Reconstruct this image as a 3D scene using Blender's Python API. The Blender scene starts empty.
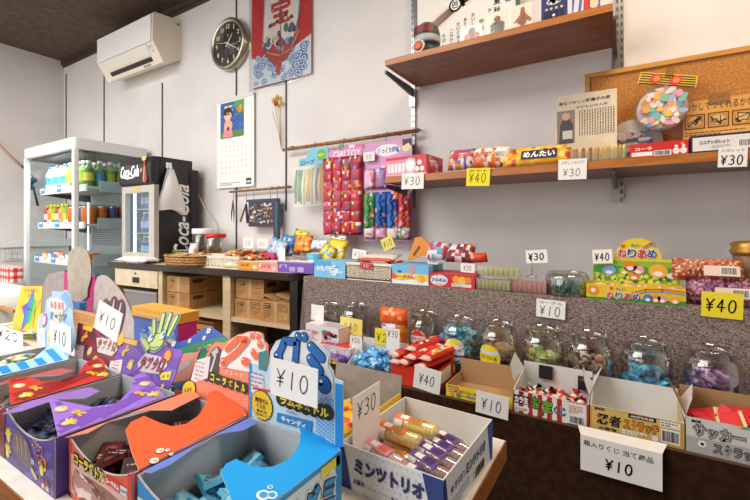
import bpy, bmesh, math, random
from mathutils import Vector, Matrix
SC = bpy.context.scene
COL = SC.collection
PI = math.pi
# ------------------------------------------------------------------ camera geometry
YAW = math.radians(31.7)
FPX = 406.0
CZ = 1.10
CS, SN = math.cos(YAW), math.sin(YAW)
def ray(u, v):
    r = (u - 375.0) / FPX
    return Vector((-SN + CS * r, CS + SN * r, (228.0 - v) / FPX))
def onY(u, v, Y):
    d = ray(u, v); p = d * (Y / d.y); p.z += CZ; return p
def onX(u, v, X):
    d = ray(u, v); p = d * (X / d.x); p.z += CZ; return p
def onZ(u, v, z):
    d = ray(u, v); p = d * ((z - CZ) / d.z); p.z = z; return p
WY = 1.5          # back wall
WX = -3.94        # left wall
ZC = 2.47         # ceiling
ZT = 0.916        # raised tier with the tweed cloth
YT = 1.18         # its front edge
ZL = 0.70         # lower tier
YL = 0.908
ZF = 0.74         # front table
cam = bpy.data.cameras.new('camera'); camo = bpy.data.objects.new('camera', cam); COL.objects.link(camo)
camo.location = (0, 0, CZ); camo.rotation_euler = (PI / 2, 0, YAW)
cam.sensor_width = 36; cam.lens = FPX / 750 * 36; cam.shift_y = -22 / 750; cam.clip_start = 0.02
SC.camera = camo
# ------------------------------------------------------------------ materials
def lin(h):
    h = h.lstrip('#'); out = []
    for i in (0, 2, 4):
        c = int(h[i:i + 2], 16) / 255
        out.append(c / 12.92 if c <= 0.04045 else ((c + 0.055) / 1.055) ** 2.4)
    return (*out, 1)
MATS = {}
def new_mat(n):
    m = bpy.data.materials.new(n); m.use_nodes = True; nt = m.node_tree
    return m, nt, nt.nodes['Principled BSDF']
def pm(hexc, rough=0.5, metal=0.0, spec=0.5, vary=0.0):
    key = (hexc, rough, metal, spec, vary)
    if key in MATS: return MATS[key]
    m, nt, b = new_mat('paint_' + hexc.lstrip('#'))
    b.inputs['Base Color'].default_value = lin(hexc)
    b.inputs['Roughness'].default_value = rough; b.inputs['Metallic'].default_value = metal
    b.inputs['Specular IOR Level'].default_value = spec
    if vary:
        t = nt.nodes.new('ShaderNodeTexCoord'); nz = nt.nodes.new('ShaderNodeTexNoise'); nz.inputs['Scale'].default_value = 14
        mr = nt.nodes.new('ShaderNodeMapRange'); mr.inputs[3].default_value = 1 - vary; mr.inputs[4].default_value = 1 + vary
        mx = nt.nodes.new('ShaderNodeMix'); mx.data_type = 'RGBA'; mx.blend_type = 'MULTIPLY'; mx.inputs[0].default_value = 1
        nt.links.new(t.outputs['Object'], nz.inputs['Vector']); nt.links.new(nz.outputs['Fac'], mr.inputs[0])
        mx.inputs[6].default_value = lin(hexc); nt.links.new(mr.outputs[0], mx.inputs[7]); nt.links.new(mx.outputs[2], b.inputs['Base Color'])
    MATS[key] = m; return m
def two_tone(name, a, b_, scale=(30, 30, 30), rough=0.6, detail=4, lo=0.4, hi=0.6, kind='noise', spec=0.4, bump=0.0):
    m, nt, b = new_mat(name)
    t = nt.nodes.new('ShaderNodeTexCoord'); mp = nt.nodes.new('ShaderNodeMapping'); mp.inputs['Scale'].default_value = scale
    nt.links.new(t.outputs['Object'], mp.inputs['Vector'])
    if kind == 'noise':
        x = nt.nodes.new('ShaderNodeTexNoise'); x.inputs['Scale'].default_value = 1; x.inputs['Detail'].default_value = detail; f = x.outputs['Fac']
    elif kind == 'voronoi':
        x = nt.nodes.new('ShaderNodeTexVoronoi'); x.inputs['Scale'].default_value = 1; f = x.outputs['Distance']
    elif kind == 'checker':
        x = nt.nodes.new('ShaderNodeTexChecker'); x.inputs['Scale'].default_value = 1; f = x.outputs['Fac']
    else:
        x = nt.nodes.new('ShaderNodeTexWave'); x.inputs['Scale'].default_value = 1; x.inputs['Distortion'].default_value = 3; x.inputs['Detail'].default_value = detail; f = x.outputs['Fac']
    nt.links.new(mp.outputs[0], x.inputs['Vector'])
    cr = nt.nodes.new('ShaderNodeValToRGB'); cr.color_ramp.elements[0].position = lo; cr.color_ramp.elements[1].position = hi
    cr.color_ramp.elements[0].color = lin(a); cr.color_ramp.elements[1].color = lin(b_)
    nt.links.new(f, cr.inputs[0]); nt.links.new(cr.outputs[0], b.inputs['Base Color'])
    b.inputs['Roughness'].default_value = rough; b.inputs['Specular IOR Level'].default_value = spec
    if bump:
        bp = nt.nodes.new('ShaderNodeBump'); bp.inputs['Strength'].default_value = bump; bp.inputs['Distance'].default_value = 0.002
        nt.links.new(f, bp.inputs['Height']); nt.links.new(bp.outputs[0], b.inputs['Normal'])
    return m
def film(name, tint='#FFFFFF', lo=0.06, hi=0.55, rough=0.05, gloss='#FFFFFF'):
    m, nt, b = new_mat(name); nt.nodes.remove(b)
    tr = nt.nodes.new('ShaderNodeBsdfTransparent'); tr.inputs[0].default_value = lin(tint)
    gl = nt.nodes.new('ShaderNodeBsdfGlossy'); gl.inputs['Roughness'].default_value = rough; gl.inputs[0].default_value = lin(gloss)
    lw = nt.nodes.new('ShaderNodeLayerWeight'); lw.inputs[0].default_value = 0.35
    mr = nt.nodes.new('ShaderNodeMapRange'); mr.inputs[3].default_value = lo; mr.inputs[4].default_value = hi
    mx = nt.nodes.new('ShaderNodeMixShader')
    nt.links.new(lw.outputs['Facing'], mr.inputs[0]); nt.links.new(mr.outputs[0], mx.inputs[0])
    nt.links.new(tr.outputs[0], mx.inputs[1]); nt.links.new(gl.outputs[0], mx.inputs[2])
    nt.links.new(mx.outputs[0], nt.nodes['Material Output'].inputs[0]); return m
def glow(name, hexc, s):
    m, nt, b = new_mat(name)
    b.inputs['Base Color'].default_value = lin(hexc); b.inputs['Emission Color'].default_value = lin(hexc); b.inputs['Emission Strength'].default_value = s
    return m
M = dict(
    wall=two_tone('wall_paper', '#DCD8D6', '#E4E0DD', (3, 3, 3), 0.75, spec=0.2),
    wall_l=two_tone('wall_paper_side', '#DCD6D2', '#E3DDD9', (3, 3, 3), 0.75, spec=0.2),
    ceil=two_tone('ceiling_brown', '#5A4A40', '#66554A', (25, 25, 25), 0.8, spec=0.2),
    trimb=pm('#4A3A30', 0.6),
    floor=two_tone('floor_brown', '#2A1C14', '#35251B', (3, 30, 3), 0.6),
    shelf=two_tone('shelf_walnut', '#7A4327', '#8E5433', (6, 60, 60), 0.35, kind='noise'),
    shelf_e=two_tone('shelf_edge', '#A8662E', '#B87438', (8, 8, 80), 0.35),
    cork=two_tone('cork_grain', '#A8703A', '#C98F52', (170, 170, 170), 0.9, lo=0.35, hi=0.65, spec=0.1),
    corkf=two_tone('board_frame_wood', '#C58A3C', '#D39A4A', (8, 8, 40), 0.45),
    tweed=None,
    metal=pm('#B9B9B4', 0.28, 1.0), metal_d=pm('#6E7076', 0.4, 0.8), slot=pm('#4A4850', 0.6),
    white=pm('#EEEDEA', 0.45), white_g=pm('#DCDDDC', 0.4), offw=pm('#E9E2D4', 0.5), ivory=pm('#EFE6D2', 0.45),
    grey=pm('#9B9B9E', 0.6), greycard=two_tone('grey_board', '#A09689', '#AAA194', (40, 40, 40), 0.85, spec=0.1),
    kraft=two_tone('carton_board', '#B98A56', '#C29460', (30, 30, 30), 0.85, spec=0.1),
    kraft_in=pm('#B08C62', 0.85), kraft_d=pm('#8A6238', 0.85),
    black=pm('#17161A', 0.4), blackm=pm('#1A1614', 0.6), ink=pm('#1B1A1E', 0.7, spec=0.1),
    paper=pm('#F3F1EC', 0.7, spec=0.2), yel=pm('#F3E03A', 0.7, spec=0.2), yel_p=pm('#F2E27A', 0.7, spec=0.2),
    oak=two_tone('pale_oak', '#CFB48C', '#D9C09A', (6, 6, 50), 0.55), oak_e=two_tone('pale_oak_edge', '#D8C6A4', '#E2D2B3', (20, 20, 20), 0.55),
    dark_top=pm('#332620', 0.35), blackwood=pm('#221A18', 0.5),
    tabletop=two_tone('table_laminate', '#D9D3C8', '#E2DCD2', (60, 60, 60), 0.45), tedge=two_tone('table_edge_wood', '#8A5228', '#A0642F', (10, 60, 120), 0.45),
    bamboo=two_tone('bamboo_brown', '#8A5A34', '#A57344', (40, 8, 8), 0.45),
    film=film('clear_film'), jar=film('clear_jar_plastic', '#F4F4F2', 0.05, 0.75, 0.06), pane=film('clear_pane', '#F2F8F8', 0.03, 0.30, 0.02),
    tray=film('clear_tray', '#FFFFFF', 0.18, 0.7, 0.15),
    led=glow('led_tube', '#C8DCFF', 3.0), ledsoft=glow('led_sign', '#FFFFFF', 1.0), ledpanel=glow('led_panel', '#CFE3FF', 1.6),  # first glow also paints the cooler LED's reflection in the showcase
    browncloth=two_tone('brown_cloth', '#2E1B10', '#3A2416', (60, 60, 60), 0.9, spec=0.1),
)
def tweed_mat():
    m, nt, b = new_mat('tweed_weave')
    t = nt.nodes.new('ShaderNodeTexCoord'); 
    outs = []
    for sc, kind in (((420, 420, 240), 'X'), ((160, 160, 520), 'Z')):
        mp = nt.nodes.new('ShaderNodeMapping'); mp.inputs['Scale'].default_value = sc; nt.links.new(t.outputs['Object'], mp.inputs[0])
        n = nt.nodes.new('ShaderNodeTexNoise'); n.inputs['Scale'].default_value = 1; n.inputs['Detail'].default_value = 2; nt.links.new(mp.outputs[0], n.inputs[0]); outs.append(n.outputs['Fac'])
    a = nt.nodes.new('ShaderNodeMath'); a.operation = 'ADD'; nt.links.new(outs[0], a.inputs[0]); nt.links.new(outs[1], a.inputs[1])
    cr = nt.nodes.new('ShaderNodeValToRGB'); e = cr.color_ramp.elements
    e[0].position = 0.40; e[0].color = lin('#554742'); e[1].position = 0.62; e[1].color = lin('#B09D95')
    h = nt.nodes.new('ShaderNodeMath'); h.operation = 'MULTIPLY'; h.inputs[1].default_value = 0.5; nt.links.new(a.outputs[0], h.inputs[0])
    nt.links.new(h.outputs[0], cr.inputs[0]); nt.links.new(cr.outputs[0], b.inputs['Base Color'])
    b.inputs['Roughness'].default_value = 0.9; b.inputs['Specular IOR Level'].default_value = 0.1
    return m
M['tweed'] = tweed_mat()
def C(x): return M[x] if x in M else pm(x, 0.45)
# ------------------------------------------------------------------ mesh builder
class Fr:
    """flat working frame on a face: a along ex, b along ey, c along the normal"""
    def __init__(s, o, ex, ey):
        s.o = Vector(o); s.ex = Vector(ex).normalized(); s.ey = Vector(ey).normalized(); s.n = s.ex.cross(s.ey)
    def p(s, a, b, c=0.0): return s.o + s.ex * a + s.ey * b + s.n * c
    def sub(s, a, b, ang=0.0, c=0.0):
        f = Fr(s.p(a, b, c), s.ex, s.ey)
        if ang: f.ex, f.ey = s.ex * math.cos(ang) + s.ey * math.sin(ang), s.ey * math.cos(ang) - s.ex * math.sin(ang)
        return f
XZ = lambda o=(0, 0, 0): Fr(o, (1, 0, 0), (0, 0, 1))      # faces -Y
XY = lambda o=(0, 0, 0): Fr(o, (1, 0, 0), (0, 1, 0))      # faces +Z
YZ = lambda o=(0, 0, 0): Fr(o, (0, 1, 0), (0, 0, 1))      # faces +X
TXT = {}
def text_geo(s, bold, shear):
    k = (s, bold, shear)
    if k not in TXT:
        c = bpy.data.curves.new('lettering', 'FONT'); c.body = s; c.size = 1; c.resolution_u = 2; c.offset = bold; c.shear = shear
        o = bpy.data.objects.new('lettering', c); COL.objects.link(o)
        dg = bpy.context.evaluated_depsgraph_get(); me = bpy.data.meshes.new_from_object(o.evaluated_get(dg))
        vs = [v.co.copy() for v in me.vertices]; fs = [tuple(p.vertices) for p in me.polygons]
        bpy.data.objects.remove(o); bpy.data.curves.remove(c); bpy.data.meshes.remove(me)
        x0 = min(v.x for v in vs); x1 = max(v.x for v in vs); y0 = min(v.y for v in vs); y1 = max(v.y for v in vs)
        TXT[k] = ([(v.x - x0, v.y - y0) for v in vs], fs, x1 - x0, y1 - y0)
    return TXT[k]
EPS = 0.0006
GL = {'0': [[(.5 + .42 * math.sin(t * PI / 7), .5 + .5 * math.cos(t * PI / 7)) for t in range(15)]],
      '1': [[(.5, 1), (.5, 0)]],
      '2': [[(.1, .75), (.25, .97), (.65, 1), (.88, .78), (.75, .5), (.1, .02), (.95, .02)]],
      '3': [[(.1, .92), (.5, 1), (.85, .82), (.7, .58), (.4, .53), (.8, .45), (.9, .2), (.55, 0), (.08, .08)]],
      '4': [[(.62, 0), (.62, 1), (.05, .36), (1, .36)]],
      '5': [[(.9, 1), (.25, 1), (.2, .58), (.6, .62), (.9, .35), (.65, .03), (.1, .06)]],
      '6': [[(.75, 1), (.25, .6), (.15, .25), (.45, 0), (.85, .2), (.7, .48), (.2, .35)]],
      '8': [[(.5, .52), (.15, .75), (.5, 1), (.85, .75), (.5, .52), (.1, .25), (.5, 0), (.9, .25), (.5, .52)]],
      '¥': [[(0, 1), (.48, .55), (.95, 1)], [(.48, .55), (.48, 0)], [(.12, .5), (.85, .53)], [(.12, .28), (.85, .31)]]}
class MB:
    def __init__(s): s.v = []; s.f = []; s.m = []; s.mats = []; s.sm = []
    def mi(s, m):
        if isinstance(m, str): m = C(m)
        if m not in s.mats: s.mats.append(m)
        return s.mats.index(m)
    def add(s, vs, fs, m, smooth=False):
        b = len(s.v); s.v.extend(Vector(q) for q in vs); i = s.mi(m)
        for f in fs: s.f.append(tuple(b + k for k in f)); s.m.append(i); s.sm.append(smooth)
        return s
    def box(s, lo, hi, m):
        x0, y0, z0 = lo; x1, y1, z1 = hi
        return s.add([(x0, y0, z0), (x1, y0, z0), (x1, y1, z0), (x0, y1, z0), (x0, y0, z1), (x1, y0, z1), (x1, y1, z1), (x0, y1, z1)],
                     [(0, 3, 2, 1), (4, 5, 6, 7), (0, 1, 5, 4), (1, 2, 6, 5), (2, 3, 7, 6), (3, 0, 4, 7)], m)
    def rbox(s, lo, hi, m, r=0.01, seg=3):
        """box with rounded vertical edges"""
        x0, y0, z0 = lo; x1, y1, z1 = hi; pts = []
        for cx, cy, a0 in ((x1 - r, y1 - r, 0), (x0 + r, y1 - r, 90), (x0 + r, y0 + r, 180), (x1 - r, y0 + r, 270)):
            for k in range(seg + 1):
                a = math.radians(a0 + 90 * k / seg); pts.append((cx + r * math.cos(a), cy + r * math.sin(a)))
        return s.prism(XY((0, 0, z0)), pts, z1 - z0, m)
    def prism(s, fr, pts, th, m, back=None):
        """outline pts in the frame, extruded along its normal by th"""
        n = len(pts); A = [fr.p(a, b, 0) for a, b in pts]; B = [fr.p(a, b, th) for a, b in pts]
        ar = sum(pts[i][0] * pts[(i + 1) % n][1] - pts[(i + 1) % n][0] * pts[i][1] for i in range(n))
        if ar < 0: A.reverse(); B.reverse()
        s.add(B, [tuple(range(n))], m); s.add(A, [tuple(reversed(range(n)))], back or m)
        s.add(A + B, [(i, (i + 1) % n, n + (i + 1) % n, n + i) for i in range(n)], back or m); return s
    def poly(s, fr, pts, m, c=EPS):
        n = len(pts); ar = sum(pts[i][0] * pts[(i + 1) % n][1] - pts[(i + 1) % n][0] * pts[i][1] for i in range(n))
        q = [fr.p(a, b, c) for a, b in pts]
        if ar < 0: q.reverse()
        return s.add(q, [tuple(range(n))], m)
    def rect(s, fr, a0, b0, a1, b1, m, c=EPS): return s.poly(fr, [(a0, b0), (a1, b0), (a1, b1), (a0, b1)], m, c)
    def disc(s, fr, a, b, ra, m, c=EPS, rb=None, n=16, rot=0.0):
        rb = rb or ra; ca, sa = math.cos(rot), math.sin(rot); P = []
        for k in range(n):
            x, y = ra * math.cos(2 * PI * k / n), rb * math.sin(2 * PI * k / n); P.append((a + x * ca - y * sa, b + x * sa + y * ca))
        return s.poly(fr, P, m, c)
    def star(s, fr, a, b, r, m, c=EPS, n=5, inner=0.45, rot=PI / 2):
        return s.poly(fr, [(a + (r if k % 2 == 0 else r * inner) * math.cos(rot + PI * k / n), b + (r if k % 2 == 0 else r * inner) * math.sin(rot + PI * k / n)) for k in range(2 * n)], m, c)
    def stroke(s, fr, pts, w, m, c=EPS, ext=.6):
        for (a, b), (d, e) in zip(pts, pts[1:]):
            l = math.hypot(d - a, e - b) or 1e-9; ux, uy = (d - a) / l, (e - b) / l; h = w / 2
            k = h * ext; a0, b0, d0, e0 = a - ux * k, b - uy * k, d + ux * k, e + uy * k
            s.poly(fr, [(a0 - uy * -h, b0 - ux * h), (d0 - uy * -h, e0 - ux * h), (d0 - uy * h, e0 + ux * h), (a0 - uy * h, b0 + ux * h)], m, c)
        return s
    def hand(s, fr, txt, a, b, h, w=None, m='ink', lw=None, c=EPS, slant=0.08):
        """hand-drawn numerals, (a,b) the lower left corner"""
        adv = 0.72 * h if w is None else w / len(txt); gw = adv * 0.72; lw = lw or h * 0.07
        for i, ch in enumerate(txt):
            for st in GL.get(ch, []):
                k = gw * (0.25 if ch == '1' else 1)
                s.stroke(fr, [(a + i * adv + (x - (.5 if ch == '1' else 0)) * gw + (gw * .5 if ch == '1' else 0) + y * h * slant, b + y * h) for x, y in st], lw, m, c)
        return s
    def text(s, fr, t, a, b, h, w=None, m='ink', bold=0.0, shear=0.0, c=EPS, ang=0.0, left=False):
        vs, fs, tw, th = text_geo(t, bold, shear); k = h / th; kx = k if w is None else w / tw
        f = fr.sub(a, b, ang) if ang else fr.sub(a, b)
        ox = 0 if left else -tw * kx / 2
        return s.add([f.p(x * kx + ox, y * k - h / 2, c) for x, y in vs], fs, m)
    def logo(s, fr, t, a, b, h, w, layers, shear=0.0, ang=0.0, c=EPS):
        """outlined lettering: layers = [(material, bold), ...] from the back"""
        v0, f0, tw0, th0 = text_geo(t, 0.0, shear); k = h / th0; kx = w / tw0
        for i, (m, bd) in enumerate(layers):
            vs, fs, tw, th = text_geo(t, bd, shear); f = fr.sub(a, b, ang)
            s.add([f.p((x - tw / 2) * kx, (y - th / 2) * k, c + i * EPS * .8) for x, y in vs], fs, m)
        return s
    def tube(s, pts, r, m, seg=8, cap=True, smooth=True):
        pts = [Vector(p) for p in pts]; n = len(pts); rs = r if isinstance(r, (list, tuple)) else [r] * n
        V = []; up = None
        for i, p in enumerate(pts):
            d = (pts[min(i + 1, n - 1)] - pts[max(i - 1, 0)]).normalized()
            if up is None: up = Vector((0, 0, 1)) if abs(d.z) < .9 else Vector((1, 0, 0))
            x = d.cross(up).normalized(); y = x.cross(d).normalized(); up = y
            for k in range(seg): V.append(p + (x * math.cos(2 * PI * k / seg) + y * math.sin(2 * PI * k / seg)) * rs[i])
        F = [(i * seg + k, i * seg + (k + 1) % seg, (i + 1) * seg + (k + 1) % seg, (i + 1) * seg + k) for i in range(n - 1) for k in range(seg)]
        F = [tuple(reversed(f)) for f in F]
        s.add(V, F, m, smooth)
        if cap: s.add(V[:seg], [tuple(range(seg))], m); s.add(V[-seg:], [tuple(reversed(range(seg)))], m)
        return s
    def lathe(s, prof, m, c=(0, 0, 0), seg=20, mats=None, axis='z', cap=True):
        """prof [(r,z)...]; mats optional per ring"""
        def q(r, z, a):
            x, y = r * math.cos(a), r * math.sin(a)
            p = {'z': (x, y, z), 'y': (x, z, -y), 'x': (z, x, y)}[axis]
            return (c[0] + p[0], c[1] + p[1], c[2] + p[2])
        for i in range(len(prof) - 1):
            (r0, z0), (r1, z1) = prof[i], prof[i + 1]
            R0 = [q(r0, z0, 2 * PI * k / seg) for k in range(seg)]; R1 = [q(r1, z1, 2 * PI * k / seg) for k in range(seg)]
            s.add(R0 + R1, [(k, (k + 1) % seg, seg + (k + 1) % seg, seg + k) for k in range(seg)], mats[i] if mats else m, True)
        if cap:
            for (r, z), top in ((prof[0], 0), (prof[-1], 1)):
                if r > 1e-5:
                    R = [q(r, z, 2 * PI * k / seg) for k in range(seg)]
                    s.add(R, [tuple(range(seg)) if top else tuple(reversed(range(seg)))], (mats[-1] if top else mats[0]) if mats else m)
        return s
    def pillow(s, w, h, t, pick, fr=None, nx=10, ny=8, seed=1, crimp=0.06, wr=0.12):
        """sealed bag: w along a, h along b, thickness t; pick(i/nx, j/ny, side) -> material"""
        fr = fr or XZ(); R = random.Random(seed); G = {}
        for sd in (1, -1):
            for i in range(nx + 1):
                for j in range(ny + 1):
                    x, y = i / nx * 2 - 1, j / ny * 2 - 1
                    e = max(0, 1 - abs(x) ** 3.0) ** .55 * max(0, 1 - (abs(y) / (1 - crimp)) ** 3.0 if abs(y) < 1 - crimp else 0) ** .55
                    z = sd * t / 2 * e * (1 + R.uniform(-wr, wr)) if e > 0 else 0
                    G[sd, i, j] = fr.p(x * w / 2 * (1 - .05 * e), y * h / 2, z)
        for sd in (1, -1):
            for i in range(nx):
                for j in range(ny):
                    q = [G[sd, i, j], G[sd, i + 1, j], G[sd, i + 1, j + 1], G[sd, i, j + 1]]
                    if sd < 0: q.reverse()
                    s.add(q, [(0, 1, 2, 3)], pick((i + .5) / nx, (j + .5) / ny, sd), True)
        return s
    def done(s, name, parent=None, loc=(0, 0, 0), rot=(0, 0, 0), weld=False):
        me = bpy.data.meshes.new(name); me.from_pydata([tuple(v) for v in s.v], [], s.f)
        for m in s.mats: me.materials.append(m)
        me.polygons.foreach_set('material_index', s.m); me.polygons.foreach_set('use_smooth', s.sm); me.update()
        if weld or any(s.sm):
            bm = bmesh.new(); bm.from_mesh(me); bmesh.ops.remove_doubles(bm, verts=bm.verts, dist=1e-5); bm.to_mesh(me); bm.free()
        o = bpy.data.objects.new(name, me); COL.objects.link(o); o.location = loc; o.rotation_euler = rot
        if parent is not None: o.parent = parent
        return o
def tag(o, label, cat, group=None, kind=None):
    o['label'] = label; o['category'] = cat
    if group: o['group'] = group
    if kind: o['kind'] = kind
    return o
def thing(name, label, cat, loc=(0, 0, 0), rz=0.0, group=None):
    o = bpy.data.objects.new(name, None); COL.objects.link(o); o.empty_display_size = .05
    o.location = loc; o.rotation_euler = (0, 0, rz)
    return tag(o, label, cat, group)
def struct(mb, name):
    o = mb.done(name); o['kind'] = 'structure'; return o
def dup(root, loc, rot=None, label=None):
    r = root.copy(); COL.objects.link(r); r.location = loc
    if rot is not None: r.rotation_euler = rot
    if label: r['label'] = label
    for ch in list(root.children):
        c = ch.copy(); COL.objects.link(c); c.parent = r
        for g in list(ch.children):
            d = g.copy(); COL.objects.link(d); d.parent = c
    return r
def spread(root, places):
    """root goes to the first place, copies to the others; places = [(loc, rot, label or None)]"""
    out = []
    for i, (loc, rot, lab) in enumerate(places):
        if i == 0:
            root.location = loc; root.rotation_euler = rot
            if lab: root['label'] = lab
            out.append(root)
        else: out.append(dup(root, loc, rot, lab))
    return out
def busy(mb, fr, w, h, cols, n, seed, c=EPS, smin=.06, smax=.2):
    """printed pattern of blobs and bars on a pack face"""
    R = random.Random(seed)
    for k in range(n):
        a, b = R.uniform(.1, .9) * w, R.uniform(.12, .88) * h; r = R.uniform(smin, smax) * min(w, h); m = R.choice(cols)
        r = min(r, a * .9, (w - a) * .9, b * .9, (h - b) * .9)
        if R.random() < .6: mb.disc(fr, a, b, r, m, c + k * 2e-5, rb=r * R.uniform(.6, 1), n=10)
        else: mb.rect(fr, max(0, a - r * 1.2), b - r * .4, min(w, a + r * 1.2), b + r * .4, m, c + k * 2e-5)
    return mb
def fine(mb, fr, a0, b0, a1, b1, rows, m='ink', seed=1, c=EPS, fill=.9, thick=.4):
    """lines of tiny printed type"""
    R = random.Random(seed); dh = (b1 - b0) / rows
    for r in range(rows):
        x = a0; y = b1 - (r + .5) * dh; end = a0 + (a1 - a0) * (fill if r < rows - 1 else fill * .6)
        while x < end:
            l = R.uniform(.6, 1.6) * dh; mb.rect(fr, x, y - dh * thick / 2, min(x + l, end), y + dh * thick / 2, m, c); x += l + dh * .35
    return mb
def barcode(mb, fr, a0, b0, a1, b1, seed=1, c=EPS):
    mb.rect(fr, a0, b0, a1, b1, 'paper', c); R = random.Random(seed); x = a0 + .06 * (a1 - a0); e = a1 - .06 * (a1 - a0)
    while x < e:
        w = (a1 - a0) * R.uniform(.015, .045); mb.rect(fr, x, b0 + .12 * (b1 - b0), min(x + w, e), b1 - .1 * (b1 - b0), 'ink', c + EPS * .6); x += w + (a1 - a0) * R.uniform(.015, .04)
    return mb
def card(txt, u0, v0, u1, v1, Y, label, col='paper', roll=0.0, lean=0.0, yaw=0.0, top=None, tw=.78, th=.42, up=.2, extra=None, group='handwritten price cards', lw=None):
    """a price card standing in the plane Y; u,v its outline in the frame"""
    a = onY(u0, (v0 + v1) / 2, Y); b = onY(u1, (v0 + v1) / 2, Y); w = b.x - a.x
    uc = (u0 + u1) / 2; zt = onY(uc, v0, Y).z; zb = onY(uc, v1, Y).z; h = zt - zb
    mb = MB(); fr = XZ((-w / 2, 0, 0))
    mb.prism(Fr((-w / 2, .0005, 0), (1, 0, 0), (0, 0, 1)), [(0, 0), (w, 0), (w, h), (0, h)], .0010, col)
    n = len(txt)
    if n: mb.hand(fr, txt, w * (1 - tw) / 2, h * up, h * th, w * tw, 'ink', lw, c=.0009)
    if top: mb.text(fr, top, w / 2, h * .84, h * .16, w * .8, 'ink', c=.0009)
    if extra: extra(mb, fr, w, h)
    o = mb.done('price_card', loc=((a.x + b.x) / 2, Y, zb), rot=(lean, roll, yaw))
    return tag(o, label, 'price card', group)
# ================================================================== ROOM
XR, YF = 1.7, -2.6
struct(MB().box((WX - .1, WY, 0), (XR + .1, WY + .1, ZC), M['wall']), 'wall_back')
struct(MB().box((WX - .1, YF, 0), (WX, WY, ZC), M['wall_l']), 'wall_left')
struct(MB().box((XR, YF, 0), (XR + .1, WY, ZC), M['wall']), 'wall_right')
struct(MB().box((WX - .1, YF - .1, 0), (XR + .1, YF, ZC), M['wall']), 'wall_front')
struct(MB().box((WX - .1, YF - .1, -.05), (XR + .1, WY + .1, 0), M['floor']), 'floor')
struct(MB().box((WX - .1, YF - .1, ZC), (XR + .1, WY + .1, ZC + .05), M['ceil']), 'ceiling')
struct(MB().box((WX, WY - .022, ZC - .035), (XR, WY, ZC), M['trimb']).box((WX, WY - .012, ZC - .052), (XR, WY, ZC - .035), M['trimb']), 'trim_1')
def wx(u, Y=WY): return onY(u, 228, Y).x
def wz(u, v, Y=WY): return onY(u, v, Y).z
# slotted standards let into the back wall
def standard(u, v0, v1, label, w=.007, dark=True, d=.006):
    x = wx(u); z0, z1 = wz(u, v1), min(wz(u, v0), ZC - .06); mb = MB()
    if dark:
        mb.box((x - w / 2, WY - d, z0), (x + w / 2, WY, z1), M['slot'])
        f = XZ((x, WY - d, z0)); z = .01
        while z < z1 - z0 - .012: mb.rect(f, -w * .22, z, w * .22, z + .011, 'metal_d'); z += .022
    else:
        mb.box((x - w / 2, WY - d, z0), (x + w / 2, WY, z1), M['metal'])
        f = XZ((x, WY - d, z0)); z = .012
        while z < z1 - z0 - .02:
            for s in (-1, 1): mb.rect(f, s * w * .24 - w * .11, z, s * w * .24 + w * .11, z + .013, 'slot')
            z += .025
    return tag(mb.done('slotted_standard'), label, 'shelf standard', 'slotted shelf standards on the wall')
standard(66.5, 74, 260, 'thin dark slotted metal standard in the corner where the side wall meets')
standard(104.5, 68, 260, 'thin dark slotted metal standard under the near end of the air conditioner outlet')
standard(162.7, 83, 250, 'dark slotted metal standard rising behind the black drinks cooler')
standard(236.8, -60, 262, 'dark slotted metal standard running behind the wall clock and the calendar')
standard(286.5, 60, 211, 'dark slotted metal standard hanging below the red ship banner')
standard(414.2, -60, 206, 'bright slotted metal standard beside the pink toy cards holding shelf ends', .016, False, .01)
standard(619.5, -60, 198, 'bright slotted metal standard at the end of the upper shelf', .024, False, .012)
# ------------------------------------------------------------------ air conditioner
ac = thing('air_conditioner', 'white wall-mounted air conditioner with a black outlet slot under the ceiling', 'air conditioner', (-2.98, 1.5, 0))
L = .65
pf = [(0, 2.375), (-.165, 2.358), (-.176, 2.345), (-.178, 2.19), (-.112, 2.085), (0, 2.135)]
YZx = Fr((0, 0, 0), (0, 1, 0), (0, 0, 1))
MB().prism(YZx, pf, L, 'ivory').done('body', ac)
MB().prism(Fr((.012, -.178, 2.185), (1, 0, 0), (0, 0, 1)), [(0, 0), (L - .024, 0), (L - .024, .155), (0, .155)], .006, 'white').done('front_panel', ac)
sl = Fr((0, -.112, 2.085), (1, 0, 0), (0, -.066, .105))
MB().prism(sl, [(.08, .022), (L - .085, .022), (L - .085, .048), (.08, .048)], .001, 'black').done('outlet_slot', ac)
MB().prism(sl, [(.02, .056), (L - .075, .056), (L - .075, .118), (.02, .118)], .004, 'offw').done('air_flap', ac)
lb = MB(); lb.rect(sl, L - .07, .085, L - .02, .108, 'white_g', .002); fine(lb, sl, L - .066, .088, L - .024, .106, 3, 'grey', 4, .003); lb.disc(sl, L - .04, .07, .005, 'grey', .002)
lb.rect(sl, L - .2, .004, L - .12, .016, 'grey', .001)
lb.done('control_label', ac)
sc = MB(); fx = YZ((L, 0, 0)); sc.disc(fx, -.02, 2.345, .008, 'metal_d'); sc.disc(fx, -.02, 2.2, .006, 'white_g'); sc.disc(fx, -.14, 2.26, .006, 'white_g'); sc.rect(fx, -.036, 2.13, -.033, 2.36, 'white_g'); sc.done('side_screw', ac)
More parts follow.
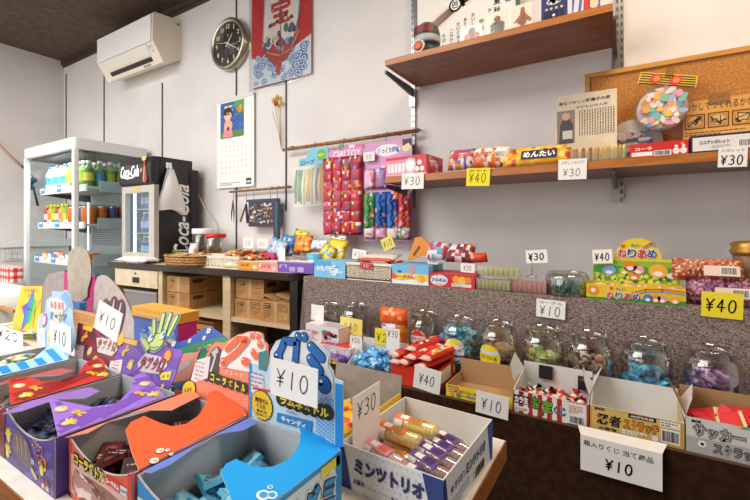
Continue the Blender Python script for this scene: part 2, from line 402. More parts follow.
# ------------------------------------------------------------------ clock
cx, cz = (wx(217) + wx(251)) / 2, wz(234, 46)
ck = thing('wall_clock', 'round black-faced wall clock with a brushed silver rim and cream numerals', 'clock', (cx, WY, cz))
MB().lathe([(.116, -.040), (.124, -.05), (.138, -.042), (.142, -.02), (.138, 0)], pm('#A9A493', .3, .85), axis='y', seg=40, cap=False).done('rim', ck)
F = XZ((0, -.036, 0)); fc = MB(); fc.disc(F, 0, 0, .12, '#26211C', 0, n=40)
for h in range(1, 13):
    a = PI / 2 - h * PI / 6; fc.text(F, str(h), .095 * math.cos(a), .095 * math.sin(a), .024, m='#E8DFC0', bold=.02)
for k in range(60):
    a = k * PI / 30; fc.disc(F, .114 * math.cos(a), .114 * math.sin(a), .0014, '#B9B094', n=6)
fc.disc(F, 0, .045, .008, '#8A836C', n=12)
fc.done('dial', ck)
def hand_at(ang, l, w, c):
    f = XZ((0, -.036, 0)).sub(0, 0, ang); return MB().prism(f.sub(0, 0, 0, c), [(-.02, -w), (l, -w * .4), (l, w * .4), (-.02, w)], .001, '#E8E2CC')
hand_at(PI / 2 - (1 + 20 / 60) * PI / 6, .062, .004, .003).done('hour_hand', ck)
hand_at(PI / 2 - 20 * PI / 30, .092, .003, .005).done('minute_hand', ck)
hand_at(PI / 2 - 47 * PI / 30, .1, .001, .007).done('second_hand', ck)
MB().lathe([(0, -.002), (.117, -.001), (.117, .0)], film('clock_glass', '#FFFFFF', .008, .10, .03), (0, -.0435, 0), axis='y', seg=32, cap=False).done('glass', ck)
# ------------------------------------------------------------------ ship banner
x0, x1 = wx(253.5), wx(313); z0 = wz(283, 82); w, h = x1 - x0, .56
bn = thing('wall_banner', 'red hanging banner printed with a treasure ship on blue waves', 'banner', ((x0 + x1) / 2, WY - .012, z0))
F = XZ((-w / 2, 0, 0)); mb = MB(); mb.prism(Fr((-w / 2, .001, 0), (1, 0, 0), (0, 0, 1)), [(0, 0), (w, 0), (w, h), (0, h)], .001, '#C81A2A')
c = .001
mb.poly(F, [(0, 0), (w, 0), (w, .19), (w * .85, .17), (w * .7, .15), (w * .4, .13), (w * .2, .15), (0, .155)], '#DCE6EC', c + .0002)
R = random.Random(5)
for k in range(90):
    a, b = R.uniform(.03, w - .03), R.uniform(.014, .155); r = R.uniform(.014, .026)
    for i, col in enumerate(('#2F6BAA', '#EEF3F4', '#4C8AC4')): mb.disc(F, a, b, r * (1 - .28 * i), col, c + .0003 + k * 1.4e-5 + i * 4e-6, rb=r * (1 - .28 * i) * .7, n=12)
mb.poly(F, [(w * .2, .20), (w * .24, .46), (w * .3, .455), (w * .5, .475), (w * .8, .49), (w * .87, .5), (w * .83, .36), (w * .78, .2)], '#8FB0D0', c + .0018)
mb.poly(F, [(w * .22, .20), (w * .26, .445), (w * .5, .46), (w * .84, .48), (w * .81, .36), (w * .76, .2)], '#E9E2D8', c + .0021)
mb.poly(F, [(w * .2, .235), (w * .26, .15), (w * .4, .09), (w * .6, .1), (w * .78, .17), (w * .84, .25), (w * .7, .19), (w * .5, .165), (w * .34, .18)], '#A8302A', c + .0024)
mb.stroke(F, [(w * .21, .22), (w * .3, .16), (w * .5, .13), (w * .68, .145), (w * .82, .225)], .008, '#C89A48', c + .0027)
mb.poly(F, [(w * .44, .1), (w * .54, .1), (w * .50, .03), (w * .44, .05)], '#B5352C', c + .0027)
mb.text(F, '宝', w * .52, .355, .135, .14, '#C3232E', .035, c=c + .0024)
for k in range(26):
    a = R.uniform(w * .25, w * .77); b = R.uniform(.165, .265); r = R.uniform(.011, .02); mb.disc(F, a, b, r, R.choice(['#4C5A86', '#E5D9D4', '#2E3550', '#8C9DBA', '#8A4A5A', '#C9B79A', '#4B7A66']), c + .0027 + k * 3e-5, rb=r * R.uniform(.7, 1.5), n=9)
for a, b in ((.34, .28), (.46, .29), (.60, .31), (.70, .29)):
    mb.disc(F, w * a, b, .011, '#EBD3BE', c + .0036, n=10); mb.poly(F, [(w * a - .012, b + .005), (w * a + .012, b + .005), (w * a + .006, b + .025), (w * a - .006, b + .025)], '#1E1E28', c + .0038)
mb.stroke(F, [(w * .52, .13), (w * .52, .47)], .005, '#7D4A38', c + .0040); mb.stroke(F, [(w * .74, .21), (w * .86, .33)], .005, '#B5352C', c + .0040)
mb.stroke(F, [(w * .03, .55), (w * .3, .49), (w * .6, .52), (w, .57)], .004, '#C9A86A', c + .0010)
mb.done('printed_cloth', bn)
MB().prism(Fr((-w / 2 - .012, -.007, -.02), (1, 0, 0), (0, 0, 1)), [(0, 0), (w * .3, .006), (w * .6, -.004), (w + .024, .012), (w + .024, h), (0, h)], .0008, M['film']).done('clear_sleeve', bn)
# ------------------------------------------------------------------ calendar
x0, x1 = wx(219), wx(256); zb = wz(237, 187.5); w, h = x1 - x0, wz(237, 98) - zb
cal = thing('wall_calendar', 'white wall calendar with a painted picture of a child above the date grid', 'calendar', (x0, WY - .014, zb))
F = XZ(); mb = MB(); mb.prism(Fr((0, .003, 0), (1, 0, 0), (0, 0, 1)), [(0, 0), (w, 0), (w, h), (0, h)], .003, 'paper')
for r in range(5):
    for q in range(7): mb.text(F, str(min(31, r * 7 + q + 1)), .045 + q * .033, .205 - r * .031, .0085, m='#C0303A' if q == 0 else '#77777D')
for q in range(7): mb.rect(F, .04 + q * .033, .222, .05 + q * .033, .226, '#A8A8AE')
mb.text(F, '7', w * .45, .245, .014, m='#6A6A70'); fine(mb, F, .03, .012, w - .09, .03, 2, '#55555A', 3); mb.rect(F, w - .06, .012, w - .02, .045, '#3A3A40'); mb.rect(F, w - .055, .022, w - .025, .03, 'paper', .0009)
mb.done('date_sheet', cal)
p0, p1, q0, q1 = .033, .225, .275, h - .02
mb = MB(); mb.rect(F, p0, q0, p1, q1, '#2C5FA8', .001); mb.rect(F, p0, q0, p1, q0 + .035, '#4E8A3C', .0012)
R = random.Random(8)
for k in range(60):
    a, b = R.uniform(p0 + .012, p1 - .012), R.uniform(q0 + .05, q1 - .01); mb.disc(F, a, b, R.uniform(.004, .009), R.choice(['#1E4585', '#3D78BD', '#16305F', '#5E97CF']), .0014 + k * 1e-5, rb=R.uniform(.003, .006), n=8)
mb.poly(F, [(.15, q1), (p1, q1), (p1, q1 - .07), (.19, q1 - .075), (.155, q1 - .04)], '#5A9A48', .0022); mb.disc(F, .195, q1 - .05, .018, '#E07A30', .0024, n=10); mb.disc(F, .202, q1 - .035, .01, '#E9B23C', .0026, n=10)
mb.poly(F, [(.055, q0 + .004), (.14, q0 + .004), (.128, q0 + .06), (.118, q0 + .1), (.075, q0 + .1), (.066, q0 + .06)], '#E68C94', .0026)
mb.disc(F, .1, q0 + .068, .035, '#F0B49A', .0028, rb=.03); mb.disc(F, .098, q0 + .125, .032, '#EFC0A2', .003, rb=.03); mb.poly(F, [(.06, q0 + .125), (.068, q0 + .16), (.1, q0 + .17), (.13, q0 + .16), (.135, q0 + .12), (.12, q0 + .14), (.08, q0 + .14)], '#2A1A18', .0032)
mb.disc(F, .1, q0 + .05, .012, '#5A2A22', .0031, n=10)
fine(mb, F, .07, q1 - .075, .15, q1 - .015, 3, '#E6E2B8', 6, .003, thick=.55)
mb.done('picture', cal)
MB().box((0, -.004, h - .012), (w, .003, h + .004), 'white_g').done('binding_strip', cal)
# dried flowers
df = thing('dried_flower_stem', 'dried flower sprig with yellow heads tucked beneath the red banner', 'dried flower', (wx(283), WY - .012, wz(283, 150)))
mb = MB()
for tx, tz in ((-.045, .245), (-.02, .255), (.0, .23), (-.06, .2)): mb.tube([(0, 0, 0), (tx * .3, -.004, tz * .5), (tx, -.006, tz)], .0014, '#A88A5A', 5)
mb.done('stem', df)
for i, (tx, tz, col) in enumerate(((-.045, .25, '#E0B23A'), (-.02, .262, '#D8A02C'), (-.03, .232, '#B9502C'), (.0, .232, '#E8C44A'))):
    mb = MB(); mb.lathe([(0, -.014), (.009, -.006), (.011, .004), (.006, .014), (0, .018)], col, (tx, -.008, tz), 8); mb.done('flower_head', df)
# ------------------------------------------------------------------ rods with hanging goods
RZ1 = wz(230, 192, 1.47); xa, xb = wx(230, 1.47), wx(291, 1.47)
sr = thing('hanging_rod', 'short dark bamboo rod on the wall below the calendar', 'rod', (0, 1.47, RZ1))
mb = MB(); mb.tube([(xa, 0, 0), (xb, 0, .004)], .006, M['bamboo'], 10); mb.done('pole', sr)
for xx in (xa + .06, xb - .04):
    mb = MB(); mb.tube([(xx, 0, .012), (xx, .024, .014), (xx, .03, .014)], .002, 'metal_d', 6); mb.done('wall_hook', sr)
RZ2 = wz(283, 150, 1.46); xc, xd = wx(283, 1.46), wx(419, 1.46)
lr = thing('hanging_rod', 'long brown bamboo rod carrying the hanging toy cards', 'rod', (0, 1.46, RZ2))
mb = MB(); mb.tube([(xc, 0, 0), ((xc + xd) / 2, 0, .002), (xd, 0, .004)], .008, M['bamboo'], 10)
for k in range(6): mb.lathe([(.0088, -.002), (.0088, .002)], '#6E4526', (xc + (xd - xc) * (k + .3) / 6, 0, .001), 10, axis='x')
mb.done('pole', lr)
for xx in (xc + .05, xd - .012):
    mb = MB(); mb.tube([(xx, 0, .012), (xx, .03, .016), (xx, .039, .016)], .0025, 'metal_d', 6); mb.done('wall_hook', lr)
def hook(parent, x, ztop, zbot, y=0.0):
    mb = MB(); mb.tube([(x, y + .012, ztop - .006), (x, y + .008, ztop + .009), (x, y - .006, ztop + .010), (x, y - .011, ztop), (x, y - .009, zbot)], .0014, 'metal_d', 6); return mb.done('wire_hook', parent)
Yh = 1.455
def hung(name, label, cat, u): return thing(name, label, cat, (wx(u, Yh), Yh, RZ1), 0, 'goods hung on the short rod')
s = hung('hair_clip', 'thin dark pointed clip hanging at the end of the short rod', 'clip', 233)
hook(s, 0, .002, -.05, .012); mb = MB(); mb.tube([(0, 0, -.05), (-.01, 0, -.11), (-.014, 0, -.16)], [.003, .004, .001], '#3A3438', 6); mb.tube([(0, 0, -.05), (.008, 0, -.11), (.006, 0, -.165)], [.003, .004, .001], '#4A3C3A', 6); mb.done('prong', s)
s = hung('folding_fan', 'closed dark folding fan hanging from the short rod', 'fan', 246)
hook(s, 0, .002, -.07, .012); mb = MB(); mb.prism(XZ((0, .004, 0)), [(-.004, -.07), (.004, -.07), (.02, -.17), (.006, -.172)], .008, '#2B2730'); mb.done('leaf', s); mb = MB(); mb.prism(XZ((0, .006, 0)), [(-.004, -.07), (.002, -.07), (-.045, -.165), (-.05, -.16)], .006, '#4A3A3A'); mb.done('guard_stick', s)
s = hung('coin_purse', 'beaded patterned coin purse hanging between two hooks on the short rod', 'purse', 263)
hook(s, -.07, .002, -.055, .012); hook(s, .05, .002, -.055, .012)
w, h = .2, .135; mb = MB(); mb.rbox((-w / 2, -.012, -.055 - h), (w / 2, .012, -.055), '#3B3348', .01)
F = XZ((-w / 2 + .004, -.0122, -.055 - h + .004)); busy(mb, F, w - .008, h - .008, ['#C9C3BE', '#8A3A48', '#3F6B4A', '#D6D0C8', '#5A5470', '#B58A5A', '#2A2636'], 110, 12, smin=.03, smax=.09)
mb.done('pouch', s); MB().box((-w / 2 - .006, -.014, -.062), (w / 2 + .006, .014, -.05), '#35405A').done('clasp', s)
s = hung('toy_sword', 'narrow teal boxed stick hanging at the right end of the short rod', 'toy', 277)
s['label'] = 'narrow teal boxed stick hanging beside the beaded purse'
hook(s, 0, .002, -.06, .012); mb = MB(); mb.box((-.013, -.01, -.25), (.013, .01, -.05), '#35586C').rect(XZ((0, -.01, 0)), -.013, -.25, -.004, -.05, '#26303E'); mb.done('box', s)
# long-rod sets
def lhung(name, label, u, v=150): return thing(name, label, 'toy card', (wx(u, 1.44), 1.44, RZ2), 0, 'toy cards on the long rod')
PX = lambda u: wx(u, 1.44)
PZ = lambda u, v: wz(u, v, 1.44) - RZ2
# 1 coloured ropes
t = lhung('rope_toy_card', 'blue headed card of green, white and yellow strips on the long rod', 312); X = lambda u: PX(u) - t.location.x
hook(t, X(313), .004, PZ(313, 150), .02)
F = XZ(); mb = MB(); mb.prism(F, [(X(299), PZ(312, 166)), (X(328), PZ(312, 164)), (X(328), PZ(312, 149)), (X(317), PZ(312, 149)), (X(316), PZ(312, 147.5)), (X(308), PZ(312, 150)), (X(307), PZ(312, 157)), (X(299), PZ(312, 158))], .001, '#78BFD0')
mb.disc(F, X(321.5), PZ(312, 156), .026, '#5FAE3C', .0018); mb.text(F, 'NEW', X(321.5), PZ(312, 156), .012, m='#F0E84A', bold=.03, c=.0024); mb.text(F, 'ロープ', X(308), PZ(312, 162), .024, .08, '#2A5A92', .04, c=.0018); mb.done('header_card', t)
cols = ['#2F9A58', '#3CA860', '#63B878', '#F0EDE2', '#EDD24A', '#E8DFA0', '#E9BC30', '#E7E4DC', '#5E78B8', '#E8C23A', '#E09028', '#C0432E']
for k, col in enumerate(cols):
    xx = X(297) + (X(326.5) - X(297)) * k / 11; z1 = PZ(312, 169); z0 = PZ(312, 203) + .008 * math.sin(k * 1.7); wob = .006 * math.sin(k * 2.1)
    mb = MB(); mb.tube([(xx + .004, -.004, z1), (xx - .002 + wob, -.01, (z1 + z0) / 2), (xx, -.006, z0)], [.005, .0065, .005], col, 7); mb.done('strip', t)
MB().prism(XZ((0, -.018, 0)), [(X(296), PZ(312, 207)), (X(328), PZ(312, 206)), (X(328), PZ(312, 164)), (X(296), PZ(312, 166))], .0006, M['film']).done('clear_bag', t)
# 2 magenta card of sachets
t = lhung('sachet_toy_card', 'magenta card of red and orange toy sachets, middle of the long rod', 343); X = lambda u: PX(u) - t.location.x
hook(t, X(342), .004, PZ(342, 147), .02)
F = XZ(); mb = MB(); mb.prism(F, [(X(325), PZ(343, 228)), (X(363), PZ(343, 228)), (X(363), PZ(343, 146)), (X(336), PZ(343, 146)), (X(335), PZ(343, 156)), (X(327), PZ(343, 157))], .001, '#D86AA8')
mb.rect(F, X(330), PZ(343, 160), X(362.5), PZ(343, 149), '#DE8ABC', .0016); mb.text(F, 'CIALTOY', X(347), PZ(343, 154), .03, X(361) - X(333), '#F3E6EF', .03, c=.0022); mb.disc(F, X(341), PZ(343, 147), .014, '#4A9A58', .0022); mb.disc(F, X(352), PZ(343, 147.5), .018, '#E9D8E8', .0022, rb=.008)
mb.done('backing_card', t)
R = random.Random(3)
for r in range(7):
    for q in range(4):
        xx = X(330 + q * 9.1); zz = PZ(343, 166 + r * 10.2); mb = MB(); reds = ['#B8243E', '#C83050', '#A81E38']; acc = ['#E8A23C', '#EFE6E2', '#3F5FA8', '#E87A9A', '#F0D060', '#4A8A5A']
        pick = (lambda rr=R, base=R.choice(reds): (lambda i, j, s_: base if rr.random() < .72 else rr.choice(acc)))()
        mb.pillow(.058, .078 if r == 0 else .066, .018, pick, XZ((xx, -.012, zz)).sub(0, 0, R.uniform(-.12, .12)), 5, 5, r * 9 + q)
        mb.done('toy_sachet', t)
# 3 pink card with coloured toys
t = lhung('toy_figure_card', 'pale pink card of green and blue toys by the shelf end', 387); X = lambda u: PX(u) - t.location.x
hook(t, X(385), .004, PZ(385, 141), .02)
F = XZ(); mb = MB(); mb.prism(XZ((0, .006, 0)), [(X(364), PZ(387, 241)), (X(411.5), PZ(387, 241)), (X(411.5), PZ(387, 139)), (X(364), PZ(387, 141))], .001, '#D79AC6')
G = XZ((0, .006, 0)); mb.disc(G, X(387), PZ(387, 150), .06, '#F3EDEE', .0016, rb=.025); mb.text(G, 'びっくり恐竜', X(388), PZ(387, 150), .024, .1, '#3A58A8', .04, c=.0022)
mb.disc(G, X(406), PZ(387, 148), .022, '#F0D9A8', .0022); mb.poly(G, [(X(402), PZ(387, 148)), (X(402), PZ(387, 141)), (X(411), PZ(387, 141)), (X(411), PZ(387, 149)), (X(408), PZ(387, 145))], '#222630', .0028); mb.disc(G, X(406), PZ(387, 158), .028, '#B995CE', .0018, rb=.016)
busy(mb, XZ((X(365), .006, PZ(387, 196))), X(411) - X(365), PZ(387, 160) - PZ(387, 196), ['#E8B4D8', '#C97FB8', '#B4A0D8', '#F0DCEA'], 50, 22, .0016, .03, .1)
mb.done('backing_card', t)
tc = [['#E8B8D8', '#8A7AC8', '#D86A9A', '#7ABFC8'], ['#3FA050', '#2E6FC0', '#2F5FB8', '#C83A3A'], ['#4FA858', '#2A62B0', '#3A78C8', '#D8503A'], ['#E0C8D8', '#D8A0C0', '#E8D8C0', '#58A890']]
for r, (vv, hh) in enumerate(((178, .085), (204, .1), (220, .075), (233, .05))):
    for q in range(4):
        xx = X(370 + q * 11.6); zz = PZ(387, vv); mb = MB(); acc = ['#E87A3A', '#F3E9EE', '#E8A8C8', tc[r][q], tc[r][q]]
        pk = (lambda base=tc[r][q], rr=random.Random(r * 7 + q): (lambda i, j, s_: base if rr.random() < .5 else rr.choice(acc)))()
        mb.pillow(.055, hh, .02, pk, XZ((xx, -.006, zz)), 5, 6, r * 5 + q); mb.done('toy_packet', t)
        if r in (1, 2):
            mb = MB(); z_ = zz; b = tc[r][q]
            mb.tube([(xx - .012, -.018, z_ - hh * .42), (xx + .008, -.02, z_ - hh * .2), (xx - .008, -.02, z_ + hh * .1), (xx + .004, -.02, z_ + hh * .4)], [.003, .008, .009, .006], b, 7); mb.tube([(xx - .004, -.02, z_ + hh * .05), (xx + .018, -.02, z_ + hh * .18)], [.004, .003], b, 6); mb.done('toy_dinosaur', t)
card('50', 363.5, 152, 374.5, 161, 1.425, 'small white fifty yen card on the pink toy cards', tw=.6, th=.5)
# ------------------------------------------------------------------ the two wall shelves
def bracket(par, x, ztop, d=.225):
    mb = MB(); fr = Fr((x - .004, WY - .012, ztop), (0, -1, 0), (0, 0, 1)); mb.prism(fr, [(0, -.034), (.02, -.034), (d, -.010), (d, 0), (0, 0)], -.008, 'metal_d'); mb.box((x - .012, WY - .02, ztop - .075), (x + .012, WY - .010, ztop), 'metal')
    return mb.done('bracket', par)
YS = 1.2325
us = thing('wall_shelf', 'upper dark walnut wall shelf holding the calligraphy sheet', 'shelf', (0, 0, 0))
Z1 = CZ + .590
MB().box((-.72, YS + .002, Z1 - .020), (-.029, 1.487, Z1), 'shelf').done('board', us)
MB().box((-.72, YS, Z1 - .020), (-.029, YS + .002, Z1), 'shelf_e').done('edge_band', us)
bracket(us, wx(414.2), Z1 - .021); bracket(us, wx(616, 1.48), Z1 - .021)
ls = thing('wall_shelf', 'lower long walnut wall shelf with sweets and price cards along its edge', 'shelf', (0, 0, 0))
Z2 = CZ + .180
MB().box((-.72, YS + .002, Z2 - .022), (.75, 1.487, Z2), 'shelf').done('board', ls)
MB().box((-.72, YS, Z2 - .022), (.75, YS + .002, Z2), 'shelf_e').done('edge_band', ls)
bracket(ls, wx(414.2), Z2 - .023); bracket(ls, wx(615.5, 1.48), Z2 - .023)
# things on the upper shelf
x0, x1 = wx(417, 1.47), wx(516, 1.47)
cs = thing('calligraphy_sheet', 'white framed sheet of vertical brush writing standing on the upper shelf', 'framed sheet', (x0, 1.47, Z1))
w, h = x1 - x0, .50; F = XZ(); mb = MB(); mb.box((0, 0, 0), (w, .006, h), 'paper')
for q in range(4): mb.stroke(F, [(w * .02, h * (.28 + .03 * q)), (w * .5, h * (.5 + .02 * q)), (w * .98, h * (.62 + .02 * q))], .018, '#EFD9C4', .0004)
mb.disc(F, w * .42, .255, .026, 'ink', .0012); mb.disc(F, w * .42, .255, .019, 'paper', .0018); mb.text(F, '巴', w * .42, .255, .024, m='ink', bold=.02, c=.0024)
colz = [('春', .93, .225, .03), ('夏秋', .83, .225, .028), ('みんなのまち', .76, .2, .014), ('平成', .68, .165, .02), ('おいしいお菓子', .60, .2, .014), ('ありがとう', .52, .19, .014), ('だいじな人', .45, .18, .014), ('これからも', .38, .16, .014), ('たのしい店', .30, .15, .016), ('令和', .22, .12, .014), ('かんしゃ', .13, .11, .012)]
for s_, a, b, k in colz:
    for i, ch in enumerate(s_): mb.text(F, ch, w * a, b - i * k * 1.15, k * .9, m='ink', bold=.015)
mb.done('sheet', cs)
mb = MB(); mb.box((-.012, -.004, 0), (0, .01, h), 'metal_d').box((w, -.004, 0), (w + .012, .01, h), 'metal_d').box((-.012, -.004, h), (w + .012, .01, h + .012), 'metal_d'); mb.done('frame', cs)
hx = wx(427, 1.31)
hm = thing('toy_helmet', 'green and silver toy helmet standing at the end of the upper shelf', 'toy', (hx, 1.31, Z1))
mb = MB(); mb.lathe([(.034, 0), (.043, .012), (.045, .03), (.040, .046)], '#22352E', seg=20); mb.done('base', hm)
mb = MB(); mb.lathe([(.022, -.02), (.025, -.006), (.022, 0)], '#C9C9C6', (-.012, -.026, .036), 14, axis='y'); mb.lathe([(0, -.0235), (.010, -.023), (.017, -.021)], '#D8663A', (-.012, -.026, .036), 14, axis='y'); mb.done('badge', hm)
mb = MB(); mb.lathe([(.040, .046), (.045, .058), (.047, .08), (.040, .108), (.022, .124), (0, .129)], '#2F5A48', seg=20); mb.done('shell', hm)
mb = MB(); mb.lathe([(.0455, .05), (.0478, .058), (.0478, .068), (.0465, .074)], '#B4B8BA', seg=20); mb.done('band', hm)
mb = MB(); mb.add([(.047 * math.cos(a), .047 * math.sin(a) - .002, z) for z in (.08, .105) for a in [math.radians(215 + 11 * k) for k in range(11)]], [(k, k + 1, 12 + k, 11 + k) for k in range(10)], '#7A2028', True); mb.done('visor', hm)
CASE = film('case_plastic', '#FFFFFF', .01, .12, .15)
def framed(u0, u1, v0, label, art, Y=1.27, name='card_stand'):
    xa, xb = wx(u0, Y), wx(u1, Y); h = wz((u0 + u1) / 2, v0, Y) - Z1; w = xb - xa
    t = thing(name, label, 'framed card', (xa, Y, Z1), 0, 'cards standing on the upper shelf'); mb = MB(); F = XZ((0, 0, 0)); mb.box((.003, 0, .003), (w - .003, .003, h - .003), 'ivory'); art(mb, F, w, h); mb.done('card', t)
    mb = MB(); mb.box((0, -.004, 0), (.002, .01, h), CASE).box((w - .002, -.004, 0), (w, .01, h), CASE).box((0, -.004, 0), (w, .01, .002), CASE).box((0, -.005, 0), (w, -.004, h), CASE); mb.done('clear_case', t)
def robot(cols):
    def art(mb, F, w, h):
        c1, c2, c3 = cols; mb.poly(F, [(w * .2, h * .1), (w * .8, h * .1), (w * .85, h * .5), (w * .7, h * .6), (w * .3, h * .6), (w * .15, h * .5)], c1); mb.disc(F, w * .5, h * .68, w * .16, c2, .001); busy(mb, XZ((w * .2, 0, h * .12)), w * .6, h * .5, [c2, c3, c1], 24, int(w * 1e5), .0011, .06, .15)
    return art
def plane_art(mb, F, w, h):
    mb.poly(F, [(w * .1, h * .35), (w * .4, h * .6), (w * .45, h * .85), (w * .6, h * .85), (w * .65, h * .6), (w * .92, h * .4), (w * .88, h * .3), (w * .66, h * .38), (w * .6, h * .12), (w * .45, h * .12), (w * .38, h * .36)], '#A0705A'); busy(mb, XZ((w * .3, 0, h * .2)), w * .4, h * .5, ['#B84A3A', '#7A6A5A', '#5A7A4A'], 16, 9, .0011)
framed(461, 483, 25.5, 'small clear case with a red figure card, nearest the toy helmet on the upper shelf', robot(('#B05A4A', '#7A4A3A', '#C98A6A')))
framed(487, 508, 10.5, 'clear case with a grey robot card, second case from the toy helmet', robot(('#6A6E66', '#8A4A3A', '#3E423E')))
framed(511, 533.5, 3, 'clear case with a brown winged emblem card beside the blue flag tin', plane_art)
def flag_art(mb, F, w, h):
    mb.rect(F, w * .04, h * .04, w * .96, h * .96, '#2A3270')
    for s_ in ((.38, .62), (.62, .62)): pass
    for a, b, d, e, col, k in ((.3, .95, .7, .6, '#E6E0E4', .012), (.7, .95, .3, .6, '#E6E0E4', .012), (.3, .95, .7, .6, '#C03048', .005), (.7, .95, .3, .6, '#C03048', .005), (.5, .97, .5, .58, '#E6E0E4', .016), (.3, .77, .7, .77, '#E6E0E4', .014), (.5, .97, .5, .58, '#C03048', .009), (.3, .77, .7, .77, '#C03048', .008)): mb.stroke(F, [(w * a, h * b), (w * d, h * e)], k, col, .0012)
    for a in (.22, .4, .6, .8):
        mb.poly(F, [(w * (a - .07), h * .08), (w * (a + .07), h * .08), (w * (a + .08), h * .36), (w * (a - .08), h * .36)], '#15162A', .0014); mb.disc(F, w * a, h * .43, w * .055, '#D8B8A4', .0014, n=10); mb.disc(F, w * a, h * .46, w * .06, '#221A1E', .0012, n=10)
    mb.disc(F, w * .5, h * .24, w * .06, '#DADCE8', .0016, n=10)
xa, xb = wx(541, 1.27), wx(567, 1.27)
mb = MB(); h = .105; w = xb - xa; mb.rbox((0, 0, 0), (w, .02, h), '#3A3F70', .004); flag_art(mb, XZ(), w, h)
tag(mb.done('picture_tin', loc=(xa, 1.27, Z1)), 'dark blue tin with a red and white flag and four dark figures', 'tin')
xa, xb = wx(572, 1.27), wx(600, 1.27); w = xb - xa
mb = MB(); mb.box((0, 0, 0), (w, .02, .1), '#5A68A8'); F = XZ()
for a in (.12, .4, .8): mb.stroke(F, [(w * a, .01), (w * (a + .14), .095)], .012, '#D8D6DC', .0007)
mb.poly(F, [(w * .4, 0), (w * .62, 0), (w * .7, .1), (w * .46, .1)], '#C23A3E', .001); mb.disc(F, w * .78, .03, .012, '#E0C8A0', .001)
tag(mb.done('picture_box', loc=(xa, 1.27, Z1)), 'blue picture box with a red stripe, last on the upper shelf', 'box')
# ================================================================== things on the lower wall shelf
# cork board standing on the shelf against the wall
x0, x1 = wx(585, 1.48), .58; hb = CZ + .497 - Z2
cb = thing('cork_board', 'framed cork board standing on the lower shelf against the wall', 'cork board', (x0, 1.48, Z2))
w = x1 - x0
MB().box((.012, 0, .012), (w - .012, .008, hb - .012), 'cork').done('cork_panel', cb)
mb = MB(); mb.box((0, -.006, 0), (.014, .012, hb), 'corkf').box((w - .014, -.006, 0), (w, .012, hb), 'corkf').box((.014, -.006, hb - .014), (w - .014, .012, hb), 'corkf').box((.014, -.006, 0), (w - .014, .012, .014), 'corkf'); mb.done('frame', cb)
# newspaper clipping
Yn = 1.40
def outline(fr_o, pts, Y): return [(wx(u, Y) - fr_o.x, wz(u, v, Y) - fr_o.z) for u, v in pts]
o = Vector((wx(553, Yn), Yn, Z2)); F = XZ()
nw = MB(); P = outline(o, [(553, 152), (617, 147), (617, 88), (557.5, 97)], Yn); P[0] = (P[0][0], 0); P[1] = (P[1][0], 0)
nw.prism(Fr((0, .0005, 0), (1, 0, 0), (0, 0, 1)), P, .001, two_tone('newsprint', '#D9CBB0', '#E2D5BC', (20, 20, 20), .85, spec=.1))
w, h = P[2][0], P[2][1]
nw.rect(F, .012, h * .36, w * .36, h * .80, '#8E7F72', .001); nw.poly(F, [(w * .1, h * .36), (w * .33, h * .36), (w * .33, h * .6), (w * .25, h * .72), (w * .18, h * .72), (w * .12, h * .6)], '#4A4248', .0014); nw.disc(F, w * .215, h * .72, .012, '#C9A58C', .0018); nw.rect(F, w * .16, h * .42, w * .32, h * .53, '#CFC6BA', .002);
for i in range(14): fine(nw, XZ((w * (.42 + .04 * i), 0, 0)).sub(0, h * .78, -PI / 2), 0, 0, h * .56, .005, 1, '#6A6058', i, .001, 1, .6)
nw.text(F, '昔なつかしい駄菓子の店', w * .5, h * .90, .011, w * .8, '#4A4038', .03, .0, .001, .02); nw.text(F, '子どもに大人気', w * .62, h * .825, .009, w * .5, '#5A5048', .02, .0, .001, .02)
fine(nw, F, .012, h * .18, w * .5, h * .26, 1, '#6A6058', 4, .001, 1, .5); fine(nw, F, .012, h * .06, w * .8, h * .14, 2, '#8A8074', 5, .001)
tag(nw.done('newspaper_clipping', loc=o), 'yellowed newspaper clipping with a dark photo standing on the lower shelf', 'newspaper')
# round fan and balloon bag pinned to the cork
o = Vector((wx(634, 1.45), 1.45, wz(634, 135, 1.45)))
fn = thing('paper_fan', 'grey printed round paper fan behind the hanging toy bag', 'fan', o)
o.z = Z2 + .075; fn.location = o
mb = MB(); mb.lathe([(0, -.002), (.072, -.002), (.072, 0)], '#B9AFA8', axis='y', seg=28); F = XZ((0, -.0005, 0)); F.o.y = -.0003
G = XZ((-.06, -.0, -.05)); busy(mb, XZ((-.05, -.0005, -.045)), .1, .09, ['#6E7488', '#D9CCC6', '#4A5068', '#C8A8A8'], 40, 4, .0022, .05, .15); mb.stroke(XZ(), [(-.02, -.03), (.06, -.035)], .008, '#2E3448', .004)
mb.done('leaf', fn); MB().box((-.006, -.003, -.075), (.006, .001, -.05), 'offw').done('handle', fn)
Yb = 1.435
tb = thing('toy_bag', 'clear hanging bag with a round pastel toy under a yellow striped header', 'toy bag', (wx(664, Yb), Yb, wz(664, 109, Yb)))
lx = lambda u: wx(u, Yb) - tb.location.x
lz = lambda u, v: wz(u, v, Yb) - tb.location.z
F = XZ(); hd = [(lx(637), lz(637, 84)), (lx(696), lz(696, 88)), (lx(698), lz(698, 76)), (lx(641), lz(641, 72))]
mb = MB(); mb.prism(F, hd, .0016, '#E8C43A')
for k in range(5):
    t0 = .06 + k * .2; a0 = Vector(hd[0]).lerp(Vector(hd[3]), t0); a1 = Vector(hd[1]).lerp(Vector(hd[2]), t0); mb.stroke(F, [tuple(a0 + (a1 - a0) * .03), tuple(a0 + (a1 - a0) * .97)], .0034, '#4A2A1A', .002)
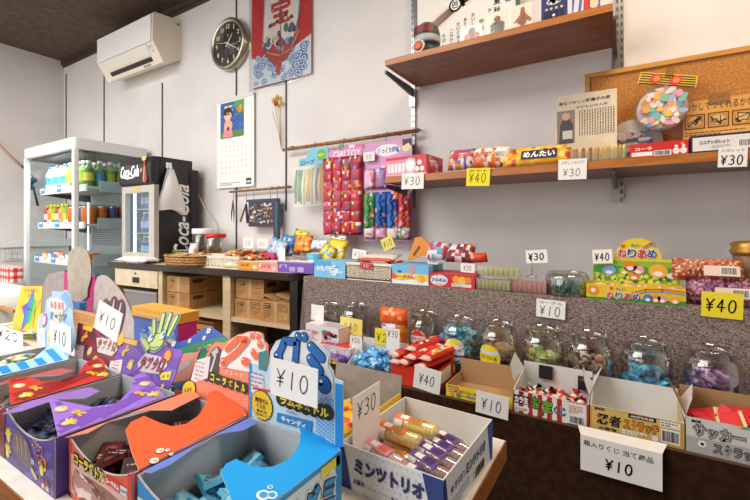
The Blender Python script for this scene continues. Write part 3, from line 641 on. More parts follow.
for s_ in (.3, .64):
    p = (Vector(hd[0]).lerp(Vector(hd[1]), s_) + Vector(hd[3]).lerp(Vector(hd[2]), s_)) / 2; mb.disc(F, p.x, p.y, .014, '#E0452A', .0026); mb.disc(F, p.x + .002, p.y, .008, '#EE8A5A', .003)
mb.done('header', tb)
mb = MB(); rr = (lx(687) - lx(634.5)) / 2; mb.lathe([(0, -.018), (rr * .6, -.016), (rr * .9, -.009), (rr, 0), (rr * .6, .008), (0, .009)], '#EBE2DE', axis='y', seg=32, cap=False)
R = random.Random(4)
for k in range(90):
    a = R.uniform(0, 2 * PI); q = rr * .86 * math.sqrt(R.random()); mb.disc(XZ((q * math.cos(a), -.0185, q * math.sin(a))), 0, 0, R.uniform(.006, .015), R.choice(['#E9C24A', '#58A8C8', '#E8A0B4', '#F4EEE8', '#E0A860', '#7FC0B0', '#F2D8C0', '#F0E4E0', '#A8B4DC']), .0004 + k * 4e-5, rb=R.uniform(.005, .011), n=9, rot=R.uniform(0, 3))
mb.done('round_toy', tb, (lx(661.5), 0, lz(661.5, 109)))
mb = MB(); mb.prism(XZ((0, -.02, 0)), [(lx(632), lz(632, 132)), (lx(684), lz(684, 138)), (lx(697), lz(697, 86)), (lx(637), lz(637, 82))], .0008, M['film']); mb.done('clear_bag', tb)
MB().prism(XZ((0, -.002, 0)), [(lx(665), lz(665, 78)), (lx(674), lz(674, 78)), (lx(674), lz(674, 68)), (lx(666), lz(666, 67))], .0008, M['tray']).done('tape', tb)
# orange drawing
o = Vector((wx(683, 1.46), 1.46, wz(715, 137, 1.46))); Q = 1.46
dr = MB(); F = XZ(); w, h = wx(756, Q) - o.x, wz(715, 98, Q) - o.z
dr.prism(F, [(0, .0), (w, .0), (w, h), (0, h - .002)], .001, two_tone('orange_paper', '#D9A057', '#E2AC66', (15, 15, 15), .8, spec=.1))
dr.text(F, 'おかしでつくれるかな', w * .5, h * .82, h * .2, w * .94, '#3A2A1C', .0, .1, .0016, -.01)
for q in range(3):
    a = w * (.03 + .33 * q); dr.rect(F, a, h * .26, a + w * .28, h * .62, '#C88E48', .0016)
    for pp in ([(a, h * .26), (a + w * .28, h * .26), (a + w * .28, h * .62), (a, h * .62), (a, h * .26)],): dr.stroke(F, pp, .002, '#4A3420', .0022)
    R = random.Random(q + 2); pts = [(a + w * .04, h * .4)] + [(a + R.uniform(.03, .25) * w, h * R.uniform(.3, .58)) for k in range(9)]; dr.stroke(F, pts, .0022, '#4A3420', .0024); dr.disc(F, a + w * .14, h * .44, .014, '#E0B878', .002)
fine(dr, F, w * .03, h * .06, w * .95, h * .18, 2, '#4A3420', 5, .0016, .9, .35)
dr.prism(XZ((0, -.0018, 0)), [(w * .36, h - .02), (w * .66, h - .02), (w * .66, h + .016), (w * .36, h + .014)], .0004, M['tray'])
tag(dr.done('drawing', loc=o), 'orange paper with handwriting and boxed sketches taped to the cork board', 'drawing')
# flat sweets boxes lying on the shelf edge
def flatbox(u0, u1, vt, Y, name, label, side, dep, deco, cat='box', zb=None, group=None, rz=0.0):
    zb = Z2 if zb is None else zb; xa, xb = wx(u0, Y), wx(u1, Y); w = xb - xa; h = wz((u0 + u1) / 2, vt, Y) - zb
    mb = MB(); mb.box((0, 0, 0), (w, dep, h), side); deco(mb, XZ(), w, h, dep)
    return tag(mb.done(name, loc=(xa, Y, zb), rot=(0, 0, rz)), label, cat, group)
def d(mb, F, w, h, dep):
    mb.text(F, 'コーラ', w * .24, h * .6, h * .22, w * .3, 'paper', .04); mb.rect(F, w * .03, h * .1, w * .40, h * .38, 'paper'); barcode(mb, F, w * .42, h * .06, w * .72, h * .42, 3)
    for a in (.8, .92): mb.disc(F, w * a, h * .3, h * .2, '#F0E8E0', rb=h * .22); mb.disc(F, w * a, h * .62, h * .1, '#F0E8E0')
    mb.disc(F, w * .9, h * .78, h * .09, '#F0A838', .001)
flatbox(630, 688.5, 142, 1.243, 'sweets_box', 'flat red sweets box with a barcode on the lower shelf edge', '#D22A2A', .09, d)
def d(mb, F, w, h, dep):
    mb.rect(F, .004, .005, w, h - .005, '#E9E5E4'); mb.text(F, 'ココアシガレット', w * .34, h * .58, h * .22, w * .42, '#2A2440', .03, c=.0012); fine(mb, F, w * .3, h * .2, w * .6, h * .4, 3, '#9A94A0', 3, .0012); barcode(mb, F, w * .66, h * .2, w * .98, h * .62, 6, .0012)
flatbox(690.5, 764, 133, 1.243, 'sweets_box', 'white sweets box with navy edges beside the red one', '#2A2550', .09, d)
# tray of brown tubes
xa, xb = wx(571, 1.25), wx(626, 1.25)
t = thing('sweets_tray', 'clear tray of short brown and yellow stick sweets under the newspaper clipping', 'tray', (xa, 1.25, Z2)); w = xb - xa
mb = MB(); mb.box((-.002, -.003, 0), (w + .002, .09, .003), M['tray']); mb.box((-.002, -.004, .003), (w + .002, -.003, .03), M['tray']); mb.box((-.004, -.004, 0), (-.002, .09, .03), M['tray']); mb.box((w + .002, -.004, 0), (w + .004, .09, .03), M['tray']); mb.done('tray', t)
n = 15
for k in range(n):
    col = ['#C08A4A', '#8A5228', '#B06A30', '#D6B25A', '#D9C070'][(k * 2 + k // 4) % 5] if k < 9 else ['#D9B84A', '#C9A63A', '#D8C878'][k % 3]
    mb = MB(); r = w / n / 2 * .92; xx = w * (k + .5) / n
    mb.lathe([(r * .8, 0), (r, .002), (r, .010), (r * .88, .012), (r, .014), (r, .022), (r * .88, .024), (r, .026), (r, .034), (r * .5, .038)], col, (xx, .008, .003), 9)
    o = mb.done('stick_sweet', loc=(xa, 1.25, Z2)); tag(o, 'short ribbed brown or yellow stick sweet in the clear tray', 'sweet', 'stick sweets in the clear tray')
def barpack(u0, u1, vc, Y, zc, hh, label, cols, seed, txt=None, txc='paper', rz=0.0, name='snack_bar', group=None, th=.03, lie=.5, base='#E6B93A', cat='snack'):
    xa, xb = wx(u0, Y), wx(u1, Y); w = xb - xa; mb = MB(); R = random.Random(seed)
    nx = 14; bands = [R.choice(cols) for _ in range(nx)]
    fr = Fr((0, 0, 0), (1, 0, 0), (0, math.sin(lie), math.cos(lie)))
    mb.pillow(w, hh, th, lambda i, j, s_: bands[int(i * nx)] if R.random() < .6 else base, fr, nx, 6, seed)
    if txt:
        f2 = Fr(fr.p(0, 0, th * .58), fr.ex, fr.ey); mb.rect(f2, -w * .2, -hh * .26, w * .32, hh * .28, '#26284A', 0); mb.text(f2, txt, w * .06, 0, hh * .4, w * .46, txc, .04, c=.0008)
    return tag(mb.done(name, loc=((xa + xb) / 2, Y, zc), rot=(0, 0, rz)), label, cat, group)
barpack(503, 571, 160, 1.262, Z2 + .026, .055, 'orange and yellow snack bar pack behind the third white card', ['#E08A2A', '#E8C23A', '#D8C83A', '#C8502A', '#F0D860'], 6, 'めんたい', base='#E6A52E')
barpack(508, 566, 160, 1.30, Z2 + .045, .05, 'yellow snack bar lying behind the orange one', ['#E8D24A', '#D8B23A', '#B5482A'], 9)
# clear pouches of puffs
for i, (u0, u1, cols, lab) in enumerate(((449, 475, ['#E0D6D0', '#C84A3A', '#E8E0DA', '#8A5AA0', '#E8A040'], 'clear pouch of red and white puffs next to the pink box'), (470, 505, ['#E06A3A', '#E8803A', '#F0E8E0', '#E8B84A', '#EDE6E0'], 'clear pouch of orange puffs behind the yellow forty yen card'), (494, 509, ['#EDE8E4', '#E0DAD6'], 'pale crumpled clear pouch end beside the orange snack bar'))):
    xa, xb = wx(u0, 1.27), wx(u1, 1.27); w = xb - xa; mb = MB(); R = random.Random(i + 3)
    mb.pillow(w, .075, .045, lambda a, b, s_: R.choice(cols), Fr((0, 0, 0), (1, 0, 0), (0, .35, .93)), 9, 6, i + 5)
    mb.text(Fr((0, -.030, .0), (1, 0, 0), (0, .35, .93)), 'おやつ', 0, .008, .02, w * .6, '#C0302A' if i < 2 else 'grey', .04)
    tag(mb.done('snack_pouch', loc=((xa + xb) / 2, 1.27 + .008 * i, Z2 + .042)), lab, 'snack pouch')
# pink box with chrome sweets
xa, xb = wx(386, 1.245), wx(428, 1.245); w = xb - xa; h = .066
t = thing('sweets_box', 'pink and red open-topped sweets box at the end of the lower shelf', 'box', (xa, 1.245, Z2), math.radians(-4))
mb = MB(); mb.box((0, 0, 0), (w, .12, h), '#D8314A'); F = XZ(); mb.rect(F, 0, 0, w * .74, h, '#E98AA0'); mb.rect(F, 0, h * .84, w, h, '#D8263E', .0009); mb.rect(F, 0, 0, w, h * .1, '#E9A8B4', .0009)
for k in range(5): mb.rect(F, w * (.05 + .09 * k), h * .18, w * (.12 + .09 * k), h * .66, ['#F2E6EA', '#EFEFF2'][k % 2], .0012)
mb.disc(F, w * .62, h * .5, h * .34, '#C9CDD0', .0012, rb=h * .4); mb.disc(F, w * .62, h * .5, h * .25, '#E9ECEE', .0016, rb=h * .3)
for a, b in ((.78, .3), (.9, .3), (.84, .62)): mb.disc(F, w * a, h * b, h * .13, '#F3E9EC', .0012)
G = YZ((w, 0, 0)); busy(mb, G, .12, h, ['#F3E9EC', '#8A2030', '#C8CCD0'], 22, 3); mb.done('carton', t)
mb = MB(); mb.box((.004, .004, h), (w - .004, .116, h + .001), '#B8283C')
mb.done('lid', t)
card('¥30', 401.5, 173, 423.5, 189, 1.228, 'white thirty yen card below the pink sweets box on the shelf edge', th=.5, up=.25, roll=.03)
card('¥40', 466, 168, 489.5, 186, 1.228, 'yellow forty yen card on the edge of the lower wall shelf', 'yel', th=.5, up=.2, roll=.05, top='ポテト')
card('¥30', 558, 159, 586.5, 179.5, 1.228, 'white thirty yen card with small writing under the orange snack bar', th=.36, up=.16, top='ふがし ハムカツ', tw=.66, roll=.02)
card('¥30', 717.5, 147, 747, 167, 1.228, 'white thirty yen card under the navy-edged box', th=.46, up=.12, top='シガレット', tw=.82, roll=.04, lw=.0024)
# ================================================================== RAISED TIER with tweed cloth
TXL = -1.049
tier = thing('display_table', 'long table covered in grey-brown tweed cloth along the back wall', 'table', (0, 0, 0))
MB().box((TXL + .004, YT + .004, ZT - .03), (.8, 1.485, ZT - .003), 'oak').done('tabletop', tier)
n = 120; mb = MB(); X0, X1 = TXL, .8
def fold(x, zf): return .006 * math.sin(x * 21) * zf + .004 * math.sin(x * 47 + 1) * zf
rows = [(0, 0), (.25, .1), (.5, .4), (.75, .7), (1, 1)]
V = []; NV = len(rows)
for i in range(n + 1):
    x = X0 + (X1 - X0) * i / n
    for f, k in rows: V.append((x, YT - .001 - .004 * k + fold(x, k * .6), ZT - f * (ZT - ZL - .002)))
mb.add(V, [(i * NV + j, i * NV + j + 1, (i + 1) * NV + j + 1, (i + 1) * NV + j) for i in range(n) for j in range(NV - 1)], M['tweed'], True)
mb.box((X0, YT - .001, ZT - .003), (X1, 1.486, ZT), M['tweed']); mb.add([(X0, YT, ZT), (X0, 1.486, ZT), (X0 - .02, 1.486, .35), (X0 - .03, YT - .03, .35)], [(0, 1, 2, 3)], M['tweed'])
mb.add([(X0, YT - .001, ZT), (X0 + .004, YT - .006, ZL), (X0 - .02, YT - .02, .35), (X0 - .03, YT - .03, .35)], [(0, 3, 2, 1)], M['tweed'])
mb.done('tweed_cloth', tier)
def tz(u, v, Y=1.19): return wz(u, v, Y)
def carton(u0, u1, vt, Y, zb, dep, side, label, deco, name='sweets_box', cat='box', open_top=False, inner=None):
    xa, xb = wx(u0, Y), wx(u1, Y); w = xb - xa; h = wz((u0 + u1) / 2, vt, Y) - zb
    t = thing(name, label, cat, (xa, Y, zb)); mb = MB()
    if open_top:
        k = .0015; mb.box((0, 0, 0), (w, k, h), side).box((0, dep - k, 0), (w, dep, h), side).box((0, k, 0), (k, dep - k, h), side).box((w - k, k, 0), (w, dep - k, h), side).box((k, k, 0), (w - k, dep - k, .002), inner or side)
        for lo, hi in (((k, k, .002), (k + .0004, dep - k, h - .001)), ((w - k - .0004, k, .002), (w - k, dep - k, h - .001)), ((k, dep - k - .0004, .002), (w - k, dep - k, h - .001))): mb.box(lo, hi, inner or side)
    else: mb.box((0, 0, 0), (w, dep, h), side)
    deco(mb, XZ(), w, h, dep); mb.done('carton', t)
    return t, w, h
# light blue box
def d(mb, F, w, h, dep):
    mb.rect(F, 0, h * .62, w * .55, h, '#4FA8E0'); mb.disc(F, w * .66, h * .45, h * .32, '#E4F1F8'); mb.text(F, 'わたパチ', w * .34, h * .55, h * .34, w * .5, '#F6F8FA', .05, c=.0012); busy(mb, XZ((w * .45, 0, h * .1)), w * .5, h * .7, ['#F4F8FA', '#BBDDF0', '#5FB0E0'], 14, 3, .0009); mb.rect(YZ((w, 0, 0)), 0, 0, dep, h, '#D6ECF8')
t_, w_, h_ = carton(314, 345, 261, 1.19, ZT, .11, '#7CC4EC', 'light blue sweets box with white lettering at the end of the tweed table', d)
# plastic basket
def basket(loc, w, dep, h, label, m, holes=True, rows=4, colsn=12, name='plastic_basket', taper=.006, rz=0):
    t = thing(name, label, 'basket', loc, rz); mb = MB(); k = .002
    def side(o, ex, L):
        fr = Fr(o, ex, (0, 0, 1)); bw = L / (colsn if L > .12 else max(3, int(colsn * L / w)))
        nb = int(round(L / bw)); s_ = L / nb
        for i in range(nb + 1): mb.prism(fr, [(max(0, i * s_ - s_ * .22), .006), (min(L, i * s_ + s_ * .22), .006), (min(L, i * s_ + s_ * .22), h - .012), (max(0, i * s_ - s_ * .22), h - .012)], -k, m)
        for r in range(rows + 1):
            z = .006 + (h - .018) * r / rows; mb.prism(fr, [(0, z - .0028), (L, z - .0028), (L, z + .0028), (0, z + .0028)], -k * 1.02, m)
        mb.prism(fr, [(-.002, h - .012), (L + .002, h - .012), (L + .002, h), (-.002, h)], -k * 1.6, m); mb.prism(fr, [(0, 0), (L, 0), (L, .008), (0, .008)], -k * 1.2, m)
    side((0, 0, 0), (1, 0, 0), w); side((w, 0, 0), (0, 1, 0), dep); side((w, dep, 0), (-1, 0, 0), w); side((0, dep, 0), (0, -1, 0), dep)
    mb.box((.002, .002, 0), (w - .002, dep - .002, .003), m); mb.done('lattice_body', t); return t
xa, xb = wx(346.5, 1.19), wx(391.5, 1.19)
basket((xa, 1.19, ZT), xb - xa, .16, wz(369, 263, 1.19) - ZT, 'cream lattice plastic basket with a red tag on the tweed table', 'ivory', rows=4, colsn=13)
mb = MB(); mb.rbox((0, -.003, 0), (.05, -.0005, .02), '#C8283A', .0012); mb.text(XZ((0, -.003, 0)), 'くじ', .025, .01, .012, m='paper', bold=.03)
tag(mb.done('basket_tag', loc=(wx(361, 1.19), 1.187, ZT + .042)), 'red tag clipped to the cream plastic basket', 'tag')
for k in range(16):
    R = random.Random(k); mb = MB(); cc = R.choice(['#C8403A', '#D87048', '#E8D8C8', '#B03040', '#E0A0A0']); mb.pillow(.05, .034, .014, lambda i, j, s_: cc if R.random() < .7 else '#F0E6DC', XY(), 5, 4, k)
    o = mb.done('wrapped_sweet', loc=(xa + .03 + .045 * (k % 4), 1.215 + .028 * ((k // 4) % 4), ZT + .014 + .012 * (k % 3) + (.02 if k > 7 else 0)), rot=(.3 * (k % 3 - 1), .2, k)); tag(o, 'small red and white wrapped sweet in the cream plastic basket', 'sweet', 'sweets in the cream basket')
mb = MB(); mb.pillow(.16, .07, .012, lambda i, j, s_: '#E8DED2' if j > .3 else '#D0584A', Fr((0, 0, 0), (1, 0, 0), (0, .95, .3)), 8, 4, 5); tag(mb.done('snack_packet', loc=(xa + .1, 1.25, ZT + .078)), 'flat cream and red packet lying over the cream plastic basket', 'snack')
# blue sky box
def d(mb, F, w, h, dep):
    mb.rect(F, 0, h * .22, w, h * .55, '#F0D84A'); mb.rect(F, 0, h * .22, w * .1, h * .55, '#E8603A', .0009); mb.poly(F, [(0, 0), (w, 0), (w, h * .2), (w * .6, h * .26), (w * .3, h * .16), (0, h * .24)], '#E6F1F6', .001); mb.text(F, 'ヨーグルト', w * .36, h * .38, h * .2, w * .6, '#E0402A', .06, c=.0014); mb.disc(F, w * .82, h * .32, h * .2, '#F0A83A', .0016); mb.disc(F, w * .76, h * .25, h * .12, '#F4C860', .002); mb.rect(F, w * .52, h * .3, w * .62, h, '#F08A7A', .0009); mb.disc(F, w * .22, h * .64, h * .12, '#2A5AA8', .0014, rb=h * .07); mb.disc(F, w * .62, h * .45, h * .08, '#F2F0EC', .0018)
carton(392, 428.5, 265, 1.19, ZT, .12, '#6FBFE8', 'sky blue sweets box with a yellow band and orange fruit', d)
def d(mb, F, w, h, dep):
    mb.disc(F, w * .5, h * .5, w * .44, '#D9E0F2', rb=h * .42, n=20); mb.text(F, 'フエガム', w * .5, h * .52, h * .26, w * .76, '#26388A', .06, c=.0012); mb.rect(F, w * .3, h * .16, w * .7, h * .26, '#E8C83A', .0012); mb.disc(F, w * .4, h * .86, h * .08, '#F08A3A', .0012)
carton(429.3, 449, 273.5, 1.19, ZT, .12, '#CE2A36', 'red sweets box with a pale oval and blue lettering', d)
def d(mb, F, w, h, dep):
    mb.disc(F, w * .28, h * .6, h * .28, '#F0A030'); mb.disc(F, w * .52, h * .55, h * .3, '#F4BE50', .0009); mb.disc(F, w * .76, h * .6, h * .24, '#EE8A2A', .0012); mb.rect(F, w * .1, h * .1, w * .88, h * .32, '#F2ECE6', .0012); fine(mb, F, w * .14, h * .12, w * .84, h * .30, 2, '#4A8A9A', 2, .0018)
carton(449.4, 474.5, 274.5, 1.19, ZT, .12, '#D22B30', 'red sweets box with orange fruit rounds, next to the green trays', d)
for i, (u0, u1, cols, lab, dz) in enumerate(((427, 447, ['#E0DCE4', '#C8485A', '#5AA0C8', '#EDE8EC', '#78B0D0'], 'clear packets of blue and red sweets on the oval-marked red box', .02), (447, 474, ['#6A2A3A', '#C0303A', '#E8DCD8', '#7A4050', '#E0C0C0'], 'dark red clear packet lying on the fruit-marked red box', .02))):
    xa, xb = wx(u0, 1.23), wx(u1, 1.23); R = random.Random(i + 31); mb = MB(); mb.pillow(xb - xa, .07, .04, lambda a, b, s_: R.choice(cols), Fr((0, 0, 0), (1, 0, 0), (0, .6, .8)), 8, 6, i + 4); tag(mb.done('sweets_packet', loc=((xa + xb) / 2, 1.235, ZT + (.105 if i else .11))), lab, 'sweets packet')
R = random.Random(77); mb = MB(); mb.pillow(.06, .03, .02, lambda a, b, s_: '#D8402A' if a > .4 else R.choice(['#4A6AB0', '#E8A83A']), XZ(), 6, 4, 5); tag(mb.done('sweets_packet', loc=(wx(478, 1.23), 1.225, ZT + .092), rot=(.2, -.1, 0)), 'small red-ended twist packet hanging over the green trays', 'sweets packet')
mb = MB(); mb.prism(Fr((0, .008, 0), (1, 0, 0), (0, 0, 1)), [(0, 0), (.055, .02), (.105, .015), (.085, .06), (.05, .085), (.03, .08)], .014, '#E08A28'); mb.rect(Fr((0, -.006, 0), (.6, 0, .8), (-.8, 0, .6)), .03, -.012, .07, -.004, '#7A3A1A', .001)
tag(mb.done('folded_packet', loc=(wx(408, 1.27), 1.27, ZT + .07), rot=(0, 0, 0)), 'orange folded packet poking up behind the sky blue box', 'snack')
# egg-tray style jelly packs
def jelly(u0, u1, Y, zb, col, label, rows=2, colsn=8, name='jelly_tray', dep=.11, hh=.03, ballgroup=None):
    xa, xb = wx(u0, Y), wx(u1, Y); w = xb - xa; t = thing(name, label, 'sweets tray', (xa, Y, zb)); mb = MB()
    mb.box((0, 0, 0), (w, dep, .002), M['tray']).box((0, 0, .002), (w, .001, hh), M['tray']).box((w - .001, .001, .002), (w, dep, hh), M['tray']).box((0, .001, .002), (.001, dep, hh), M['tray']); mb.done('tray', t)
    s_ = w / colsn; pr = None
    for r in range(rows):
        for k in range(colsn):
            if pr is None: mb = MB(); mb.lathe([(s_ * .30, 0), (s_ * .42, .004), (s_ * .44, hh * .5), (s_ * .34, hh * .74), (0, hh * .82)], col, seg=10); pr = mb.done('jelly_cup', t, (s_ * (k + .5), .012 + .022 * r, .002))
            else: q = pr.copy(); COL.objects.link(q); q.parent = t; q.location = (s_ * (k + .5), .012 + .022 * r, .002)
    MB().box((.001, .001, hh), (w - .001, dep - .001, hh + .001), M['film']).done('clear_lid', t)
    return t
jelly(476, 510, 1.19, ZT, '#B9CF9A', 'clear tray of pale green jellies at the cloth edge, lower of two', hh=.036)
jelly(478, 519, 1.215, ZT + .038, '#C9D88C', 'clear tray of yellow-green jellies, upper one of the green pair', hh=.032, dep=.085)
jelly(512, 546.5, 1.19, ZT, '#D88A86', 'clear tray of pink jellies under the clip-held thirty yen card', hh=.04, colsn=7)
# clip stand card
xa = wx(532, 1.25)
cl = thing('card_clip', 'small clear clip stand holding the thirty yen card over the pink jellies', 'clip', (xa, 1.25, ZT + .041))
MB().lathe([(.016, 0), (.016, .004), (.004, .007)], M['tray'], seg=14).done('base', cl)
MB().tube([(0, 0, .006), (0, 0, .06)], .002, 'metal', 6).done('stem', cl)
mb = MB(); mb.lathe([(.002, -.012), (.006, -.004), (.006, .004), (.002, .012)], '#8A8A84', (0, 0, .05), 10); mb.done('knob', cl)
mb = MB(); mb.box((-.018, -.004, .063), (.018, .004, .067), 'metal'); mb.disc(XZ((-.012, -.004, .065)), 0, 0, .004, 'metal_d'); mb.disc(XZ((.012, -.004, .065)), 0, 0, .004, 'metal_d'); mb.done('jaw', cl)
card('¥30', 526.5, 250, 548, 263, 1.245, 'thirty yen card held up by the clear clip stand above the pink jellies', th=.5, up=.24, roll=-.08, lw=.003)
# round clear tub of green sweets
tx = wx(567, 1.235)
tb2 = thing('sweets_tub', 'low clear round tub of dark green sweets left of the mustard display box', 'tub', (tx, 1.235, ZT)); tb2['label'] = 'low clear round tub of dark green sweets beside the yellow display box'
MB().lathe([(0, 0), (.052, 0), (.056, .01), (.056, .05), (.048, .062), (.0475, .062), (.055, .05), (.055, .012), (.051, .002), (0, .002)], M['jar'], seg=26, cap=False).done('tub', tb2)
places = []
for r in range(2):
    for k in range(11): a = 2 * PI * k / 11 + r * .3; places.append(((tx + .042 * math.cos(a), 1.235 + .042 * math.sin(a), ZT + .003 + .017 * r), (0, 0, a), None))
mb = MB(); mb.lathe([(.007, 0), (.009, .002), (.009, .013), (.007, .015)], '#2E7A6A', seg=9); o = tag(mb.done('green_sweet'), 'small dark green drum sweet in the low round tub', 'sweet', 'green sweets in the round tub'); spread(o, places)
# yellow display box with header
Y = 1.19
xa, xb = wx(586.5, Y), wx(686, Y); w = xb - xa; h = wz(636, 286.5, Y) - ZT
ne = thing('display_box', 'yellow and green display box of kneading sweets with a tall arched header', 'display box', (xa, Y, ZT))
mb = MB(); dep = .085; k = .0015
mb.box((0, 0, 0), (w, k, h), '#E9C92A').box((0, dep - k, 0), (w, dep, h), '#E9C92A').box((0, k, 0), (k, dep - k, h), '#E9C92A').box((w - k, k, 0), (w, dep - k, h), '#E9C92A').box((k, k, 0), (w - k, dep - k, .002), 'offw')
F = XZ(); mb.poly(F, [(0, 0), (w, 0), (w, h * .3), (w * .7, h * .22), (w * .3, h * .2), (0, h * .16)], '#3F8E3A')
mb.disc(F, w * .075, h * .6, h * .34, '#E89028', .001); mb.disc(F, w * .075, h * .6, h * .14, '#F4EFE8', .0014)
for i, (col) in enumerate(('#D84A2A', '#EFA030', '#4AA0D0')): mb.stroke(F, [(w * .48, h * (.58 - .07 * i)), (w * .62, h * (.86 - .07 * i)), (w * .78, h * (.92 - .07 * i)), (w * .99, h * (.84 - .07 * i))], h * .07, col, .0009 + i * .0001)
for i, (ch, col) in enumerate(zip('ねりあめ', ('#C82A32', '#2A48A8', '#C82A32', '#2A48A8'))): mb.logo(F, ch, w * (.26 + .09 * i), h * .36, h * .42, w * .075, [('#F6F2EC', .07), (col, .02)], c=.0016)
mb.text(F, 'チェリー', w * .37, h * .76, h * .16, w * .1, '#2A48A8', .03, c=.0012); mb.disc(F, w * .27, h * .8, h * .09, '#D84A2A', .0012)
for a, col in ((.64, '#4A7AD0'), (.72, '#E88A30'), (.78, '#E89AA0'), (.9, '#EBB040')):
    mb.disc(F, w * a, h * .34, h * .24, col, .0018); mb.disc(F, w * a, h * .24, h * .12, '#F6EFE6', .0022, rb=h * .1)
mb.done('box', ne)
# header board
zh = lambda u, v: wz(u, v, Y + dep) - ZT
hx = lambda u: wx(u, Y + dep) - xa
mb = MB(); HF = Fr((0, dep + .0018, 0), (1, 0, 0), (0, 0, 1)); arch = []
for k_ in range(13):
    a = PI - PI * k_ / 12; arch.append((hx(637.5) + (hx(662) - hx(637.5)) * math.cos(a), zh(637, 260) + (zh(637, 238) - zh(637, 260)) * math.sin(a)))
pts = [(hx(593), .01), (hx(680), .01), (hx(680), zh(680, 259)), (hx(662), zh(662, 260))] + list(reversed(arch[1:-1])) + [(hx(613), zh(613, 260)), (hx(593), zh(593, 262))]
mb.prism(HF, pts, .0018, '#E6CE2E'); G = Fr((0, dep, 0), (1, 0, 0), (0, 0, 1))
H0 = zh(637, 260); wL, wR = hx(593) + .001, hx(680) - .001
mb.rect(G, wL, .012, wR, H0 - .003, '#8DB83A', .0006); mb.rect(G, wL, H0 * .62, wR, H0 * .82, '#4E9A3E', .0008)
R = random.Random(6)
for k_ in range(90): mb.disc(G, R.uniform(wL + .006, wR - .006), R.uniform(h * .95, H0 * .66), R.uniform(.003, .006), R.choice(['#E8E04A', '#5A9A32', '#F0EA70', '#3E7E2E', '#D8D838']), .001 + k_ * 1e-5, n=7)
for i, (ch, col) in enumerate(zip('ねりあめ', ('#C82A32', '#2A48A8', '#C82A32', '#2A48A8'))): mb.logo(G, ch, hx(621.5) + .022 * i + .002, zh(637, 253.5), .022, .0195, [('#F6F2EC', .08), (col, .03)], c=.0016)
mb.text(G, 'チェリー', hx(636), zh(636, 245.5), .008, .022, '#2A48A8', .04, c=.0014); mb.disc(G, hx(623), zh(623, 246), .006, '#D84A2A', .0014, rb=.004)
for i, col in enumerate(('#D84A2A', '#F0A030', '#4AA0D0')): mb.stroke(G, [(hx(643), zh(643, 247.5) - .003 * i), (hx(651), zh(651, 243) - .003 * i), (hx(656), zh(656, 244.5) - .003 * i)], .003, col, .001)
for u, v, r, col in ((609, 270, .016, '#7AA8E0'), (630, 266, .016, '#E87A2A'), (624, 271, .011, '#A8C83A'), (638, 270, .014, '#E8A0A8'), (634, 276, .013, '#E88A2A'), (658, 271, .021, '#EDB23C')):
    mb.disc(G, hx(u), zh(u, v), r, col, .003, n=16, rb=r * .85); mb.disc(G, hx(u), zh(u, v) - r * .35, r * .5, '#F6EFE6', .0034, rb=r * .32)
mb.disc(G, hx(673), zh(673, 276), .014, '#EFE8D8', .003, rb=.008)
mb.done('header', ne)
for k_ in range(9):
    mb = MB(); RR = random.Random(k_); mb.pillow(.04, .03, .014, lambda i, j, s_: '#D88A9A' if RR.random() < .6 else '#E8D8D0', XY(), 6, 4, k_); tag(mb.done('kneading_sweet', loc=(xa + .022 + w * k_ / 9.6, Y + .042, ZT + h - .012), rot=(.5, .2 * (k_ % 3 - 1), .3)), 'pink wrapped kneading sweet inside the yellow display box', 'sweet', 'kneading sweets in the yellow box')
card('¥40', 593, 249.5, 613, 263.5, 1.262, 'white forty yen card on the header of the yellow display box', th=.5, up=.22, roll=-.07, lw=.0024)
# clear bags of twist sweets and gold topped tin
for i, (u0, u1, vv, hh, cols, lab, zz) in enumerate(((672, 744, 270, .05, ['#C8603A', '#B84A32', '#E8C8A8', '#9A4A3A', '#C07A5A'], 'clear bag of orange-red sweets lying on top of the purple bag', ZT + .085), (686, 752, 285, .065, ['#A86A90', '#8A4A70', '#D8A8B8', '#6A3A50', '#C88A9A'], 'clear bag of mauve sweets behind the big yellow forty yen card', ZT + .035))):
    xa_, xb_ = wx(u0, 1.25), wx(u1, 1.25); R = random.Random(i + 51); mb = MB(); mb.pillow(xb_ - xa_, hh, .05, lambda a, b, s_: R.choice(cols), Fr((0, 0, 0), (1, 0, 0), (0, .3, .95)), 30, 12, i + 8, wr=.25)
    mb.rect(Fr((0, -.034, 0), (1, 0, 0), (0, .3, .95)), -.01, -.012, .055, .012, '#E8CFC0', 0); barcode(mb, Fr((0, -.034, 0), (1, 0, 0), (0, .3, .95)), .02, -.01, .05, .01, 4, .0008)
    tag(mb.done('sweets_bag', loc=((xa_ + xb_) / 2, 1.25, zz)), lab, 'sweets bag')
R = random.Random(9); mb = MB(); mb.pillow(.045, .05, .03, lambda a, b, s_: R.choice(['#C8403A', '#E87A5A', '#8A2A30']), XZ(), 6, 5, 3, wr=.3); tag(mb.done('sweets_bag', loc=(wx(686, 1.24), 1.255, ZT + .080)), 'red twisted bag end beside the yellow display box', 'sweets bag')
t = thing('sweets_canister', 'brown canister with a crumpled gold foil top at the right edge', 'canister', (wx(752, 1.3), 1.31, ZT)); t['label'] = 'brown canister with a crumpled gold foil top on the tweed table'
MB().lathe([(.032, 0), (.034, .004), (.034, .12), (.032, .124)], '#8A6A4A', seg=20).done('can', t)
R = random.Random(2); mb = MB(); mb.lathe([(.036, .118), (.041 , .128), (.036, .136), (.04, .146), (.03, .152), (0, .154)], pm('#B5873A', .35, .6), seg=18); mb.done('foil_top', t)
card('¥40', 701, 292.5, 743, 318, 1.176, 'large yellow forty yen card hanging on the tweed cloth edge', 'yel', th=.48, up=.24, roll=.02, tw=.8, lw=.003)
card('¥10', 536, 300, 565, 318, 1.172, 'white ten yen card with small print hanging on the tweed cloth', th=.52, up=.12, top='ヨーグル', roll=.03)
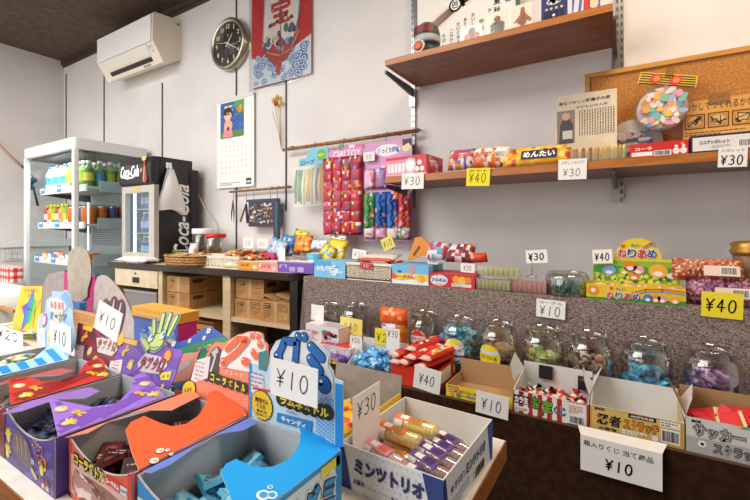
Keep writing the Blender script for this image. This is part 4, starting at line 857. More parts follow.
card('¥20', 427.5, 256, 438, 264, 1.225, 'small white twenty yen card on the oval-marked red box packets', th=.6, up=.18, roll=.05, tw=.7)
card('¥20', 460.5, 263.5, 474.5, 272.5, 1.205, 'small white twenty yen card on the dark red packet', th=.55, up=.2, roll=.03, tw=.6)
card('¥50', 352, 249.5, 365.5, 259.5, 1.26, 'small white card standing behind the cream plastic basket', th=.5, up=.22, roll=.1)
# clip with tilted yellow card
xa = wx(392.5, 1.33)
cl = thing('card_clip', 'clear clip stand behind the basket holding the tilted yellow ten yen card', 'clip', (xa, 1.33, ZT)); 
MB().lathe([(.018, 0), (.018, .004), (.004, .008)], M['tray'], seg=14).done('base', cl)
MB().tube([(0, 0, .006), (0, 0, .118)], .002, 'metal', 6).done('stem', cl)
card('¥10', 384, 236.5, 396, 249, 1.325, 'tilted yellow ten yen card on a clip below the toy cards', 'yel_p', th=.5, up=.25, roll=-.42)
# ================================================================== LOWER TIER
TL = -1.04
lt = thing('display_table', 'lower table step with a dark brown cloth hanging to the floor', 'table', (0, 0, 0))
MB().box((TL, YL + .004, ZL - .03), (.8, 1.165, ZL), 'browncloth').done('tabletop', lt)
V = []; n = 100; rows = [0, .06, .3, .6, 1]
for i in range(n + 1):
    x = TL + (.8 - TL) * i / n
    for k in rows: V.append((x, YL - .004 - .012 * k + .004 * k * k * math.sin(x * 19) + .003 * k * k * math.sin(x * 43 + 2), (ZL - .001) * (1 - k) + .004 * k))
mb = MB(); mb.add(V, [(i * 5 + j, i * 5 + j + 1, (i + 1) * 5 + j + 1, (i + 1) * 5 + j) for i in range(n) for j in range(4)], 'browncloth', True)
mb.done('hanging_cloth', lt)
mb = MB(); mb.box((TL, YL - .004, ZL - .022), (.8, YL + .004, ZL + .0005), pm('#4A2F1E', .6)); mb.done('front_edge', lt)
for xx in (TL + .05, .7):
    MB().box((xx, YL + .05, 0), (xx + .035, YL + .085, ZL - .03), 'metal_d').done('leg', lt)
# --- jars
JY = 1.085
JP = [(0, .001), (.047, .001), (.052, .006), (.053, .02), (.053, .112), (.049, .124), (.044, .130), (.0425, .134), (.044, .1365), (.0425, .139), (.044, .1415), (.0425, .144), (.044, .1465), (.043, .150), (.0415, .150), (.041, .132), (.047, .122), (.051, .110), (.051, .02), (.05, .008), (.045, .004), (0, .004)]
jar_mesh = MB().lathe(JP, M['jar'], seg=28, cap=False).done('plastic_jar'); JM = jar_mesh.data; bpy.data.objects.remove(jar_mesh)
def jar(u, label, Y=JY, sc=1.0, X=None, sticker=None):
    x = wx(JU.get(u, u), Y) if X is None else X
    t = thing('plastic_jar', label, 'jar', (x, Y, ZL), 0, 'clear plastic sweets jars')
    b = bpy.data.objects.new('jar_body', JM); COL.objects.link(b); b.parent = t; b.scale = (.94, .94, sc)
    if sticker:
        a0, zc, r, c1, c2, tx_, tcol = sticker; rr = .0505; mb = MB(); N = 18
        def cyl(a, b): th = a0 + a / rr; return Vector((rr * math.cos(th), rr * math.sin(th), zc + b))
        def disc(rad, col, off, cut=None):
            P = [cyl(0, 0) * 1]; out = []
            for k in range(N): out.append((rad * math.cos(2 * PI * k / N), rad * math.sin(2 * PI * k / N)))
            def pp(a, b): v = cyl(a, b); v.x *= (1 + off / rr); v.y *= (1 + off / rr); return v
            G = [pp(0, 0)] + [pp(a * .5, b * .5) for a, b in out] + [pp(a, b) for a, b in out]
            mb.add(G, [(0, 1 + k, 1 + (k + 1) % N) for k in range(N)] + [(1 + k, 1 + N + k, 1 + N + (k + 1) % N, 1 + (k + 1) % N) for k in range(N)], col)
            return pp
        pp = disc(r, c1, .0002)
        if c2:
            for (b0, b1, cc) in c2:
                for k in range(8):
                    a = lambda q, bb: q * math.sqrt(max(0, r * r - bb * bb)) * .98
                    q0, q1 = -1 + k / 4, -1 + (k + 1) / 4
                    mb.add([pp(a(q0, b0 * r), b0 * r), pp(a(q1, b0 * r), b0 * r), pp(a(q1, b1 * r), b1 * r), pp(a(q0, b1 * r), b1 * r)], [(0, 1, 2, 3)], cc)
                    mb.v[-4:] = [Vector((v.x * 1.008, v.y * 1.008, v.z)) for v in mb.v[-4:]]
        if tx_:
            vs, fs, tw, th = text_geo(tx_, .03, 0); hh = r * .3; kx = r * 1.5 / tw; ky = hh / th
            W_ = [pp(x_ * kx - r * .75, y_ * ky - hh / 2) for x_, y_ in vs]; mb.add([Vector((v.x * 1.014, v.y * 1.014, v.z)) for v in W_], fs, tcol)
        mb.done('round_label', t)
    return t
FA = math.radians(-90)   # labels look back towards the shop floor
R = random.Random(11)
def candy_proto(kind, cols, seed):
    rr = random.Random(seed); mb = MB()
    if kind == 'twist':
        a, b = rr.choice(cols), rr.choice(cols)
        mb.lathe([(.002, -.011), (.0085, -.006), (.010, 0), (.0085, .006), (.002, .011)], a, seg=9, axis='x', mats=[a, b, a, a], cap=False)
        for s_ in (-1, 1):
            P = [(s_ * .010, 0, 0)] + [(s_ * .024, .010 * math.cos(PI * k / 5), .010 * math.sin(PI * k / 5) * (1 if k % 2 else .4) - .004) for k in range(6)]
            mb.add(P, [(0, k, k + 1) for k in range(1, 6)] + [(0, k + 1, k) for k in range(1, 6)], b)
    elif kind == 'pack':
        mb.pillow(.046, .030, .014, lambda i, j, s_: rr.choice(cols), XY(), 6, 4, seed, wr=.3)
    elif kind == 'cookie':
        mb.lathe([(0, -.006), (.013, -.005), (.016, 0), (.012, .005), (0, .006)], cols[0], seg=9, cap=False)
        for v in mb.v: v += Vector((rr.uniform(-.002, .002),) * 3)
    elif kind == 'tile':
        mb.box((-.016, -.012, -.004), (.016, .012, .004), cols[0]); mb.rect(XY((0, 0, .004)), -.012, -.006, .012, .006, cols[-1])
    elif kind == 'tray':
        mb.box((-.014, -.022, -.003), (.014, .022, .003), cols[0]); mb.rect(XY((0, 0, .003)), -.012, -.02, .012, .02, cols[1]); mb.disc(XY((0, 0, .003)), 0, .004, .007, cols[2], .001, n=8); fine(mb, XY((0, 0, .003)), -.011, -.019, .011, -.008, 2, cols[3], seed, .001)
    return mb
def fill(name, label, group, x, Y, z0, n, rad, dz, kind, cols, seed, variants=3, cat='sweet', layers=None):
    """a heap of separate sweets; rad (rx, ry)"""
    rr = random.Random(seed); protos = [candy_proto(kind, cols, seed + 7 * k).done(name) for k in range(variants)]
    for p_ in protos: tag(p_, label, cat, group)
    for k in range(n):
        a, q = k * 2.399963, math.sqrt((k % layers + .5) / layers) if layers else math.sqrt(rr.random())
        lay = k // layers if layers else int(rr.random() * 3)
        o = protos[k] if k < variants else protos[k % variants].copy()
        if k >= variants: COL.objects.link(o)
        o.location = (x + rad[0] * q * math.cos(a), Y + rad[1] * q * math.sin(a), z0 + lay * dz + rr.uniform(-.002, .003)); o.rotation_euler = (rr.uniform(-.7, .7), rr.uniform(-.7, .7), rr.uniform(0, 6.28))
JU = {462: 460, 502: 499, 540: 543, 590: 590, 646: 646, 712: 712}
Xj = {u: wx(JU[u], JY) for u in JU}
jar(425, 'clear jar with a red and white label behind the red packets', 1.105, 1.0, None, (FA - .04, .082, .026, '#E9E3DE', [(.35, .95, '#D23A30'), (-.75, -.5, '#D23A30')], 'せんべい', '#8A4A46'))
jar(462, 'clear jar full of turquoise wrapped sweets with a yellow and white label', JY, 1.0, None, (FA, .074, .030, '#EDEBE8', [(.45, .95, '#E8D23A'), (-.62, -.42, '#3A7AB8')], 'ソーダ', '#8A86C0'))
jar(502, 'clear jar of tan puffs with a large yellow round label', JY, 1.0, None, (FA - .32, .068, .033, '#EBD32A', [(.25, .5, '#BFD8EC')], 'キャラメル', '#8A6A1A'))
jar(540, 'empty-topped clear jar holding a few green packets behind the striped box', JY)
jar(590, 'clear jar of brown twist-wrapped sweets between the green and blue jars', JY)
jar(646, 'clear jar of bright blue sweets behind the gold scratch card box', JY)
jar(712, 'clear jar of purple wrapped sweets behind the soccer card box', JY)
jar(356, 'clear jar behind the yellow forty yen card on the lower step', 1.105)
jar(329, 'dark jar under a plain white card at the end of the lower step', 1.10, .95)
fill('turquoise_sweet', 'turquoise wrapped sweet in the yellow-labelled jar', 'turquoise sweets in the jar', Xj[462], JY, ZL + .012, 56, (.037, .037), .0165, 'pack', ['#4FB3CC', '#3E9DBE', '#8ED3E0', '#5CBFD2', '#2F87AE'], 3, 3, layers=8)
fill('tan_puff', 'tan puff sweet in the jar with the big yellow label', 'tan puffs in the jar', Xj[502], JY, ZL + .012, 54, (.036, .036), .014, 'cookie', ['#C49A6C', '#B58858'], 5, 3, layers=9)
fill('green_packet', 'yellow-green packet in the jar behind the striped box', 'green packets in the jar', Xj[540], JY, ZL + .014, 24, (.033, .033), .018, 'pack', ['#B8C860', '#8FA848', '#DCE0A0', '#6E8A3A'], 8, 2, layers=5)
fill('brown_twist_sweet', 'brown twist-wrapped sweet in the jar', 'brown twist sweets in the jar', Xj[590], JY, ZL + .014, 50, (.037, .037), .0165, 'twist', ['#6A3A28', '#A8683A', '#D8B89A', '#3A2420', '#C8804A'], 9, 4, layers=9)
fill('blue_sweet', 'bright blue wrapped sweet in the jar', 'blue sweets in the jar', Xj[646], JY, ZL + .014, 36, (.037, .037), .0165, 'pack', ['#2FA6D8', '#1F86C0', '#6CCBE8', '#2590C8'], 10, 3, layers=8)
fill('purple_sweet', 'purple wrapped sweet in the jar', 'purple sweets in the jar', Xj[712], JY, ZL + .014, 50, (.037, .037), .0165, 'pack', ['#5A3A8A', '#7A5AA8', '#B89AC8', '#3A2A68', '#8A4A8A'], 12, 4, layers=9)
fill('wrapped_sweet', 'pinkish-brown wrapped sweet in the jar behind the forty yen card', 'sweets in the jar behind the yellow card', wx(356, 1.105), 1.105, ZL + .012, 20, (.036, .036), .014, 'twist', ['#C8A8A0', '#8A6A66', '#D8C4BC'], 15, 2, layers=7)
fill('dark_sweet', 'dark wrapped sweet in the end jar', 'dark sweets in the end jar', wx(329, 1.10), 1.10, ZL + .012, 40, (.036, .036), .015, 'pack', ['#5A5458', '#7A7478', '#4A4448'], 16, 2, layers=7)
# --- open counter boxes on the front edge
def openbox(u0, u1, v_l, Yf, dep, hback, side, inner, label, deco, name='counter_box', flaps=True, hside=None, backflap=0.0, fl=1.0, u_mid=None, rz=0.0):
    xa, xb = wx(u0, Yf), wx(u1, Yf); w = xb - xa; h = wz(u0, v_l, Yf) - ZL
    t = thing(name, label, 'box', (xa, Yf, ZL), rz); k = .0016; mb = MB()
    mb.prism(XZ((0, k, 0)), [(0, 0), (w, 0), (w, h), (0, h)], k, side, inner)
    F = XZ(); deco(mb, F, w, h); mb.done('front_panel', t)
    hs = hside or h; mb = MB()
    mb.box((k, k, 0), (w - k, dep - k, k), inner)
    for x_, s_ in ((0, 1), (w, -1)):
        mb.prism(Fr((x_ + (k if s_ > 0 else 0), 0, 0), (0, 1, 0), (0, 0, 1)), [(k, 0), (dep, 0), (dep, hs), (k, h)], -k if s_ > 0 else -k, side if s_ < 0 else inner, inner)
    mb.prism(Fr((0, dep, 0), (1, 0, 0), (0, 0, 1)), [(0, 0), (w, 0), (w, hback), (0, hback)], k, inner)
    mb.done('tray_walls', t)
    if flaps:
        for s_, nm in ((0, 'side_flap'), (1, 'side_flap')):
            x_ = w * s_; sg = -1 if s_ == 0 else 1
            P = [(x_, .004, hs), (x_, dep - .004, hs), (x_ + sg * .020 * fl, dep - .012, hs + .036 * fl), (x_ + sg * .012 * fl, .022, hs + .030 * fl)]
            mb = MB(); mb.add(P, [(0, 1, 2, 3)], inner); mb.add([Vector(p) + Vector((0.0008, 0, .0006)) for p in P], [(3, 2, 1, 0)], inner); mb.done(nm, t)
    if backflap:
        mb = MB(); mb.prism(Fr((0, dep, hback), (1, 0, 0), (0, .35, .94)), [(.002, 0), (w - .002, 0), (w - .008, backflap), (.008, backflap)], k, inner); mb.done('back_flap', t)
    return t, w, h, xa
# yellow box
def d(mb, F, w, h):
    mb.rect(F, w * .03, h * .62, w * .2, h * .92, '#F2D82A'); 
    for i, col in enumerate(('#2A5AA8', '#D83A2A', '#3A9A4A', '#D83A2A')): mb.rect(F, w * (.03 + .045 * i), h * .78, w * (.065 + .045 * i), h * .92, col, .0009)
    mb.rect(F, w * .05, h * .44, w * .24, h * .7, '#D8403A', .0012); mb.text(F, 'のびる', w * .145, h * .57, h * .18, w * .16, '#F6E8DA', .04, c=.0018); mb.text(F, 'ミニコーラ', w * .36, h * .6, h * .24, w * .22, '#C82A3A', .05, c=.0012, ang=-.05); mb.text(F, 'ソーダもち', w * .34, h * .28, h * .24, w * .24, '#2A6AB0', .05, c=.0012)
    mb.disc(F, w * .20, h * .25, h * .17, '#4A9A3A', .0012); mb.disc(F, w * .1, h * .2, h * .15, '#E89A2A', .0012); fine(mb, F, w * .55, h * .8, w * .93, h * .9, 1, '#6A5A2A', 3, .0012)
    mb.stroke(F, [(w * .48, h * .62), (w * .55, h * .5), (w * .62, h * .62)], .004, '#3A7A3A', .0012)
openbox(446, 512.5, 383.5, .915, .105, .062, '#EBD82C', 'kraft_in', 'open yellow counter box with printed front, empty brown cardboard inside', d, flaps=False)
# striped lucky draw box
def d(mb, F, w, h):
    for k in range(9): mb.rect(F, w * k / 9 * .74, 0, w * (k + .5) / 9 * .74, h, '#C82E2A' if k % 2 == 0 else '#C82E2A')
    for k in range(6): mb.rect(F, w * (.02 + .13 * k), h * .0, w * (.085 + .13 * k), h, '#F2EEE8', .0009)
    mb.rect(F, w * .01, h * .42, w * .235, h * .82, '#26221F', .0012); mb.text(F, 'カラ生', w * .122, h * .62, h * .32, w * .20, '#F2EEE8', .06, c=.0018); mb.text(F, '10円', w * .12, h * .92, h * .12, m='ink', c=.0014); mb.rect(F, w * .02, h * .1, w * .23, h * .3, '#F2EEE8', .0014); mb.text(F, 'ノンシュガー', w * .125, h * .2, h * .12, w * .18, 'ink', .02, c=.002)
    mb.logo(F, 'お', w * .33, h * .62, h * .5, w * .11, [('#2A3A1A', .09), ('#5FA82E', .03)], c=.0014); mb.logo(F, '宝', w * .48, h * .56, h * .5, w * .12, [('#2A3A1A', .08), ('#7ABF3A', .03)], c=.0014); mb.logo(F, 'くじ', w * .64, h * .48, h * .36, w * .15, [('#F2EEE8', .09), ('#26407A', .05)], c=.0014)
    mb.disc(F, w * .4, h * .18, h * .12, '#8A4A3A', .0014); mb.rect(F, w * .735, h * .03, w * .975, h * .96, '#F2EEE8', .0012); barcode(mb, F, w * .76, h * .06, w * .95, h * .42, 5, .0018); fine(mb, F, w * .76, h * .5, w * .95, h * .86, 4, '#B8484A', 3, .0018); mb.rect(F, w * .975, 0, w, h, '#C82E2A', .0012)
    # black sweets show above the rim
t, w, h, xa = openbox(513, 588.5, 389.5, .915, .115, .078, '#C82E2A', 'white_g', 'open red and white striped lucky draw box with grey inside', d, hside=.062)
for i in range(2):
    mb = MB(); mb.box((0, 0, 0), (.03, .004, .03), 'black'); mb.rect(XZ(), .004, .02, .026, .026, '#8A2A2A' if i else 'black'); tag(mb.done('black_gum_box', loc=(xa + (.035 if i == 0 else .118), .915 + .106 - .002, ZL + (.046 if i == 0 else .036)), rot=(-.1, 0, 0)), ['plain black card square standing in the striped draw box', 'black card with red print standing in the striped draw box'][i], 'card')
fill('lucky_draw_sweet', 'tiny red, white and black wrapped sweet in the striped draw box', 'sweets in the striped draw box', xa + w * .5, .915 + .055, ZL + .016, 40, (.066, .042), .010, 'twist', ['#E8D8C8', '#C8403A', '#1E1A1C', '#E8A090', '#F0E0D0'], 21, 4, layers=20)
# gold scratch card box
def d(mb, F, w, h):
    mb.rect(F, w * .02, h * .06, w * .97, h * .95, '#DDBB6A'); mb.text(F, 'JACK', w * .115, h * .9, h * .13, w * .13, 'ink', .06, c=.0012)
    mb.text(F, '忍者', w * .215, h * .52, h * .46, w * .28, '#201A18', .03, .1, c=.0012); mb.disc(F, w * .10, h * .62, h * .07, '#C8382E', .0018); mb.text(F, 'の巻物', w * .2, h * .16, h * .13, w * .2, '#3A2A18', .03, c=.0012)
    mb.rect(F, w * .43, h * .8, w * .72, h * .97, '#201A18', .0012); mb.text(F, '400円金券', w * .575, h * .885, h * .11, w * .25, '#F0E4C8', .03, c=.0018); mb.logo(F, 'スクラッチ', w * .56, h * .52, h * .36, w * .36, [('#3A2010', .1), ('#E88A1E', .04)], c=.0012); fine(mb, F, w * .36, h * .1, w * .66, h * .3, 2, 'paper', 2, .0012, thick=.8); mb.rect(F, w * .68, h * .1, w * .74, h * .3, 'paper', .0014)
    mb.rect(F, w * .76, h * .72, w * .96, h * .95, 'paper', .0012); fine(mb, F, w * .77, h * .74, w * .95, h * .93, 2, 'ink', 4, .0018); barcode(mb, F, w * .77, h * .12, w * .955, h * .64, 7, .0012)
openbox(590, 684.5, 404.5, .915, .105, .075, '#CDA652', 'white_g', 'open gold scratch card box with grey inside, above the big ten yen sign', d, fl=1.05, hside=.055)
# grey soccer card box
def d(mb, F, w, h):
    mb.rect(F, 0, 0, w, h * .45, '#B4B2B0'); mb.rect(F, 0, h * .45, w, h * .52, '#D4D2CE', .0008); mb.text(F, 'JACK', w * .13, h * .90, h * .1, w * .13, 'ink', .06, c=.0012)
    mb.logo(F, 'サッカー', w * .40, h * .66, h * .32, w * .6, [('#3A3838', .08), ('#A9A7A6', .03)], c=.0012); mb.logo(F, 'スクラッチ', w * .62, h * .25, h * .26, w * .56, [('#2A2828', .09), ('#8E8C8A', .02)], c=.0012); mb.disc(F, w * .2, h * .3, h * .1, '#F0EEEA', .0012); mb.disc(F, w * .2, h * .3, h * .04, 'ink', .0018)
    for i, (a0, a1, col) in enumerate(((.62, .67, '#E8C43A'), (.67, .72, '#5FA84A'), (.72, .95, '#4AA0C8'))): mb.rect(F, w * a0, h * .95, w * a1, h, col, .0012)
t, w, h, xa = openbox(686, 772, 416, .915, .105, .085, '#DAD8D4', 'kraft_in', 'open grey and white soccer card box with red packets inside', d, fl=1.05, hside=.06)
for k in range(9):
    RR = random.Random(k + 40); mb = MB(); mb.box((-.024, -.016, -.0015), (.024, .016, .0015), '#C8202A'); mb.rect(XY((0, 0, .0015)), .019, -.016, .024, .016, '#D8C890'); mb.rect(XY((0, 0, .0015)), -.02, -.012, .014, .012, '#D62430')
    tag(mb.done('red_card_packet', loc=(xa + .03 + .011 * k, .95 + .03 * RR.random(), ZL + .05 + .002 * k), rot=(RR.uniform(.2, .7), RR.uniform(-.4, .4), RR.uniform(-.5, .5))), 'thin red card packet in the soccer card box', 'packet', 'red packets in the soccer card box')
# red box heaped with red packets
xa, xb = wx(391, .918), wx(437, .918); w = xb - xa; dep = .16; h = .05
rb = thing('counter_box', 'orange-red open box heaped with long red snack packets', 'box', (xa, .918, ZL)); mb = MB(); k = .002
mb.box((0, 0, 0), (w, k, h), '#D8351E').box((0, dep - k, 0), (w, dep, h), '#D8351E').box((0, k, 0), (k, dep - k, h), '#D8351E').box((w - k, k, 0), (w, dep - k, h), '#B92A1C').box((k, k, 0), (w - k, dep - k, k), '#B92A1C'); G = YZ((w, 0, 0)); mb.rect(G, .02, .012, .09, .045, '#E8DCC8'); mb.disc(G, .12, .028, .014, '#E8C43A'); mb.done('carton', rb)
packs = [(.025, .05, .055, 0.1), (.06, .045, .058, -.06), (.098, .05, .056, .1), (.03, .055, .070, -.1), (.07, .055, .072, .05), (.105, .06, .074, .12), (.055, .08, .085, .1)]
for i, (px, py, pz, an) in enumerate(packs):
    RR = random.Random(i + 60); mb = MB(); lightish = i in (2, 5, 7)
    def pick(i_, j_, s_, RR=RR, L=lightish):
        if .25 < j_ < .75 and .18 < i_ < .82: return RR.choice(['#F0E2D2', '#F0E2D2', '#D8402A', '#E8C04A', '#A8B85A'] if L else ['#E8402C', '#F0DCD0', '#3A1A18', '#D82E22'])
        return '#D8301E' if i_ > .1 else '#E8BDB0'
    mb.pillow(.15, .036, .022, pick, Fr((0, 0, 0), (.35, .94, 0), (-.94, .35, .12)), 12, 5, i)
    tag(mb.done('snack_stick', loc=(xa + px, .918 + py + .02, ZL + pz), rot=(0, -.12, an)), 'long red snack packet heaped in the orange-red box', 'snack', 'red snack packets in the red box')
card('¥40', 413, 367.5, 439.5, 391, .908, 'white forty yen card on the front of the orange-red box', th=.42, up=.26, roll=.10, tw=.62)
card('¥10', 475.5, 394, 508, 416, .900, 'white ten yen card on the front of the yellow counter box', th=.5, up=.22, roll=.04, tw=.66)
# big folded sign
def ex(mb, F, w, h):
    mb.text(F, '箱入りくじ 当て商品', w * .47, h * .78, h * .16, w * .86, 'ink', .006, c=.0009, ang=-.03)
o = card('¥10', 580.5, 444, 662.5, 480.5, .889, 'large white handwritten ten yen sign hanging below the gold scratch card box', th=.28, up=.2, tw=.36, roll=0.0, extra=ex, lw=.003, group=None)
mb = MB(); xa, xb = wx(580.5, .889), wx(662.5, .889); zt = o.location.z + (onY(621.5, 444, .889).z - onY(621.5, 480.5, .889).z)
sgn = o; mb.add([(-(xb - xa) / 2, 0, 0), ((xb - xa) / 2, 0, 0), ((xb - xa) / 2 + .008, .016, .012), (-(xb - xa) / 2 - .006, .016, .010)], [(0, 1, 2, 3), (3, 2, 1, 0)], '#D8D4CC')
mb.done('folded_top', sgn, (0, 0, zt - sgn.location.z))
# white box of blue sweets and its neighbours
def d(mb, F, w, h):
    mb.disc(F, w * .2, h * .55, h * .22, '#4A3A78', rb=h * .3); mb.text(F, 'フルーツ', w * .45, h * .5, h * .3, w * .25, '#B8505A', .05, c=.0012); busy(mb, XZ((w * .6, 0, 0)), w * .38, h * .95, ['#3A8AC0', '#BFD8E4', '#2A5A9A'], 20, 6, .0012)
t, w, h, xa = openbox(344, 391, 368, .918, .10, .075, '#E4E4E8', 'white_g', 'white open box of shiny blue wrapped sweets', d, flaps=False, hside=.065)
fill('shiny_blue_sweet', 'shiny blue wrapped sweet heaped in the white open box', 'blue sweets in the white open box', xa + w * .5, .918 + .05, ZL + .024, 30, (.052, .032), .013, 'pack', ['#3E9ADA', '#6FBCE8', '#2C7CC0', '#A8D8F0', '#4AA6E0'], 31, 4, layers=14)
card('¥20', 350, 336, 362, 354.5, .99, 'white twenty yen card standing over the purple packets', th=.26, up=.64, tw=.7)
card('¥30', 386.5, 328.5, 399.5, 356, .985, 'tall white thirty yen card beside the yellow card, over the blue sweets', th=.24, up=.68, tw=.82)
card('¥2', 375, 328.5, 390, 345, 1.015, 'yellow card half hidden behind the tall white thirty yen card', 'yel', th=.5, up=.2, tw=.8)
card('¥40', 340, 318, 362, 334.5, 1.035, 'yellow forty yen card with a curled corner before the clear jar', 'yel_p', th=.42, up=.26, roll=.03, tw=.66)
card('', 311, 305, 323.5, 320.5, 1.035, 'small blank white card in front of the dark end jar', roll=.04)
# purple packs
for i, (u, v, yy) in enumerate(((338, 361, .95), (348, 355, .975), (333, 356, .99))):
    xx = wx(u, yy); mb = MB(); RR = random.Random(i + 5); mb.pillow(.06, .03, .03, lambda a, b, s_: '#6A3FA0' if RR.random() < .7 else RR.choice(['#8A6AB8', '#D8C0E0', '#4A2A78']), XZ(), 8, 6, i); mb.rect(XZ((0, -.0165, 0)), -.016, -.008, .016, .008, '#E8D23A' if i == 0 else '#C8B0D8'); 
    if i == 0: mb.text(XZ((0, -.0168, 0)), 'ぶどう', 0, 0, .009, .026, '#3A2A5A', .05)
    tag(mb.done('grape_packet', loc=(xx, yy, ZL + .018 + .022 * (i == 2)), rot=(.1, 0, -.1)), ['purple packet with a yellow name patch on the lower step', 'purple and lilac packet before the twenty yen card', 'purple packet lying across the other two'][i], 'sweets packet')
# toy box of stickers (pink and white block)
x0, x1 = wx(306, .99), wx(340, .99)
sb = thing('toy_box', 'white and pink boxed toys stacked at the end of the lower step', 'toy box', (x0, .99, ZL), math.radians(-3)); w = x1 - x0; h = .095
mb = MB(); mb.box((0, 0, 0), (w, .058, h), '#E9DADC'); F = XZ(); mb.rect(F, 0, 0, w, h, '#EFE6E6'); mb.rect(F, w * .5, h * .1, w * .78, h * .9, '#D8C8D0', .0009); busy(mb, XZ((w * .48, 0, h * .05)), w * .5, h * .9, ['#B83A4A', '#2A2430', '#E8C8B8', '#5A8A78', '#D8A8B0'], 34, 9, .0012); busy(mb, XZ((0, 0, h * .1)), w * .45, h * .8, ['#E8C0C8', '#F2ECEC', '#D88A98'], 16, 3, .0009); G = XY((0, 0, h)); mb.rect(G, 0, 0, w, .058, '#E8D4D6'); mb.rect(G, w * .4, .006, w * .95, .052, '#A8A4AC', .0009)
for k in range(5): mb.rect(G, w * (.44 + .1 * k), .008, w * (.47 + .1 * k), .05, '#E0D8DC', .0012)
mb.done('carton', sb)
x0, x1 = wx(322, .945), wx(347, .945)
def d(mb, F, w, h, dep):
    mb.rect(F, 0, 0, w, h, '#E8563A'); G = XY((0, 0, h)); busy(mb, G, w, dep, ['#F0E0D8', '#D83A2A', '#E8A890'], 24, 8)
flatbox(319, 348, 352, .97, 'flat_packet', 'flat red and white packet before the boxed toys on the lower step', '#D8402E', .06, d, 'snack', zb=ZL + .048)
mb = MB(); w = wx(350, .965) - wx(316, .965); mb.box((0, 0, 0), (w, .07, .047), '#D8D4D6'); busy(mb, XZ(), w, .047, ['#F0ECEC', '#C8BCC8', '#B8A8B8'], 14, 5); tag(mb.done('sweets_box', loc=(wx(316, .965), .965, ZL)), 'pale grey sweets box carrying the flat red packet', 'box')
# tall orange topped pack
x0, x1 = wx(381.5, 1.05), wx(408, 1.05); w = x1 - x0
op = thing('snack_pack', 'tall clear pack of purple and amber sweets with an orange top, between jars', 'snack pack', ((x0 + x1) / 2, 1.05, ZL + .003)); h = .155
RR = random.Random(4); mb = MB(); mb.pillow(w, h * .86, .05, lambda i, j, s_: RR.choice(['#C8B8D0', '#9A82B0', '#E0D4E0', '#8A6AA0']) if i < .62 else RR.choice(['#D89A3A', '#C8802A', '#B86A20']), XZ((0, 0, h * .43)), 8, 10, 5, wr=.3); mb.done('bag', op)
mb = MB(); mb.pillow(w * 1.02, h * .34, .03, lambda i, j, s_: '#E8641E' if RR.random() < .75 else RR.choice(['#F08A3A', '#D84A1A', '#F0B070']), XZ((0, -.006, h * .88)), 8, 5, 6); mb.done('header_card', op)
# ================================================================== LEFT COUNTER
CA = math.atan2(.088, 1.262); CO = Vector((-2.42, 1.127, 0)); CL = 1.265
def LF(u, v):
    """where the frame point (u,v) meets the counter's front: (along, height)"""
    d = ray(u, v); n = Vector((-math.sin(CA), math.cos(CA), 0)); t = CO.dot(n) / d.dot(n); p = d * t
    return (Vector((p.x, p.y, 0)) - CO).dot(Vector((math.cos(CA), math.sin(CA), 0))), p.z + CZ
ct = thing('shop_counter', 'pale wood counter with dark worktop, open shelves and one drawer along the back wall', 'counter', CO, CA)
D = .255
def lcl(p): q = Vector((p[0], p[1], 0)) - CO; return (q.x * math.cos(CA) + q.y * math.sin(CA), -q.x * math.sin(CA) + q.y * math.cos(CA))
tp = [(0, 0), (CL - .03, 0)]
for k in range(1, 7): a = -PI / 2 + PI / 2 * k / 6; tp.append((CL - .03 + .075 * math.cos(a), .075 + .075 * math.sin(a)))
tp += [lcl((-1.095, 1.485)), lcl((-2.47, 1.485))]
mb = MB(); mb.prism(XY((0, 0, ZT - .030)), tp, .030, 'dark_top'); mb.prism(XY((0, 0, ZT)), [(x + (.006 if x < .1 else -.004), y + .008 if y < .2 else y - .004) for x, y in tp], .001, 'oak'); mb.done('worktop', ct)
zs = LF(250, 320)[1] - .004
xl = LF(114, 280)[0]; xd0, xd1 = LF(156.5, 290)[0], LF(160.5, 290)[0]; xm0, xm1 = LF(221, 300)[0], LF(228.5, 300)[0]; xr0, xr1 = LF(287.5, 290)[0], LF(306, 290)[0]
zt = ZT - .030
zd = LF(137, 287)[1]
mb = MB(); mb.box((xl - .012, .012, 0), (xl, D, zt), 'oak'); mb.done('side_panel', ct)
for a, b in ((xd0, xd1), (xm0, xm1)): MB().box((a, .010, .05), (b, D, zt), 'oak').done('divider', ct)
MB().box((xr0, .014, 0), (min(xr1, CL + .03), D, zt), 'blackwood').done('end_panel', ct)
MB().box((xl, D - .008, 0), (xr0, D, zt), pm('#3A2C22', .8)).done('back_panel', ct)
MB().box((xd1, .014, zs - .018), (xm0, D - .008, zs), 'oak').done('shelf_board', ct)
MB().box((xm1, .014, zs - .018), (xr0, D - .008, zs), 'oak').done('shelf_board', ct)
MB().box((xl, .014, zs - .09), (xd0, D - .008, zs - .072), 'oak').done('shelf_board', ct)
MB().box((xl, .02, .05), (xr0, D - .008, .07), 'oak').done('bottom_board', ct)
dr_ = MB(); dr_.box((xl + .003, .006, zd), (xd0 - .002, .026, zt - .004), 'oak_e'); dw = dr_.done('drawer', ct)
xp, zp = LF(135, 280); MB().box((xp - .026, .002, zp - .014), (xp + .026, .008, zp + .014), 'black').done('drawer_pull', dw)
xp, zp = LF(134.5, 273.5); mb = MB(); mb.lathe([(.006, -.004), (.006, 0)], 'metal_d', (xp, .006, zp), 10, axis='y'); mb.done('lock', dw)
def world(x, y, z): return (CO.x + x * math.cos(CA) - y * math.sin(CA), CO.y + x * math.sin(CA) + y * math.cos(CA), z)
